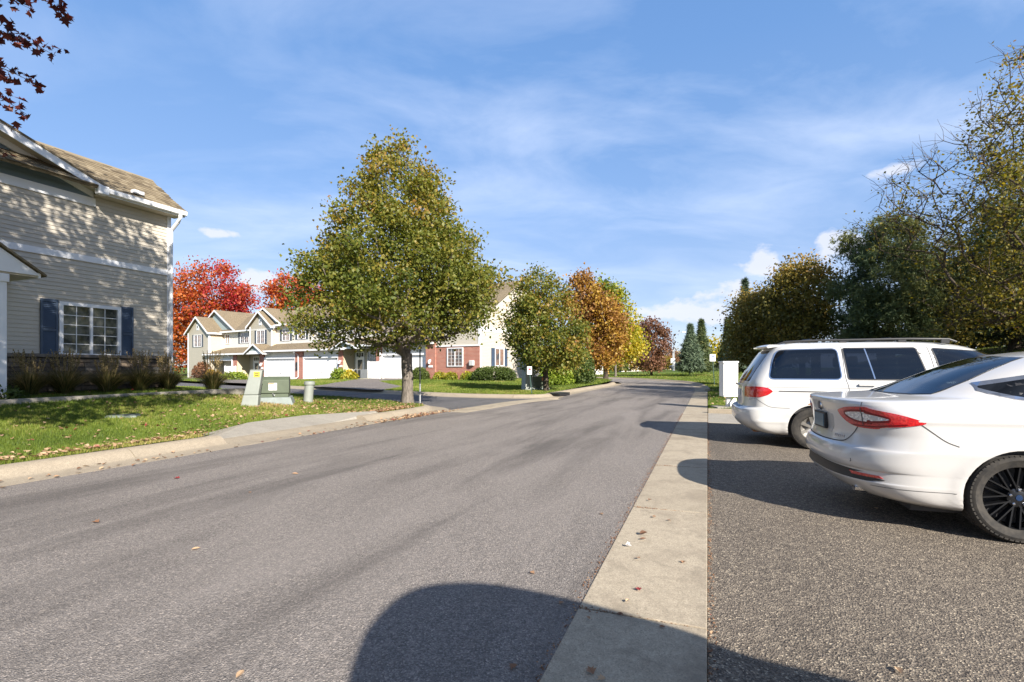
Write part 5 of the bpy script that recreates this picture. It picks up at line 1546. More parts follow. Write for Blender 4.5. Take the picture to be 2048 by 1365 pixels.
def dry1(x, y):
    t = st(x, y)[1]
    return .42 * np.exp(-((x - bx) ** 2 + (y - by) ** 2) / 1.1) + .35 * np.exp(-((-8.0 - t) / .35) ** 2)
blades("lawn_grass", "short mown grass of the left lawn", L1, lambda d: np.minimum(4200, 2.4e5 / d ** 2), 430000, lambda d: .045 + .0012 * d, lambda d: .0022 + .00042 * d, dry1, (0, 30))
blades("lawn_grass", "short bright grass in front of the townhouses", L2, lambda d: np.minimum(900, 2.6e5 / d ** 2), 170000, lambda d: .05 + .001 * d, lambda d: .003 + .0006 * d, lambda x, y: .06 + 0 * x, (18, 60))
blades("lawn_grass", "short grass of the right-hand verge and far lawn", L3, lambda d: np.minimum(700, 2.2e5 / d ** 2), 150000, lambda d: .05 + .001 * d, lambda d: .003 + .0006 * d, lambda x, y: .05 + 0 * x, (12, 75))
def scatter_leaves(name, label, X, z, size, tint):
    n = len(X)
    C = np.c_[X, z]
    a = rng.uniform(0, 2 * math.pi, n); s = (size * rng.uniform(.6, 1.4, n))[:, None]
    d = np.c_[np.cos(a), np.sin(a), rng.normal(size=n) * .25]; w = np.c_[-np.sin(a), np.cos(a), rng.normal(size=n) * .25]
    curl = rng.uniform(.05, .3, n)[:, None] * s * np.array((0, 0, 1))
    prof = [(-.5, 0, 0), (-.2, .34, 1), (.15, .40, 1), (.55, .02, .3), (.15, -.40, 1), (-.2, -.34, 1)]
    V = np.stack([C + d * s * p + w * s * q + curl * c for p, q, c in prof], 1).reshape(-1, 3)
    i = np.arange(n)[:, None] * 6
    T = np.vstack([i + np.array(t) for t in ((0, 3, 1), (1, 3, 2), (0, 5, 3), (5, 4, 3))])
    o = np_mesh(name, V, T, L_DRY, None, False, {"tint": np.repeat(np.clip(tint, 0, 1), 6)})
    return tag(o, label, "leaves", kind="stuff")
X1 = np.array(B1[:2]) + rng.normal(size=(2600, 2)) * np.array((2.8, 1.9)) + np.array((-.9, -1.6))
s_, t_ = st(X1[:, 0], X1[:, 1]); X1 = X1[(t_ < -8.05)]
ss = rng.uniform(1.5, 12.6, 4200); tt = -7.98 - rng.exponential(.55, 4200) * (.6 + .3 * np.sin(ss)) 
X2 = np.array([R2(a, b) for a, b in zip(ss, tt)]); X2 = X2[rng.uniform(0, 1, len(X2)) < np.clip(.25 + .9 * sm(6, 11, ss), 0, 1)]
X3 = np.array([R2(a, b) for a, b in zip(rng.uniform(-1, 12, 700), -8.3 - rng.exponential(2.6, 700))])
XA = np.vstack([X1, X2, X3]); XA = XA[in_poly(XA, L1)]
scatter_leaves("fallen_leaves", "dry tan leaves scattered over the left lawn under the linden", XA, H(XA[:, 0], XA[:, 1]) + .04, .056, .66 + rng.normal(size=len(XA)) * .2)
ss = np.r_[rng.normal(11.6, .9, 420), rng.uniform(0, 10, 120)]; tt = np.r_[-7.05 - np.abs(rng.normal(0, .25, 420)), -7.05 - np.abs(rng.normal(0, .3, 120))]
X4 = np.array([R2(a, b) for a, b in zip(ss, np.maximum(tt, -7.6))])
scatter_leaves("fallen_leaves", "reddish tan leaves gathered in the left gutter by the corner", X4, np.full(len(X4), .016), .055, .55 + rng.normal(size=len(X4)) * .22)
XR = np.c_[rng.uniform(4.5, 12, 500), rng.uniform(16, 28, 500)]; XR = XR[in_poly(XR, L3)]
scatter_leaves("fallen_leaves", "yellowish leaves scattered on the verge by the white cabinet", XR, H(XR[:, 0], XR[:, 1]) + .05, .075, .65 + rng.normal(size=len(XR)) * .15)
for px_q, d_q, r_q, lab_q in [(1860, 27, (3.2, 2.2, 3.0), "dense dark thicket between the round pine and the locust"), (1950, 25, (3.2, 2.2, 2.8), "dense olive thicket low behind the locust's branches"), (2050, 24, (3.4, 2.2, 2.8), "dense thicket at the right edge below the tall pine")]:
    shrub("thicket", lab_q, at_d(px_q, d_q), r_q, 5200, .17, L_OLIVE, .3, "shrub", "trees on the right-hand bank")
# bank under the right-hand trees: leaf litter
bank = [R2(17, 5.5), R2(34, 4.8), R2(46, 9), R2(46, 40), R2(-10, 34), R2(-10, 9.2), R2(14, 9.0)]
sheet("leaf_litter_bank", bank, M_MULCH, lambda x, y: H(x, y) + .035, 1.5)
# ------------------------------------------------------------------ cars
def paint_mat(name, col, dirt=0.25):
    t = NT(name)
    v = t.coord("Object")
    sp = t.n.new("ShaderNodeSeparateXYZ"); t.l.new(v, sp.inputs[0])
    lowz = t.ramp(sp.outputs[2], [(0.2, dirt), (0.55, 0.0)])
    fac = t.math('MULTIPLY', lowz, t.ramp(t.noise(v, 5, 5, .7), [(0.35, 0.2), (0.65, 1.0)]))
    c = t.mix(fac, col, (.33, .28, .22))
    t.set(c, 0.32)
    t.b.inputs["Coat Weight"].default_value = 0.8; t.b.inputs["Coat Roughness"].default_value = 0.04
    return t.m
M_PAINT = paint_mat("car_paint_pearl", (.54, .53, .515))
M_PAINT.node_tree.nodes["Principled BSDF"].inputs["Metallic"].default_value = .12
M_PAINTV = paint_mat("van_paint_white", (.55, .545, .525), .4)
M_CARGLASS = glass_mat("car_glass", (.008, .012, .016), .02)
M_VANGLASS = glass_mat("van_glass", (.006, .008, .014), .03, (.016, .018, .024))
for m_ in (M_VANGLASS,):
    m_.node_tree.nodes["Principled BSDF"].inputs["Specular IOR Level"].default_value = .45; m_.node_tree.nodes["Principled BSDF"].inputs["Coat Weight"].default_value = 0.35
def see_glass(name, tint, gloss_col=(.9, .95, 1.0)):
    t = NT(name)
    tr = t.node("ShaderNodeBsdfTransparent"); tr.inputs[0].default_value = (*tint, 1)
    gl = t.node("ShaderNodeBsdfGlossy"); gl.inputs["Color"].default_value = (*gloss_col, 1); gl.inputs["Roughness"].default_value = .015
    lw = t.node("ShaderNodeFresnel"); lw.inputs["IOR"].default_value = 1.62
    n = t.noise(t.coord(), 3.0, 3); f = t.math('ADD', lw.outputs[0], t.math('MULTIPLY', n, .02))
    mx = t.node("ShaderNodeMixShader")
    t.l.new(f, mx.inputs[0]); t.l.new(tr.outputs[0], mx.inputs[1]); t.l.new(gl.outputs[0], mx.inputs[2]); t.l.new(mx.outputs[0], t.out.inputs[0])
    return t.m
M_CARSEE = see_glass("car_glass_clear", (.26, .31, .33))
M_VANSEE = see_glass("van_glass_tint", (.15, .165, .20))
M_CABIN = plain("cabin_lining", (.045, .045, .048), .9, .2, 6)
M_SEAT = plain("seat_cloth", (.075, .072, .068), .9, .2, 8)
M_SEATV = plain("seat_cloth_tan", (.17, .15, .125), .9, .2, 8)
def red_lens():
    t = NT("red_lens"); v = t.coord("Object")
    c = t.ramp(t.noise(v, 60, 2), [(0.35, (.34, .006, .010)), (0.65, (.55, .02, .02))])
    t.set(c, .12, bump=t.voro(v, 70), bump_s=.25, bump_d=.004); t.b.inputs["Coat Weight"].default_value = 1.0; t.b.inputs["Coat Roughness"].default_value = .02
    return t.m
M_RED = red_lens()
M_DARKRED = plain('lens_dark_red', (.16, .004, .006), .15, .1, 30)
def clear_lens():
    t = NT("clear_lens"); v = t.coord("Object")
    c = t.ramp(t.voro(v, 55), [(0.1, (.85, .86, .88)), (0.6, (.42, .43, .46))])
    t.set(c, .12, bump=t.voro(v, 55), bump_s=.6, bump_d=.006, Metallic=.3); t.b.inputs["Coat Weight"].default_value = 1.0
    return t.m
M_CLEAR = clear_lens()
M_CHROME = plain("chrome", (.62, .63, .66), .12, .03, 4, 1.0)
M_SEAM = plain("panel_gap", (.05, .05, .05), .8, .1, 9)
M_TRIM = plain("trim_black", (.02, .02, .022), .5, .15, 12)
def tyre_mat():
    t = NT("tyre_rubber"); v = t.coord("Object")
    c = t.ramp(t.noise(v, 14, 5, .7), [(0.35, (.016, .015, .014)), (0.7, (.05, .044, .036))])
    t.set(c, .9, bump=t.noise(v, 60, 4), bump_s=.3, bump_d=.004); return t.m
M_TYRE = tyre_mat()
M_RIM = plain("rim_grey", (.045, .047, .052), .28, .15, 8, .85)
M_RIMV = plain("rim_silver", (.22, .21, .19), .5, .25, 8, .6)
M_RUST = plain("rust", (.30, .13, .04), .95, .5, 40)
M_BADGE = plain("badge_blue", (.008, .025, .07), .3, .1, 5)
M_PLATE = None
def plate_mat():
    t = NT("licence_plate"); v = t.coord("Object")
    sp = t.n.new("ShaderNodeSeparateXYZ"); t.l.new(v, sp.inputs[0])
    c = t.ramp(t.math('ADD', sp.outputs[2], t.math('MULTIPLY', t.noise(v, 22, 3), .06)), [(0.745, (.33, .34, .33)), (0.79, (.16, .24, .27)), (0.84, (.06, .13, .18))])
    t.set(c, .4); return t.m
M_PLATE = plate_mat()

class Car:
    """body as a stack of plan outlines, one per height: z, rear x, front x, half width, rear corner length"""
    def __init__(s, table, p=2.6, fl=1.1, ramp_w=0.0):
        T = np.array(table, float); n = len(T)
        idx = np.linspace(0, n - 1, (n - 1) * 5 + 1); out = []
        for c in range(T.shape[1]):
            v = T[:, c]; m = np.zeros(n)
            dv = np.diff(v)
            for i in range(1, n - 1): m[i] = 0 if dv[i - 1] * dv[i] <= 0 else 2 * dv[i - 1] * dv[i] / (dv[i - 1] + dv[i])
            m[0], m[-1] = dv[0], dv[-1]
            i = np.minimum(idx.astype(int), n - 2); t = idx - i
            out.append((2 * t**3 - 3 * t**2 + 1) * v[i] + (t**3 - 2 * t**2 + t) * m[i] + (-2 * t**3 + 3 * t**2) * v[i + 1] + (t**3 - t**2) * m[i + 1])
        s.T = np.array(out).T; s.p = p; s.fl = fl
        s.z = s.T[:, 0]
    def row(s, z):
        return [float(np.interp(z, s.z, s.T[:, c])) for c in range(1, s.T.shape[1])]
    def extra(s, x, z): return 0.0
    def side_y(s, x, z):
        xr, xf, w, rl = s.row(z)
        q = max(0.0, min(1.0, (x - xr) / rl)); f = max(0.0, min(1.0, (xf - x) / min(s.fl, (xf - xr) * .45)))
        return w * (1 - (1 - q) ** s.p) ** (1 / s.p) * (1 - (1 - f) ** 2.3) ** (1 / 2.3) + s.extra(x, z)
    def rear_x(s, y, z):
        xr, xf, w, rl = s.row(z)
        r = min(.9999, abs(y) / w)
        return xr + rl * (1 - (1 - r ** s.p) ** (1 / s.p))
    def ring(s, k, nR=34, nS=70, nF=22):
        z, xr, xf, w, rl = s.T[k]
        fl = min(s.fl, (xf - xr) * .45); rl = min(rl, (xf - xr) * .45)
        pts = []
        for th in np.linspace(0, math.pi / 2, nR):
            q = 1 - math.cos(th) ** (2 / s.p); y = math.sin(th) ** (2 / s.p)
            pts.append((xr + rl * q, w * y))
        for t in np.linspace(0, 1, nS + 2)[1:-1]:
            pts.append((xr + rl + (xf - fl - xr - rl) * t, w))
        for th in np.linspace(math.pi / 2, 0, nF):
            q = 1 - math.cos(th) ** (2 / 2.3); y = math.sin(th) ** (2 / 2.3)
            pts.append((xf - fl * q, w * y))
        pts = [(x, y + (s.extra(x, z) if y > w * .6 else 0)) for x, y in pts]
        full = [(x, y, z) for x, y in pts] + [(x, -y, z) for x, y in pts[-2:0:-1]]
        return full
    def front_x(s, y, z):
        xr, xf, w, rl = s.row(z); fl = min(s.fl, (xf - xr) * .45); r = min(.9999, abs(y) / w)
        return xf - fl * (1 - (1 - r ** 2.3) ** (1 / 2.3))
    def open_faces(s, me, holes, shrink=-.010, slack=.14):
        bm = bmesh.new(); bm.from_mesh(me); dead = set()
        C = np.array([tuple(f.calc_center_median()) for f in bm.faces]); bm.faces.ensure_lookup_table()
        for kind, P in holes:
            P = offset_poly(P, shrink)
            uv = C[:, [0, 2]] if kind == 'side' else C[:, [1, 2]]
            for i in np.nonzero(in_poly(uv, P))[0]:
                x, y, z = C[i]
                if kind == 'side' and abs(y) > s.side_y(x, z) - slack * .8: dead.add(i)
                if kind == 'rear' and x < s.rear_x(y, z) + slack: dead.add(i)
                if kind == 'front' and x > s.front_x(y, z) - slack: dead.add(i)
        bmesh.ops.delete(bm, geom=[bm.faces[i] for i in dead], context='FACES')
        bm.to_mesh(me); bm.free()
    def cabin(s, parent, holes, z0, z1):
        T0_ = s.T; s.T = T0_[(T0_[:, 0] > z0) & (T0_[:, 0] < z1)].copy()
        s.T[:, 1] += .05; s.T[:, 2] -= .07; s.T[:, 3] -= .05
        R = [s.ring(k) for k in range(len(s.T))]; s.T = T0_
        n = len(R[0]); mb = MB(); mb.v = [p for r in R for p in r]
        for i in range(len(R) - 1):
            for k in range(n): mb.f.append((i * n + k, i * n + (k + 1) % n, (i + 1) * n + (k + 1) % n, (i + 1) * n + k))
        mb.f.append(tuple(range((len(R) - 1) * n, len(R) * n))); mb.f.append(tuple(range(n)))
        o = mb.build("cabin", M_CABIN, parent); s.open_faces(o.data, holes, -.002, .22)
        return o
    def ring_patch(s, name, P, o_out, o_in, kind, m, parent, off, side=-1, step=.04, depth=.012):
        mp = s.mapper(kind, side); A = np.array(offset_poly(P, o_out)); B = np.array(offset_poly(P, o_in)); n = len(A); V, Fs = [], []
        ua, ub = [], []
        for i in range(n):
            j = (i + 1) % n; k = max(1, int(np.hypot(*(A[j] - A[i])) / step))
            for q in range(k): ua.append(A[i] + (A[j] - A[i]) * q / k); ub.append(B[i] + (B[j] - B[i]) * q / k)
        N = len(ua)
        for a, b in zip(ua, ub):
            p, nn = s.nrm(mp, *a); V.append(tuple(p - nn * (depth - off))); V.append(tuple(p + nn * off))
            p, nn = s.nrm(mp, *b); V.append(tuple(p + nn * off)); V.append(tuple(p - nn * (depth - off)))
        for i in range(N):
            j = (i + 1) % N
            for c in range(3): Fs.append((4 * i + c, 4 * j + c, 4 * j + c + 1, 4 * i + c + 1))
        mb = MB(); mb.v = V; mb.f = Fs
        return mb.build(name, m, parent)
    def body(s, name, m, parent, wells, holes=()):
        R = [s.ring(k) for k in range(len(s.T))]
        n = len(R[0]); V = [p for r in R for p in r]; Fs = []
        for i in range(len(R) - 1):
            for k in range(n): Fs.append((i * n + k, i * n + (k + 1) % n, (i + 1) * n + (k + 1) % n, (i + 1) * n + k))
        Fs.append(tuple(range(n))[::-1]); Fs.append(tuple(range((len(R) - 1) * n, len(R) * n)))
        mb = MB(); mb.v = V; mb.f = Fs
        o = mb.build(name, m, None)
        cut = MB()
        for (x, yo, r) in wells:
            for sg in (-1, 1):
                y0, y1 = (yo - .30, yo + .25)
                pr = [(r, sg * y0), (r, sg * y1)]
                c = MB(); c.lathe([(0.001, sg * y0), (r, sg * y0), (r, sg * y1), (0.001, sg * y1)], 48, (x, 0, .335), 'y')
                cut.add(c.v, c.f)
        co = cut.build("cutter", M_TRIM, None)
        md = o.modifiers.new("b", 'BOOLEAN'); md.object = co; md.operation = 'DIFFERENCE'; md.solver = 'EXACT'; md.material_mode = 'TRANSFER'
        dg = bpy.context.evaluated_depsgraph_get()
        me = bpy.data.meshes.new_from_object(o.evaluated_get(dg))
        bpy.data.objects.remove(co); bpy.data.objects.remove(o)
        b = link(name, me, parent)
        if holes: s.open_faces(me, holes)
        me.polygons.foreach_set('use_smooth', [True] * len(me.polygons))
        me.set_sharp_from_angle(angle=math.radians(32))
        return b
    def mapper(s, kind, side=-1):
        if kind == 'side': return lambda a, b: (a, side * s.side_y(a, b), b)
        if kind == 'rear': return lambda a, b: (s.rear_x(a, b), a, b)
        if kind == 'front': return lambda a, b: (s.front_x(a, b), a, b)
        def arc(a, b):
            # along the outline from the rear centre; a>0 runs towards the side given
            xr, xf, w, rl = s.row(b)
            L = 0; px, py = xr, 0.0
            for th in np.linspace(0, math.pi / 2, 60)[1:]:
                x = xr + rl * (1 - math.cos(th) ** (2 / s.p)); y = w * math.sin(th) ** (2 / s.p)
                d = math.hypot(x - px, y - py)
                if L + d >= a:
                    f = (a - L) / d; return (px + (x - px) * f, side * (py + (y - py) * f), b)
                L += d; px, py = x, y
            return (px + a - L, side * s.side_y(px + a - L, b), b)
        return arc
    def arc_len(s, z, y=None, x=None):
        xr, xf, w, rl = s.row(z); L = 0; px, py = xr, 0.0
        for th in np.linspace(0, math.pi / 2, 120)[1:]:
            xx = xr + rl * (1 - math.cos(th) ** (2 / s.p)); yy = w * math.sin(th) ** (2 / s.p)
            if (y is not None and yy >= y) or (x is not None and xx >= x): return L
            L += math.hypot(xx - px, yy - py); px, py = xx, yy
        return L + ((x - px) if x is not None else 0)
    def nrm(s, mp, a, b, e=.004):
        p = Vector(mp(a, b)); u = Vector(mp(a + e, b)) - p; v = Vector(mp(a, b + e)) - p
        n = u.cross(v)
        n = n.normalized() if n.length > 1e-12 else Vector((0, 0, 1))
        c = Vector((2.3, 0, .8))
        if n.dot(p - c) < 0: n = -n
        return p, n
    def patch(s, name, outline, kind, m, parent, off=.004, side=-1, step=.03, depth=.014, smooth=True):
        mp = s.mapper(kind, side)
        P = np.array(outline, float); bd = []
        for a, b in zip(P, np.roll(P, -1, 0)):
            n = max(1, int(np.hypot(*(b - a)) / step))
            for i in range(n): bd.append(a + (b - a) * i / n)
        bd = np.array(bd); lo, hi = P.min(0), P.max(0)
        gx, gy = np.meshgrid(np.arange(lo[0], hi[0], step), np.arange(lo[1], hi[1], step))
        g = np.c_[gx.ravel(), gy.ravel()] + .0003
        g = g[in_poly(g, bd)]
        if len(g): g = g[seg_dist(g[:, 0], g[:, 1], [tuple(q) for q in P] + [tuple(P[0])]) > step * .4]
        nb = len(bd)
        r = delaunay_2d_cdt([Vector(q) for q in bd] + [Vector(q) for q in g], [(i, (i + 1) % nb) for i in range(nb)], [], 1, 1e-6)
        V, Fs = [], []
        pn = [s.nrm(mp, q[0], q[1]) for q in r[0]]
        V = [tuple(p + n * off) for p, n in pn]; Fs = [tuple(f) for f in r[2]]
        base = len(V); inv = {}
        for i, orig in enumerate(r[3]):
            for o_ in orig:
                if o_ < nb: inv[o_] = i
        ringi = [inv[i] for i in range(nb) if i in inv]
        for i in ringi: p, n = pn[i]; V.append(tuple(p - n * (depth - off)))
        for i in range(len(ringi)):
            j = (i + 1) % len(ringi); Fs.append((ringi[i], ringi[j], base + j, base + i))
        mb = MB(); mb.v = V; mb.f = Fs
        return mb.build(name, m, parent, smooth=smooth)
    def line(s, name, pts, kind, parent, w=.004, off=.0015, side=-1, m=None, closed=False):
        mp = s.mapper(kind, side); P = smooth_path(pts, 2); P = resample(P, .02)
        T = np.gradient(P, axis=0); T /= np.maximum(np.hypot(T[:, 0], T[:, 1])[:, None], 1e-9); N = np.c_[T[:, 1], -T[:, 0]] * w / 2
        mb = MB(); V = []
        for q, nn in zip(P, N):
            for sg in (-1, 1):
                p, n = s.nrm(mp, *(q + nn * sg)); V.append(tuple(p + n * off))
        mb.v = V; mb.f = [(2 * i, 2 * i + 1, 2 * i + 3, 2 * i + 2) for i in range(len(P) - 1)]
        return mb.build(name, m or M_SEAM, parent, smooth=True)
def offset_poly(P, d):
    P = np.array(P, float); a = np.roll(P, 1, 0); b = np.roll(P, -1, 0)
    area = np.sum(P[:, 0] * np.roll(P, -1, 0)[:, 1] - np.roll(P, -1, 0)[:, 0] * P[:, 1])
    t = (b - a) / np.maximum(np.hypot(*(b - a).T)[:, None], 1e-9); n = np.c_[t[:, 1], -t[:, 0]] * (1 if area > 0 else -1)
    return (P + n * d).tolist()
def round_poly(P, it=2):
    P = np.array(P, float)
    for _ in range(it):
        a = .75 * P + .25 * np.roll(P, -1, 0); b = .25 * P + .75 * np.roll(P, -1, 0); P = np.c_[a, b].reshape(-1, 2)
    return P.tolist()
def round_corner(P, r=.06, n=5):
    P = np.array(P, float); out = []
    for a, p, b in zip(np.roll(P, 1, 0), P, np.roll(P, -1, 0)):
        u = a - p; v = b - p; ra = min(r, .4 * np.hypot(*u), .4 * np.hypot(*v)); u = u / np.hypot(*u) * ra; v = v / np.hypot(*v) * ra
        for t in np.linspace(0, 1, n): out.append(p + u * (1 - t) ** 2 + v * t * t)
    return [tuple(q) for q in out]
def wheel(parent, x, y, side, R=.335, rim=.243, style='twin', W=.225):
    o = empty("wheel", (x, y, R), 0, parent)
    s = side
    t = MB()
    hw = W / 2
    prof = [(rim - .01, hw * .80), (rim + .012, hw * .98), (rim + .045, hw * 1.05), (R - .030, hw * 1.0), (R - .010, hw * .86), (R - .004, hw * .70), (R - .004, -hw * .70), (R - .010, -hw * .86), (R - .03, -hw), (rim + .045, -hw * 1.05), (rim - .01, -hw * .8)]
    t.lathe([(r, h) for r, h in prof], 72, (0, 0, 0), 'y')
    tyre = t.build("tyre", M_TYRE, o, smooth=True)
    tb = MB()
    for k in range(60):
        a = 2 * math.pi * k / 60
        for row, (y0, y1, sk) in enumerate(((hw * .58, hw * .98, .02), (hw * .12, hw * .5, .03), (-hw * .5, -hw * .12, .03), (-hw * .98, -hw * .58, .02))):
            w = 2 * math.pi / 60 * .36
            q = []
            for rr in (R - .012 - (.012 if abs(y0 + y1) > hw else 0), R):
                for (aa, yy) in ((a - w, y0), (a + w, y0), (a + w + sk, y1), (a - w + sk, y1)):
                    r2 = rr - (.016 if abs(yy) > hw * .9 else 0)
                    q.append((r2 * math.cos(aa), yy, r2 * math.sin(aa)))
            tb.hexa(q[:4], q[4:])
    tb.build("tread", M_TYRE, tyre)
    f = hw * .72 * s
    rm = MB()
    mr = M_RIM if style == 'twin' else M_RIMV
    rm.lathe([(rim - .03, -hw * .7 * s), (rim - .022, f * .3), (rim - .012, f * .95), (rim + .004, f * 1.16), (rim + .006, f * 1.06), (rim - .004, f * .9), (rim - .004, -hw * .7 * s)], 64, (0, 0, 0), 'y')
    rmo = rm.build("rim", mr, o, smooth=True)
    MB().lathe([(.0, -.02 * s), (rim - .034, -.02 * s), (rim - .034, -.05 * s), (0, -.05 * s)], 40, (0, 0, 0), 'y').build("brake_disc", M_TRIM, o)
    sp = MB()
    if style == 'twin':
        for k in range(10):
            for d in (-1, 1):
                a = 2 * math.pi * k / 10 + .17
                def pt(r, wd, yy):
                    off = d * (.020 + .012 * r / rim); tx = off + wd
                    return (r * math.cos(a) - tx * math.sin(a), yy, r * math.sin(a) + tx * math.cos(a))
                i0, i1 = .045, rim - .008
                b = [pt(i0, -.008, f * .35), pt(i0, .008, f * .35), pt(i1, .010, f * .55), pt(i1, -.010, f * .55)]
                tq = [pt(i0, -.005, f * .80), pt(i0, .005, f * .80), pt(i1, .005, f * 1.0), pt(i1, -.005, f * 1.0)]
                sp.hexa(b, tq)
        sp.build("spokes", mr, rmo)
        MB().lathe([(0, f * .3), (.075, f * .3), (.07, f * .74), (.045, f * .84), (0, f * .86)], 28, (0, 0, 0), 'y').build("hub", mr, rmo, smooth=True)
        for k in range(5):
            a = 2 * math.pi * k / 5 + .3
            MB().lathe([(.011, f * .6), (.011, f * .95), (.006, f * 1.0), (0, f * 1.0)], 6, (.056 * math.cos(a), 0, .056 * math.sin(a)), 'y').build("lug_nut", M_CHROME, rmo)
        e = MB().lathe([(.0, f * .90), (.021, f * .895), (.023, f * .85)], 24, (0, 0, 0), 'y').build("centre_cap", M_BADGE, rmo)
    else:
        MB().lathe([(0, f * .55), (.08, f * .55), (.12, f * .30), (rim - .06, f * .42), (rim - .02, f * .9)], 40, (0, 0, 0), 'y').build("hub_cap", mr, rmo, smooth=True)
        for k in range(7):
            a = 2 * math.pi * k / 7
            sp.hexa([(.06 * math.cos(a + .3), f * .35, .06 * math.sin(a + .3)), (.06 * math.cos(a - .3), f * .35, .06 * math.sin(a - .3)), (rim * .93 * math.cos(a - .16), f * .4, rim * .93 * math.sin(a - .16)), (rim * .93 * math.cos(a + .16), f * .4, rim * .93 * math.sin(a + .16))],
                    [(.06 * math.cos(a + .3), f * .75, .06 * math.sin(a + .3)), (.06 * math.cos(a - .3), f * .75, .06 * math.sin(a - .3)), (rim * .93 * math.cos(a - .14), f * .95, rim * .93 * math.sin(a - .14)), (rim * .93 * math.cos(a + .14), f * .95, rim * .93 * math.sin(a + .14))])
        sp.build("spokes", mr, rmo)
    return o
def car_root(name, label, cat, W, wx, hw, phi):
    f = np.array((math.cos(phi), -math.sin(phi))); l = np.array((math.sin(phi), math.cos(phi)))
    L = np.array(W) - wx * f + hw * l
    return thing(name, label, cat, (float(L[0]), float(L[1]), 0), -phi)

def seat(parent, x, y, z, w, m, h=.62):
    o = MB().box(x, x + .5, y - w / 2, y + w / 2, z, z + .16).build("seat", m, parent, bevel=.04)
    MB().hexa([(x - .05, y - w / 2, z + .1), (x + .1, y - w / 2, z + .1), (x + .1, y + w / 2, z + .1), (x - .05, y + w / 2, z + .1)],
              [(x - .2, y - w * .45, z + h), (x - .09, y - w * .45, z + h), (x - .09, y + w * .45, z + h), (x - .2, y + w * .45, z + h)]).build("backrest", m, o, bevel=.035)
    MB().box(x - .23, x - .12, y - .13, y + .13, z + h + .03, z + h + .21).build("headrest", m, o, bevel=.035)
# -- pearl white sedan
S_T = [  # z, rear, front, half width, rear corner length
    (.17, .62, 4.20, .70, .50), (.19, .42, 4.45, .80, .50), (.24, .20, 4.70, .872, .52), (.31, .085, 4.80, .893, .55), (.37, .035, 4.84, .90, .58), (.385, .042, 4.84, .90, .58), (.46, .042, 4.85, .904, .58), (.475, .018, 4.85, .906, .58),
    (.53, .000, 4.85, .913, .58), (.60, .010, 4.84, .92, .58), (.635, .026, 4.83, .924, .58), (.65, .046, 4.82, .925, .58), (.70, .066, 4.79, .925, .58), (.76, .080, 4.75, .923, .57), (.80, .076, 4.66, .921, .56),
    (.86, .070, 4.50, .920, .55), (.915, .062, 4.30, .915, .54), (.945, .054, 4.15, .905, .53), (.975, .044, 3.98, .888, .52), (1.00, .036, 3.85, .868, .52), (1.02, .036, 3.72, .85, .52), (1.035, .06, 3.64, .838, .54),
    (1.045, .16, 3.58, .828, .56), (1.056, .34, 3.53, .816, .58), (1.070, .53, 3.48, .803, .6), (1.10, .64, 3.40, .785, .62), (1.16, .77, 3.25, .755, .64), (1.22, .90, 3.12, .724, .66), (1.28, 1.03, 2.98, .69, .66), (1.34, 1.18, 2.83, .652, .64),
    (1.385, 1.32, 2.68, .612, .6), (1.42, 1.47, 2.55, .562, .5), (1.448, 1.66, 2.45, .48, .4), (1.466, 1.9, 2.38, .34, .25), (1.474, 2.1, 2.3, .15, .1)]
# the roof: extend the upper rings forward so that the cabin is long enough
for i, r in enumerate(S_T):
    if r[0] > 1.05:
        f = (r[0] - 1.05) / .424
        S_T[i] = (r[0], r[1], r[2] + .55 * f, r[3], r[4])
PHI = math.radians(19.5)
S_W = G(2045, 1090)[:2]
sed = car_root("parked_sedan", "pearl white sedan with red tail lights and dark spoked wheels, nearest parked car", "car", S_W, 1.13, .905, math.radians(17.0))
cs = Car(S_T, 2.7)
def flare(x, z):
    r = math.hypot(x - 1.13, z - .335); r2 = math.hypot(x - 3.94, z - .335)
    e = .018 * math.exp(-((min(r, r2) - .375) / .05) ** 2) * (1 if z > .2 else 0)
    e += .010 * math.exp(-((z - (.885 + .01 * x)) / .022) ** 2) * sm(.25, .6, x) - .012 * math.exp(-((z - .62) / .07) ** 2) * sm(1.4, 1.8, x) * sm(3.6, 3.2, x)
    return float(e)
cs.extra = flare
DLO = round_poly([(.955, 1.152), (1.03, 1.118), (1.18, 1.08), (1.45, 1.045), (1.9, 1.03), (2.6, 1.015), (3.2, 1.00), (3.42, 1.00), (3.25, 1.12), (2.95, 1.25), (2.7, 1.33), (2.35, 1.355), (1.95, 1.335), (1.60, 1.285), (1.30, 1.225), (1.06, 1.175)], 1)
RGL = [(-.57, 1.088), (-.45, 1.080), (0, 1.078), (.45, 1.080), (.57, 1.088), (.53, 1.20), (.46, 1.32), (.40, 1.385), (0, 1.405), (-.40, 1.385), (-.46, 1.32), (-.53, 1.20)]
FGL = [(-.62, 1.07), (0, 1.06), (.62, 1.07), (.56, 1.22), (.44, 1.37), (0, 1.40), (-.44, 1.37), (-.56, 1.22)]
S_HOLES = [('side', DLO), ('rear', RGL), ('front', FGL)]
cs.body("body", M_PAINT, sed, [(1.13, .905, .362), (3.94, .905, .362)], S_HOLES)
cs.cabin(sed, S_HOLES, .60, 1.455)
for yy in (-.38, .38): seat(sed, 1.75, yy, .62, .55, M_SEAT, .60); seat(sed, 2.75, yy, .60, .5, M_SEAT, .62)
cs.patch("windscreen", FGL, 'front', M_CARSEE, sed, .004, -1, .06)
cs.ring_patch("window_seal", RGL, .004, -.035, 'rear', M_TRIM, sed, .002)
for (x, y, sd) in ((1.13, -.80, -1), (3.94, -.80, -1), (1.13, .80, 1), (3.94, .80, 1)): wheel(sed, x, y, sd)
MB().box(.5, 4.3, -.74, .74, .16, .22).build("underbody", M_TRIM, sed)
AL = lambda z, **k: cs.arc_len(z, **k)
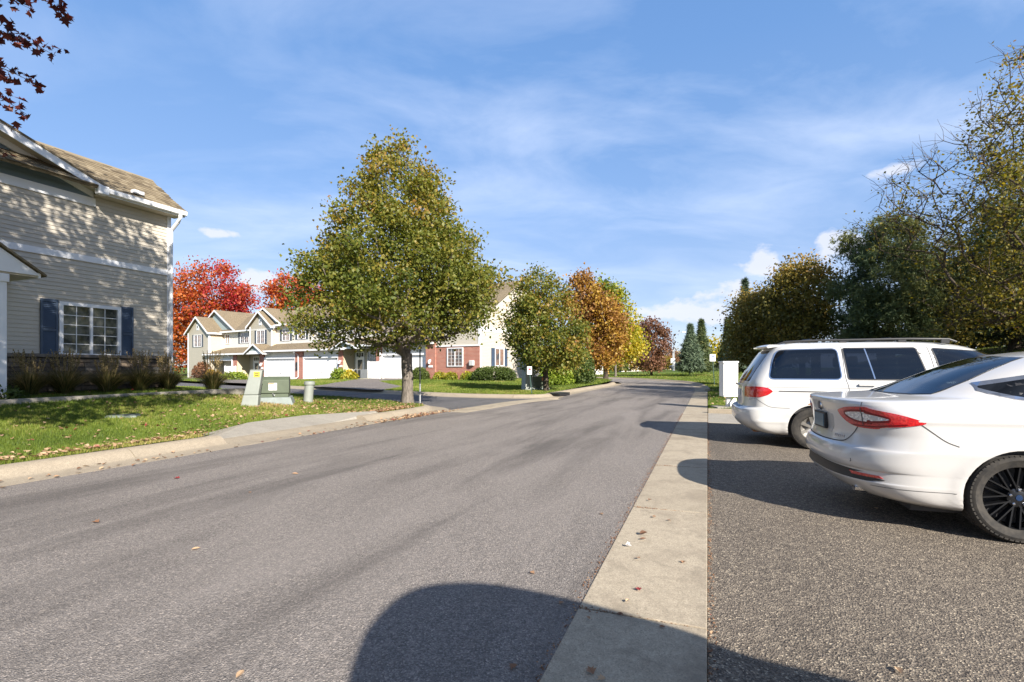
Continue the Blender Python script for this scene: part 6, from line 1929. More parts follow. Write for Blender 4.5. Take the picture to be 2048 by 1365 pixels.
for sd in (-1, 1):
    lens = [(AL(.9, y=.41), .930), (AL(.9, y=.47), .950), (AL(.9, y=.58), .975), (AL(.9, y=.74), .984), (AL(.9, x=.22), .970), (AL(.9, x=.36), .942), (AL(.9, x=.50), .898), (AL(.9, x=.545), .880), (AL(.9, x=.52), .864), (AL(.9, x=.40), .842), (AL(.9, x=.26), .822), (AL(.9, y=.80), .806), (AL(.9, y=.64), .806), (AL(.9, y=.54), .838), (AL(.9, y=.46), .885)]
    lo_ = cs.patch("tail_light", round_poly(lens, 2), 'arc', M_RED, sed, .007, sd, .025)
    lo_["label"] = "red wrap-around tail light with clear centre"
    inner = [(AL(.9, y=.52), .920), (AL(.9, y=.60), .938), (AL(.9, y=.74), .944), (AL(.9, x=.19), .934), (AL(.9, x=.28), .912), (AL(.9, x=.335), .890), (AL(.9, x=.27), .874), (AL(.9, x=.19), .866), (AL(.9, y=.78), .860), (AL(.9, y=.66), .862), (AL(.9, y=.575), .888)]
    cs.patch("clear_lens", round_poly(inner, 2), 'arc', M_CLEAR, lo_, .011, sd, .02)
    cs.ring_patch('lens_bezel', round_poly(inner, 2), .014, -.002, 'arc', M_DARKRED, lo_, .0125, sd)
    cs.line('light_band', [(AL(.9, y=.60), .824), (AL(.9, y=.80), .824), (AL(.9, x=.28), .838), (AL(.9, x=.42), .858)], 'arc', lo_, .010, .0085, sd, M_DARKRED)
    aa = (AL(.93, y=.705))
    cs.line("lens_seam", [(aa, .976), (aa, .93), (aa, .83)], 'arc', lo_, .007, .013, sd)
    cs.line("panel_seam", [(.50, .865), (.58, .80), (.66, .735), (.74, .705)], 'side', sed, .007, .002, sd)
    cs.line("panel_seam", [(AL(.98, y=.705), 1.02), (AL(.98, y=.705), .985)], 'arc', sed, .005, .002, sd)
    cs.line("panel_seam", [(AL(.8, y=.66), .825), (AL(.75, y=.60), .75), (AL(.7, y=.56), .70), (AL(.66, y=.50), .662), (AL(.66, y=.2), .652), (AL(.66, y=.002), .65)], 'arc', sed, .009, .002, sd)
    cs.line("panel_seam", [(.22, .345), (.45, .345), (.73, .345)], 'side', sed, .004, .002, sd)
    val = [(0.0, .455), (AL(.44, y=.45), .452), (AL(.43, y=.72), .447), (AL(.42, x=.14), .435), (AL(.41, x=.30), .400), (AL(.385, x=.24), .385), (AL(.38, y=.74), .375), (AL(.37, y=.4), .372), (0.0, .372)]
    cs.patch("bumper_insert", val, 'arc', M_TRIM, sed, .004, sd, .03)
    cs.patch("reflector", [(AL(.42, y=.60), .435), (AL(.42, y=.80), .432), (AL(.42, y=.82), .412), (AL(.41, y=.62), .410)], 'arc', M_RED, sed, .007, sd, .02)
    # side glass with a bright frame
    fr_ = cs.ring_patch("window_frame", DLO, .026, .0, 'side', M_CHROME, sed, .006, sd)
    cs.ring_patch("window_seal", DLO, .002, -.034, 'side', M_TRIM, fr_, .003, sd)
    cs.patch("side_window", DLO, 'side', M_CARSEE, fr_, .005, sd, .05)
    cs.line("panel_seam", [(1.48, 1.05), (1.50, .9), (1.50, .75), (1.42, .62), (1.36, .5)], 'side', sed, .007, .002, sd)
    cs.line("panel_seam", [(2.45, 1.0), (2.46, .7), (2.45, .32)], 'side', sed, .007, .002, sd)
    MB().lathe([(.036, 0), (.042, .09), (.036, .095), (.033, .02)], 20, (.16, sd * .56, .285), 'x').build("exhaust_tip", M_CHROME, sed, smooth=True)
    for hx in (1.62, 2.62): MB().box(hx, hx + .2, sd * cs.side_y(hx, .90) - .012, sd * cs.side_y(hx, .90) + .03 * sd if sd > 0 else sd * cs.side_y(hx, .90) + .012, .885, .915).build('door_handle', M_CHROME, sed, bevel=.006)
    mr = MB(); mr.box(3.05, 3.28, sd * .86 if sd > 0 else sd * 1.06, sd * 1.06 if sd > 0 else sd * .86, 1.0, 1.13); mr.build("mirror", M_PAINT, sed, bevel=.035)
cs.patch("rear_window", RGL, 'rear', M_CARSEE, sed, .005, -1, .04)
rec = [(-.30, .885), (.30, .885), (.30, .79), (.26, .715), (-.26, .715), (-.30, .79)]
rc = cs.patch("plate_recess", rec, 'rear', plain("recess_shade", (.40, .39, .37), .4, .1, 5), sed, .0015, -1, .04)  # flat patch; the shade inside the plate recess is painted as darker colour
MB().box(.046, .072, -.165, .165, .735, .885).build("plate_frame", M_TRIM, sed, bevel=.004)
MB().box(.040, .050, -.145, .145, .752, .868).build("licence_plate", M_PLATE, sed)
MB().lathe([(0, -.006), (.045, -.004), (.05, .008)], 24, (.048, 0, .948), 'x').build("badge", M_CHROME, sed).scale = (1, 1, 1)
MB().lathe([(0, -.008), (.038, -.006), (.040, .004)], 24, (.046, 0, .948), 'x').build("badge_face", M_BADGE, sed)
for i in range(6):
    yb = -.50 + .028 * i
    MB().box(cs.rear_x(yb, .70) - .004, cs.rear_x(yb, .70) + .004, yb, yb + .018, .692, .716).build("badge_letter", M_CHROME, sed)
MB().lathe([(.012, 0), (.014, .004)], 12, (cs.rear_x(-.66, .53) - .004, -.66, .53), 'x').build("parking_sensor", M_SEAM, sed)
an = MB(); an.tube([(2.1, 0, 1.455), (2.1, 0, 1.485)], [.035, .018], 8); an.build("antenna_base", M_TRIM, sed)
MB().tube([(2.1, 0, 1.48), (1.86, 0, 1.66)], [.005, .003], 6).build("antenna", M_TRIM, sed)

# -- white minivan
V_T = [
    (.19, .60, 4.6, .78, .35), (.22, .32, 4.85, .88, .36), (.29, .14, 5.0, .935, .38), (.36, .055, 5.05, .95, .40), (.43, .015, 5.08, .956, .40), (.53, .0, 5.09, .962, .40), (.605, .012, 5.08, .966, .40), (.635, .06, 5.07, .968, .38), (.65, .105, 5.06, .968, .37),
    (.72, .115, 5.03, .97, .36), (.80, .12, 4.98, .972, .36), (.90, .125, 4.90, .972, .36), (.93, .128, 4.86, .976, .36), (.955, .13, 4.82, .970, .36), (1.03, .14, 4.66, .962, .36), (1.08, .155, 4.52, .952, .36), (1.14, .185, 4.36, .94, .36), (1.22, .23, 4.20, .92, .36), (1.32, .29, 4.02, .892, .37),
    (1.42, .355, 3.84, .860, .38), (1.50, .41, 3.69, .832, .38), (1.57, .46, 3.54, .804, .38), (1.62, .50, 3.41, .778, .37), (1.66, .545, 3.27, .742, .36), (1.69, .60, 3.10, .69, .34), (1.712, .70, 2.9, .60, .28), (1.725, .85, 2.65, .44, .2), (1.732, 1.1, 2.4, .22, .1)]
V_W = G(1628, 900)[:2]
van = car_root("parked_minivan", "white minivan with dark windows and black roof rails parked behind the sedan", "van", V_W, 1.12, .955, PHI)
cv_ = Car(V_T, 2.9, 1.2)
def flarev(x, z):
    r = min(math.hypot(x - 1.12, z - .335), math.hypot(x - 4.12, z - .335))
    return .014 * math.exp(-((r - .385) / .04) ** 2) + .008 * math.exp(-((z - .42) / .03) ** 2) * float(sm(.2, .35, x) * sm(.85, .7, x))
cv_.extra = flarev
VW = {"rear_quarter_window": round_corner([(.485, 1.125), (1.50, 1.125), (1.46, 1.60), (.80, 1.592), (.62, 1.575), (.545, 1.40)], .07), "sliding_door_window": round_corner([(1.60, 1.125), (2.62, 1.125), (2.50, 1.60), (1.55, 1.603)], .03), "front_door_window": round_corner([(2.80, 1.12), (4.00, 1.10), (3.86, 1.22), (3.58, 1.42), (3.30, 1.545), (2.72, 1.59)], .03)}
VR = [(-.70, 1.08), (.70, 1.08), (.66, 1.35), (.60, 1.585), (-.60, 1.585), (-.66, 1.35)]
VF = [(-.74, 1.12), (0, 1.10), (.74, 1.12), (.68, 1.34), (.58, 1.56), (0, 1.60), (-.58, 1.56), (-.68, 1.34)]
V_HOLES = [('side', P) for P in VW.values()] + [('rear', VR), ('front', VF)]
cv_.body("body", M_PAINTV, van, [(1.12, .955, .372), (4.12, .955, .372)], V_HOLES)
cv_.cabin(van, V_HOLES, .55, 1.70)
for xx in (1.0, 1.95, 2.95):
    for yy in (-.42, .42): seat(van, xx, yy, .68, .56, M_SEATV, .60)
cv_.patch("windscreen", VF, 'front', M_CARSEE, van, .004, -1, .08)
cv_.ring_patch("window_seal", VR, .004, -.04, 'rear', M_TRIM, van, .002)
for (x, y, sd) in ((1.12, -.855, -1), (4.12, -.855, -1), (1.12, .855, 1), (4.12, .855, 1)): wheel(van, x, y, sd, .335, .205, 'cap', .215)
MB().box(.6, 4.5, -.8, .8, .17, .24).build("underbody", M_TRIM, van)
AV = lambda z, **k: cv_.arc_len(z, **k)
for sd in (-1, 1):
    for nm, g2 in VW.items():
        fr_ = cv_.ring_patch("window_trim", g2, .016, .0, 'side', M_CHROME if nm.startswith("rear") else M_TRIM, van, .005, sd)
        cv_.ring_patch("window_seal", g2, .002, -.032, 'side', M_TRIM, fr_, .003, sd)
        gl = cv_.patch(nm, g2, 'side', M_CARSEE if nm.startswith("front") else M_VANSEE, fr_, .005, sd, .06)
        if nm.startswith("slid"): cv_.line("divider", [(1.84, 1.60), (1.94, 1.13)], 'side', gl, .018, .010, sd, M_CHROME)
    lens = round_corner([(AV(.9, y=.58), .985), (AV(.9, x=.34), .992), (AV(.9, x=.46), .975), (AV(.9, x=.54), .92), (AV(.9, x=.47), .858), (AV(.9, x=.34), .815), (AV(.9, y=.60), .81)], .03)
    tl = cv_.patch("tail_light", lens, 'arc', M_RED, van, .007, sd, .03)
    cv_.patch("clear_lens", [(AV(.9, y=.80), .806), (AV(.9, x=.33), .808), (AV(.9, x=.24), .775), (AV(.9, y=.80), .765)], 'arc', M_CLEAR, tl, .006, sd, .03)
    cv_.patch("amber_lens", [(AV(.9, y=.61), .97), (AV(.9, y=.80), .975), (AV(.9, y=.80), .83), (AV(.9, y=.62), .83)], 'arc', plain("amber_lens%d" % sd, (.5, .10, .03), .15, .1, 30), tl, .010, sd, .03)
    cv_.line("panel_seam", [(AV(.78, x=.3), .79), (AV(.7, x=.42), .70), (AV(.655, x=.5), .655), (AV(.65, x=.78), .648)], 'arc', van, .006, .002, sd)
    cv_.line("slide_rail", [(.62, .925), (1.1, .922), (1.62, .92)], 'side', van, .014, .003, sd)
    cv_.line("panel_seam", [(.45, .985), (1.1, .985), (2.6, .975)], 'side', van, .004, .002, sd)
    cv_.line("panel_seam", [(1.53, 1.64), (1.54, 1.4), (1.555, 1.12), (1.60, 1.0), (1.62, .6), (1.60, .32)], 'side', van, .007, .003, sd)
    cv_.line("panel_seam", [(2.66, 1.62), (2.70, 1.3), (2.74, 1.0), (2.76, .3)], 'side', van, .007, .003, sd)
    for hx in (1.72, 2.84): MB().box(hx, hx + .22, sd * .975 - .02, sd * .975 + .02, 1.02, 1.055).build('door_handle', M_PAINTV, van, bevel=.01)
    rl_ = MB(); rl_.tube([(.66, sd * .60, 1.70), (.78, sd * .60, 1.735), (1.2, sd * .605, 1.75), (2.5, sd * .60, 1.755), (3.0, sd * .585, 1.74), (3.1, sd * .58, 1.70)], [.012, .017, .017, .017, .017, .012], 8)
    for xx in (.82, 1.6, 2.4, 2.95): rl_.box(xx - .05, xx + .05, sd * .6 - .013, sd * .6 + .013, 1.68, 1.745)
    rl_.build("roof_rail", M_TRIM, van, smooth=True)
    MB().box(3.45, 3.68, .95 if sd > 0 else -1.17, 1.17 if sd > 0 else -.95, 1.06, 1.24).build("mirror", M_PAINTV, van, bevel=.04)
for xx in (1.15, 2.25): MB().tube([(xx, -.6, 1.765), (xx, 0, 1.785), (xx, .6, 1.765)], .015, 6).build("roof_crossbar", M_TRIM, van)
cv_.patch("rear_window", VR, 'rear', M_VANSEE, van, .004, -1, .05)
spm = MB()
ys = np.linspace(-.66, .66, 15)
pr = [[(.40 + .10 * (y / .66) ** 2, y, 1.632), (.36 + .12 * (y / .66) ** 2, y, 1.658), (.42 + .1 * (y / .66) ** 2, y, 1.69), (.78, y, 1.712 - .03 * (y / .66) ** 2), (.66, y, 1.655)] for y in ys]
V = [p for r in pr for p in r]; Fs = []
for i in range(len(pr) - 1):
    for k in range(5): Fs.append((i * 5 + k, i * 5 + (k + 1) % 5, (i + 1) * 5 + (k + 1) % 5, (i + 1) * 5 + k))
Fs += [tuple(range(5)), tuple(range((len(pr) - 1) * 5, len(pr) * 5))]
spm.v = V; spm.f = Fs; spm.build("spoiler", M_PAINTV, van, smooth=True)
cv_.patch("bumper_step", [(-.55, .648), (.55, .648), (.5, .628), (-.5, .628)], 'rear', plain("step_blue", (.10, .17, .26), .5, .1, 5), van, .006, -1, .04)
MB().box(.075, .11, -.26, .26, .99, 1.03).build("tailgate_garnish", M_CHROME, van, bevel=.008)
MB().box(.105, .118, -.165, .165, .80, .92).build("licence_plate", M_WHITE, van)
MB().tube([(.2, .1, 1.06), (.16, .02, 1.09), (.19, -.4, 1.13)], [.02, .012, .006], 6).build("rear_wiper", M_TRIM, van)
cv_.patch("rust_patch", round_poly([(1.02, .712), (1.13, .722), (1.27, .705), (1.30, .722), (1.22, .745), (1.16, .752), (1.10, .738), (1.05, .735)], 1), 'side', M_RUST, van, .002, -1, .02)
MB().box(.3, .9, -.5, .5, .20, .27).build("exhaust", M_RUST, van)
# -- tall vehicle beside the viewpoint: only its shadow falls into the picture
U_T = [(.3, .25, 4.9, 1.0, .4), (.45, .08, 5.0, 1.08, .4), (.7, .0, 5.05, 1.22, .4), (1.0, .02, 5.0, 1.28, .4), (1.3, .08, 4.7, 1.25, .4), (1.46, .13, 4.35, 1.08, .42), (1.6, .18, 4.1, .90, .44), (1.8, .26, 3.9, .80, .46), (1.98, .36, 3.7, .69, .5),
       (2.12, .46, 3.5, .58, .5), (2.23, .56, 3.3, .47, .5), (2.31, .66, 3.1, .37, .45), (2.37, .78, 2.9, .26, .35), (2.40, .95, 2.6, .14, .2), (2.41, 1.2, 2.3, .06, .1)]
suv = thing("parked_suv", "tall rounded vehicle parked beside the viewpoint, shown only by its shadow on the road", "car", (1.75, -.12, 0), math.radians(-82))
suv.scale = (1, 1, 1.1)
cu_ = Car(U_T, 2.6, 1.2)
UW = [(.55, 1.62), (3.6, 1.60), (3.2, 1.95), (2.7, 2.12), (.75, 2.12)]; UR = [(-.62, 1.5), (.62, 1.5), (.5, 2.02), (-.5, 2.02)]; UF = [(-.7, 1.5), (.7, 1.5), (.5, 2.08), (-.5, 2.08)]
U_HOLES = [('side', UW), ('rear', UR), ('front', UF)]
cu_.body("body", M_PAINTV, suv, [(1.1, .95, .40), (4.0, .95, .40)], U_HOLES)
for sd in (-1, 1):
    cu_.patch("side_window", UW, 'side', M_VANSEE, suv, .004, sd, .08)
    MB().box(3.4, 3.65, .95 if sd > 0 else -1.28, 1.28 if sd > 0 else -.95, 1.45, 1.68).build("mirror", M_TRIM, suv, bevel=.05)
    for x in (1.1, 4.0): wheel(suv, x, sd * .84, sd, .36, .22, 'cap', .23)
cu_.patch("rear_window", UR, 'rear', M_VANSEE, suv, .004, -1, .08); cu_.patch("windscreen", UF, 'front', M_CARSEE, suv, .004, -1, .08)
# ------------------------------------------------------------------ street furniture and small things
M_GREENBOX = plain("box_green", (.075, .095, .06), .5, .12, 5)
M_GREENLT = plain("pedestal_green", (.23, .25, .225), .55, .08, 4)
M_PADGREY = plain("pad_grey", (.18, .21, .20), .7, .12, 6)
M_YELLOW = plain("sticker_yellow", (.62, .45, .03), .5, .08, 20)
M_ORANGE = plain("label_orange", (.60, .17, .05), .5, .05, 20)
M_INK = plain("ink_dark", (.03, .03, .03), .6, .1, 20)
M_SIGNGREEN = plain("sign_green", (.01, .14, .085), .4, .1, 6)
M_POSTGREEN = plain("post_green", (.02, .055, .045), .55, .2, 10)
M_SIGNRED = plain("sign_red", (.5, .03, .03), .5, .05, 10)
M_SIGNBLUE = plain("sign_blue_grey", (.16, .2, .36), .5, .08, 10)
# transformer
tx, ty, tz = GT(530, 806)
tr = thing("transformer_box", "dark green electrical transformer box on a grey pad, warning label on its front", "utility box", (tx, ty + .35, tz - .02), math.radians(20))
k = ty / 14.0
MB().hexa([(-.62, -.52, -.05), (.62, -.52, -.05), (.62, .5, -.05), (-.62, .5, -.05)], [(-.54, -.46, .17), (.54, -.46, .17), (.54, .46, .17), (-.54, .46, .17)]).build("pad", M_PADGREY, tr, bevel=.015)
for xx in (-.28, .12): MB().hexa([(xx - .03, -.545, -.04), (xx + .03, -.545, -.04), (xx + .02, -.48, -.04), (xx - .02, -.48, -.04)], [(xx - .02, -.50, .13), (xx + .02, -.50, .13), (xx + .02, -.46, .13), (xx - .02, -.46, .13)]).build("pad_rib", M_PADGREY, tr)
pf = [(-.48, -.38, .17), (-.48, -.38, .64), (-.48, -.28, .72), (-.48, .42, .72), (-.48, .42, .17)]
MB().prism(pf, (.96, 0, 0)).build("cabinet", M_GREENBOX, tr, bevel=.012)
MB().prism([(-.50, -.42, .29), (-.50, -.42, .655), (-.50, -.29, .745), (-.50, .02, .745), (-.50, .02, .725), (-.50, -.375, .64), (-.50, -.375, .29)], (1.0, 0, 0)).build("hood", M_GREENBOX, tr, bevel=.008)
lb = MB().box(-.02, .19, -.427, -.4215, .37, .57).build("warning_label", M_WHITE, tr)
MB().box(-.015, .12, -.431, -.4275, .535, .565).build("label_band", M_ORANGE, lb)
MB().box(-.015, .12, -.431, -.4275, .425, .445).build("label_band", M_ORANGE, lb)
for i in range(4): MB().box(-.01, .10 - .02 * (i % 2), -.430, -.4275, .515 - .02 * i, .523 - .02 * i).build("label_print", M_INK, lb)
for i in range(2): MB().box(.09, .11, -.431, -.4275, .475 - .09 * i, .505 - .09 * i).build("label_print", M_INK, lb)
MB().tube([(.08, -.40, .29), (.10, -.44, .25), (.12, -.42, .21), (.13, -.40, .25)], .011, 6).build("padlock", M_STEEL, tr)
# leaning pedestal
px_, py_, pz_ = GT(500, 812)
pd = thing("utility_pedestal", "pale green leaning cable pedestal with yellow sticker beside the transformer", "utility pedestal", (px_, py_, pz_), math.radians(14))
sc = py_ / 1000
def tap(z0, z1, w0, w1, l0, l1, name, m, dpt=.75): MB().hexa([(l0 - w0, -w0 * dpt, z0), (l0 + w0, -w0 * dpt, z0), (l0 + w0, w0 * dpt, z0), (l0 - w0, w0 * dpt, z0)], [(l1 - w1, -w1 * dpt, z1), (l1 + w1, -w1 * dpt, z1), (l1 + w1, w1 * dpt, z1), (l1 - w1, w1 * dpt, z1)]).build(name, m, pd, bevel=.025)
hh = 72 * sc
tap(-.1, hh * .30, 16.0 * sc, 14.0 * sc, 0, 4 * sc, "base", M_GREENLT)
tap(hh * .30 + .006, hh * .97, 13.4 * sc, 11.5 * sc, 4 * sc, 13 * sc, "cover", M_GREENLT)
tap(hh * .965, hh, 12.3 * sc, 11 * sc, 13 * sc, 13.3 * sc, "lid", M_GREENLT)
MB().box(9 * sc, 20 * sc, -9.6 * sc, -9.15 * sc, hh * .80, hh * .94).build("sticker", M_YELLOW, pd)
for i in range(2): MB().box(11 * sc, 18 * sc, -9.8 * sc, -9.61 * sc, hh * (.83 + .06 * i), hh * (.855 + .06 * i)).build("sticker_print", M_INK, pd)
# round pedestal
qx, qy, qz = GT(616, 806); sc = qy / 1000
rp = thing("utility_pedestal", "short round pale green cable pedestal leaning on the lawn", "utility pedestal", (qx, qy, qz), 0)
MB().tube([(0, 0, -.1), (0, 0, 0), (1.5 * sc, 0, 20 * sc), (3 * sc, 0, 37 * sc)], [9.2 * sc, 9.2 * sc, 8.8 * sc, 8.6 * sc], 20).build("tube", M_GREENLT, rp, smooth=True)
MB().lathe([(0, 43.5 * sc), (6 * sc, 43.3 * sc), (10 * sc, 42 * sc), (10.6 * sc, 38 * sc), (10.2 * sc, 36 * sc), (8 * sc, 36 * sc)], 20, (3 * sc, 0, 0)).build("cap", M_GREENLT, rp, smooth=True)
# flush cover in the lawn
cx_, cy_, cz_ = GT(246, 834)
cvv = thing("ground_cover", "grey green flush utility cover set in the shaded left lawn", "cover", (cx_, cy_, cz_), .4)
MB().box(-.24, .24, -.15, .15, -.05, .045).build("lid", plain("cover_green", (.09, .11, .09), .9, .2, 9), cvv, bevel=.012)
MB().box(-.26, .26, -.17, .17, -.06, .025).build("rim", M_PADGREY, cvv, bevel=.01)
# street name sign
sx, sy, sz = GT(840, 802); s1 = sy / 1000
ss_ = thing("street_sign", "green street name sign on a dark post right of the big linden", "sign", (sx, sy, sz), 0)
zt = CAM_H + (YH - 690) / F * sy - sz
MB().tube([(0, 0, -.2), (0, 0, zt * .30)], .030, 8).build("post_sleeve", M_STEEL, ss_)
MB().tube([(0, 0, zt * .295), (0, 0, zt)], .024, 8).build("post", M_DARKMETAL, ss_)
for rot, z0, L in ((math.radians(-12), zt + .01, .30), (math.radians(58), zt + .14, .26)):
    b_ = MB().box(-L, L, -.006, .006, z0, z0 + .15).build("blade", M_SIGNGREEN, ss_, rot=(0, 0, rot))
    x = -L * .72
    for wv in (.05, .03, .035, None, .06, .03, .05):
        if wv: MB().box(x, x + wv * .7, -.0085, -.0065, z0 + .035, z0 + (.12 if wv > .045 else .095)).build("lettering", M_WHITE, b_)
        x += (wv or .05) * 1.25
MB().box(-.03, .03, -.03, .03, zt - .03, zt + .31).build("bracket", M_STEEL, ss_)
# little post sign under the second linden
ax_, ay_, az_ = GT(1064, 789.5)
def post_sign(name, label, loc, hgt, w, h, post_m, face_m, print_m, lean=0.0, rz=0.0):
    o = thing(name, label, "sign", loc, rz)
    MB().box(-.02, .02, -.012, .012, -.15, hgt + h * .3).build("post", post_m, o, rot=(0, lean, 0))
    ox = math.sin(lean) * (hgt + h / 2)
    f_ = MB().box(ox - w / 2, ox + w / 2, -.022, -.014, hgt, hgt + h).build("panel", face_m, o, bevel=.003)
    MB().box(ox - w * .25, ox + w * .3, -.0245, -.0225, hgt + h * .55, hgt + h * .78).build("print", print_m, f_)
    MB().box(ox - w * .32, ox + w * .28, -.0245, -.0225, hgt + h * .34, hgt + h * .42).build("print", print_m, f_)
    MB().box(ox - w * .32, ox + w * .2, -.0245, -.0225, hgt + h * .2, hgt + h * .27).build("print", print_m, f_)
    return o
u_ = ay_ / 1000
post_sign("post_sign", "small white sign with red print on a leaning green post at the corner kerb", (ax_, ay_, az_), 40 * u_, 9.5 * u_, 16 * u_, M_POSTGREEN, M_WHITE, M_SIGNRED, math.radians(-6))
bx_, by_, bz_ = at_d(1429, 33.0)
u_ = by_ / 1000
post_sign("post_sign", "white sign with blue print on a thin dark post on the right verge", (bx_, by_, bz_), CAM_H + (YH - 723) / F * by_ - bz_, 11.5 * u_, 14 * u_, M_POSTGREEN, M_WHITE, M_SIGNBLUE, math.radians(-4))
# white cabinet at the end of the parking row
mx, my = (1457 - 1024) / F * 15.6, 15.6
mz = float(H(mx, my)); u_ = my / 1000
mb_ = thing("mailbox_cabinet", "tall white box on a post behind the minivan's tailgate", "mailbox", (mx, my, mz), math.radians(-6))
z0, z1 = CAM_H + (YH - 793) / F * my - mz, CAM_H + (YH - 726) / F * my - mz
MB().box(-.215, .215, -.22, .22, z0, z1).build("cabinet", M_WHITED, mb_, bevel=.008)
MB().box(-.24, .23, -.25, .24, z1, z1 + .045).build("lid", M_WHITED, mb_, bevel=.01)
for zz in (z0 + .03, z1 - .04): MB().box(-.205, .205, -.228, -.221, zz, zz + .012).build("edge_trim", M_STEEL, mb_)
MB().box(-.07, .07, -.07, .07, -.1, z0).build("post", M_WHITED, mb_, bevel=.01)
MB().prism([(.0, -.18, .02), (.0, -.18, .16), (.10, -.18, .30), (.18, -.18, .30), (.18, -.18, .02)], (0, .05, 0)).build("post_bracket", M_WHITED, mb_, bevel=.012)
MB().box(-.45, .5, -.42, .3, -.08, .03).build("foundation", M_WALK, mb_)
# boxes behind the second linden
ux, uy, uz = at_d(1056, 25.5)
ub = thing("utility_cabinet", "tall grey cabinet standing behind the little post sign", "utility box", (ux, uy, uz), .5)
MB().hexa([(-.28, -.22, -.1), (.28, -.22, -.1), (.28, .22, -.1), (-.28, .22, -.1)], [(-.24, -.2, 1.35), (.24, -.2, 1.35), (.24, .2, 1.35), (-.24, .2, 1.35)]).build("body", plain("cab_grey", (.30, .32, .30), .6, .1, 4), ub, bevel=.02)
MB().box(-.27, .27, -.23, .23, 1.35, 1.42).build("lid", M_PADGREY, ub, bevel=.015)
ux, uy, uz = at_d(1077, 25.8)
ub = thing("transformer_box", "second dark green transformer box in the shade of the smaller linden", "utility box", (ux, uy, uz), .3)
MB().box(-.40, .40, -.35, .35, .1, .68).build("cabinet", M_GREENBOX, ub, bevel=.02)
MB().box(-.42, .42, -.38, .0, .45, .71).build("hood", M_GREENBOX, ub, bevel=.02)
MB().hexa([(-.5, -.45, -.1), (.5, -.45, -.1), (.5, .45, -.1), (-.5, .45, -.1)], [(-.45, -.4, .12), (.45, -.4, .12), (.45, .4, .12), (-.45, .4, .12)]).build("pad", M_PADGREY, ub)
MB().box(.05, .25, -.386, -.381, .5, .66).build("warning_label", M_ORANGE, ub)
# ---- far things
M_WOOD = plain("pole_wood", (.20, .16, .13), .9, .2, 5)
def far_z(x, d): return float(H(x, d))
lx_, ld = (1348 - 1024) / F * 95, 95
lp = thing("street_lamp", "tall grey street lamp with a long curved arm beyond the far lawn", "street lamp", (lx_, ld, far_z(lx_, ld)), 0)
zt = CAM_H + (YH - 668) / F * ld - lp.location[2]
MB().tube([(0, 0, -.3), (0, 0, zt * .5), (0, 0, zt)], [.17, .13, .09], 8).build("pole", M_STEEL, lp)
MB().tube([(0, 0, zt - .3), (.4, 0, zt + .05), (1.2, 0, zt + .25), (1.7, 0, zt + .28)], .05, 6).build("arm", M_STEEL, lp)
MB().box(1.5, 2.2, -.15, .15, zt + .22, zt + .36).build("lamp_head", M_STEEL, lp, bevel=.05)
MB().tube([(0, 0, zt * .62), (.5, 0, zt * .62), (.85, 0, zt * .68)], .035, 6).build("arm", M_STEEL, lp)
bn = thing("banner_post", "pale post carrying two small white banners in front of the street lamp", "banner", ((1346 - 1024) / F * 90, 90, far_z(29, 90)), 0)
MB().tube([(0, 0, -.3), (0, 0, 3.9)], .06, 8).build("post", M_WHITE, bn)
for sx_ in (-1, 1): MB().box(sx_ * .1 if sx_ > 0 else -.38, .38 if sx_ > 0 else -.1, -.01, .01, 1.4, 2.3).build("banner", M_WHITE, bn)
fc = thing("parked_car", "distant dark car parked beyond the far lawn beside the spruces", "car", ((1362 - 1024) / F * 100, 100, far_z(34, 100)), 0)
mb = MB(); prf = [(-2.2, .3), (-2.2, .8), (-1.6, .95), (-1.0, 1.45), (.7, 1.45), (1.3, .98), (2.2, .85), (2.25, .3)]
mb.prism([(x, -.85, z) for x, z in prf], (0, 1.7, 0)); mb.build("body", plain("far_car_paint", (.03, .035, .045), .3, .1, 3), fc, bevel=.08)
for x in (-1.4, 1.4): MB().lathe([(0, -.88), (.32, -.88), (.32, .88), (0, .88)], 16, (x, 0, .32), 'y').build("wheel", M_TYRE, fc)
mb = MB(); mb.prism([(x, -.87, z) for x, z in [(-1.35, 1.0), (-.95, 1.38), (.62, 1.38), (1.1, 1.0)]], (0, 1.74, 0)); mb.build("window", M_CARGLASS, fc)
def far_house(label, px0, px1, d, h, roof, wm, rz=0.0):
    x0, x1 = (px0 - 1024) / F * d, (px1 - 1024) / F * d; xm = (x0 + x1) / 2; w = (x1 - x0) / 2
    o = thing("distant_house", label, "house", (xm, d, far_z(xm, d)), rz)
    MB().box(-w, w, 0, 7, -.5, h).build("wall", wm, o)
    mb = MB(); mb.prism([(-w - .4, -.5, h), (-w - .4, 3.5, h + roof), (-w - .4, 7.5, h)], (2 * w + .8, 0, 0)); mb.build("roof", M_ROOF, o)
    n = max(2, int(w / 1.2))
    for i in range(n):
        xx = -w + (2 * w) * (i + .5) / n
        wo = MB().box(xx - .5, xx + .5, -.06, .02, h * .35, h * .8).build("window", M_WHITE, o)
        MB().box(xx - .4, xx + .4, -.09, -.062, h * .4, h * .75).build("pane", M_GLASSF, wo)
    return o
far_house("distant low cream building left of the brown oak", 1243, 1288, 118, 2.6, 1.2, M_SID_CREAM)
far_house("distant pale house glimpsed between the maple and ash trunks", 1150, 1206, 75, 2.6, 1.6, M_SID_CREAM)
far_house("distant tan building behind the banner post", 1300, 1372, 150, 2.6, 1.4, M_SID_TAN)
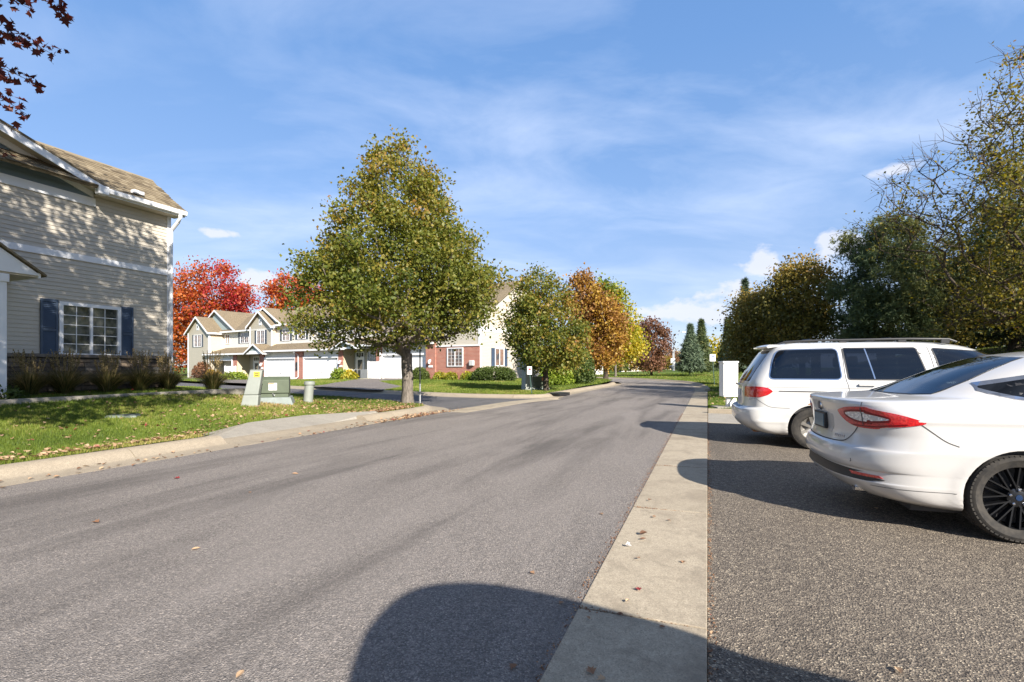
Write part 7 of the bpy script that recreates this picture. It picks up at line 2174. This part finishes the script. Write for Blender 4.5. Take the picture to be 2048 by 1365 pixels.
for i, (px, d, r, m, tn, lab) in enumerate([(1260, 112, (4.2, 3, 3.2), L_OLIVE, .75, "distant tan tree left of the brown oak"), (1225, 108, (3.5, 3, 3.6), L_SHRUB, .5, "distant dark green tree behind the young tree"), (1283, 125, (5, 3, 3.0), L_ORANGE, .6, "distant orange tree behind the brown oak"),
                                        (1322, 120, (4, 3, 3.3), L_LOCUST, .5, "distant olive tree right of the brown oak"), (1338, 135, (4.2, 3, 5.2), L_BROWN, .8, "distant dark red tree behind the street lamp"), (1360, 150, (7, 4, 5.6), L_OLIVE, .6, "distant brown tree left of the spruce pair"),
                                        (1432, 85, (5, 3, 5.4), L_YELLOW, .6, "distant golden tree behind the blue print sign"), (1415, 110, (6, 4, 4.2), L_OLIVE, .5, "distant olive tree right of the spruce pair"), (1200, 95, (5, 4, 4.5), L_OLIVE, .4, "distant dark tree between maple and ash trunks")]):
    x = (px - 1024) / F * d
    shrub("distant_tree", lab, (x, d, far_z(x, d) + .2), r, 1300, .5, m, tn, "tree", "distant trees beyond the far lawn", stems=5)
# ---- single leaves and scraps on the pavement
def leaf_thing(label, px, py, size, tint, z=.012, curl=.25, shape=0, name="fallen_leaf", cat="leaf", m=None, group=None):
    x, y, _ = G(px, py, z); size *= .62
    o_ = tag(link(name, bpy.data.meshes.new(name)), label, cat, group)
    pf = [[(-.5, 0), (-.32, .22), (-.12, .50), (-.02, .24), (.20, .42), (.16, .16), (.52, 0), (.16, -.16), (.20, -.42), (-.02, -.24), (-.12, -.50), (-.32, -.22)],
          [(-.5, 0), (-.3, .2), (0, .3), (.3, .2), (.55, 0), (.3, -.18), (0, -.28), (-.3, -.2)]][shape]
    V = [(a * size, b * size, (abs(b) * 1.2 + .35 * a * a) * size * curl) for a, b in pf]; n = len(V)
    V.append((0, 0, 0))
    me = o_.data; me.from_pydata(V, [], [(i, (i + 1) % n, n) for i in range(n)])
    at_ = me.attributes.new("tint", 'FLOAT', 'POINT'); at_.data.foreach_set("value", [tint] * (n + 1))
    me.materials.append(m or L_DRY)
    o_.location = (x, y, z); o_.rotation_euler = (random.uniform(-.12, .12), random.uniform(-.12, .12), random.uniform(0, 6.28))
    return o_
G1 = "leaves on the asphalt"; G2 = "leaves on the right-hand gutter"
for a in [("tan leaf lying alone on the road's left half", 392, 1098, .10, .75, .006, .4, 1), ("reddish brown leaf on the road near the left frame edge", 190, 1045, .11, .2, .006, .5, 0), ("dark red leaf on the road beside the left gutter", 353, 957, .12, 1.0, .006, .4, 0),
          ("pale brown leaf on the mid road opposite the concrete apron", 590, 948, .12, .6, .006, .4, 1), ("orange leaf on the asphalt left of the gutter", 1065, 1146, .07, .45, .006, .3, 0), ("orange leaf at the edge of the vehicle shadow", 1122, 1206, .06, .4, .006, .3, 0),
          ("tan leaf on the road beside the gutter joint", 1203, 1028, .08, .55, .006, .3, 0), ("faint brown leaf inside the vehicle shadow", 1026, 1334, .07, .25, .006, .3, 0), ("yellow sliver of leaf at the lower left of the road", 480, 1348, .08, .7, .006, .3, 1), ("small brown leaf far along the road", 500, 985, .08, .5, .006, .3, 1)]:
    leaf_thing(*a, group=G1)
for a in [("dark curled leaf in the middle of the gutter", 1287, 1068, .11, .0, .022, .9, 1), ("brown leaf touching the dark curled leaf", 1286, 1078, .08, .25, .022, .4, 1), ("dull purple leaf on the gutter", 1277, 1178, .07, 1.0, .022, .3, 0), ("cream curled leaf on the gutter above the joint", 1255, 1202, .05, .85, .022, .8, 1),
          ("brown leaf just above the gutter joint", 1240, 1228, .055, .1, .022, .4, 1), ("yellow brown leaf lying in the gutter joint", 1177, 1236, .05, .5, .022, .4, 1), ("large tan maple leaf in the shadow on the gutter", 1181, 1341, .085, .35, .022, .35, 0), ("pale leaf at the frame's bottom on the gutter", 1202, 1358, .065, .7, .022, .35, 0),
          ("rust leaf at the far end of the gutter joint", 1324, 1254, .05, .3, .022, .4, 1), ("orange leaf near the gutter's right side", 1366, 1124, .06, .4, .022, .4, 0), ("pinkish leaf beside the gutter's left edge", 1276, 1116, .06, .5, .022, .3, 0), ("tan leaf on the upper gutter slab", 1308, 1034, .07, .45, .022, .4, 0), ("brown leaf on the upper gutter slab's right", 1338, 1041, .06, .3, .022, .4, 1), ("brown leaves' neighbour on the third slab", 1300, 1000, .07, .2, .022, .4, 0)]:
    leaf_thing(*a, group=G2)
leaf_thing("long tan curled leaf on the parking lot near the frame's bottom", 1797, 1342, .085, .75, .008, .6, 1, group=G1)
leaf_thing("yellow leaf in the shade below the sedan's bumper", 1752, 1017, .09, .7, .008, .4, 1, group=G1)
leaf_thing("small yellow leaf on the lot beside the gutter joint", 1424, 1266, .05, .65, .012, .5, 1, group=G1)
leaf_thing("crumpled white paper scrap on the gutter", 1257, 1092, .075, .5, .022, .9, 0, "paper_scrap", "litter", M_WHITE)

# grit and crumbs that gather along the gutter's edges and joints
def grit(label, X, z, size):
    n = len(X); s_ = size * rng.uniform(.5, 1.6, n)
    base = np.array([(1, 0, 0), (-.5, .87, 0), (-.5, -.87, 0), (0, 0, 1.0)])
    a = rng.uniform(0, 6.28, n); c, s2 = np.cos(a), np.sin(a)
    V = np.stack([np.c_[X[:, 0] + s_ * (c * b[0] - s2 * b[1]), X[:, 1] + s_ * (s2 * b[0] + c * b[1]), z + s_ * b[2] * .8] for b in base], 1).reshape(-1, 3)
    i = np.arange(n)[:, None] * 4
    T = np.vstack([i + np.array(t) for t in ((0, 1, 3), (1, 2, 3), (2, 0, 3))])
    o = np_mesh("edge_grit", V, T, L_DRY, None, False, {"tint": np.repeat(np.clip(rng.normal(.25, .25, n), 0, 1), 4)})
    return tag(o, label, "grit", kind="stuff")
s_a = rng.uniform(.5, 15, 2600) ** 1.0; t_a = np.where(rng.uniform(0, 1, 2600) < .6, -.65 + rng.normal(0, .022, 2600) - .01, .0 + np.abs(rng.normal(0, .02, 2600)))
XG = np.array([R2(a, b) for a, b in zip(s_a, t_a)])
s_j = rng.choice([.52, 2.66, 4.76, 6.9], 500); t_j = rng.uniform(-.65, 0, 500); XJ = np.array([R2(a + rng.normal(0, .012) - .012 * (b + .65) / .65, b) for a, b in zip(s_j, t_j)])
grit("dark grit along both edges of the right-hand gutter", XG, np.where(t_a < -.3, .004, .006), .0055)
grit("crumbs caught in the gutter joints", XJ, np.full(len(XJ), .010), .005)
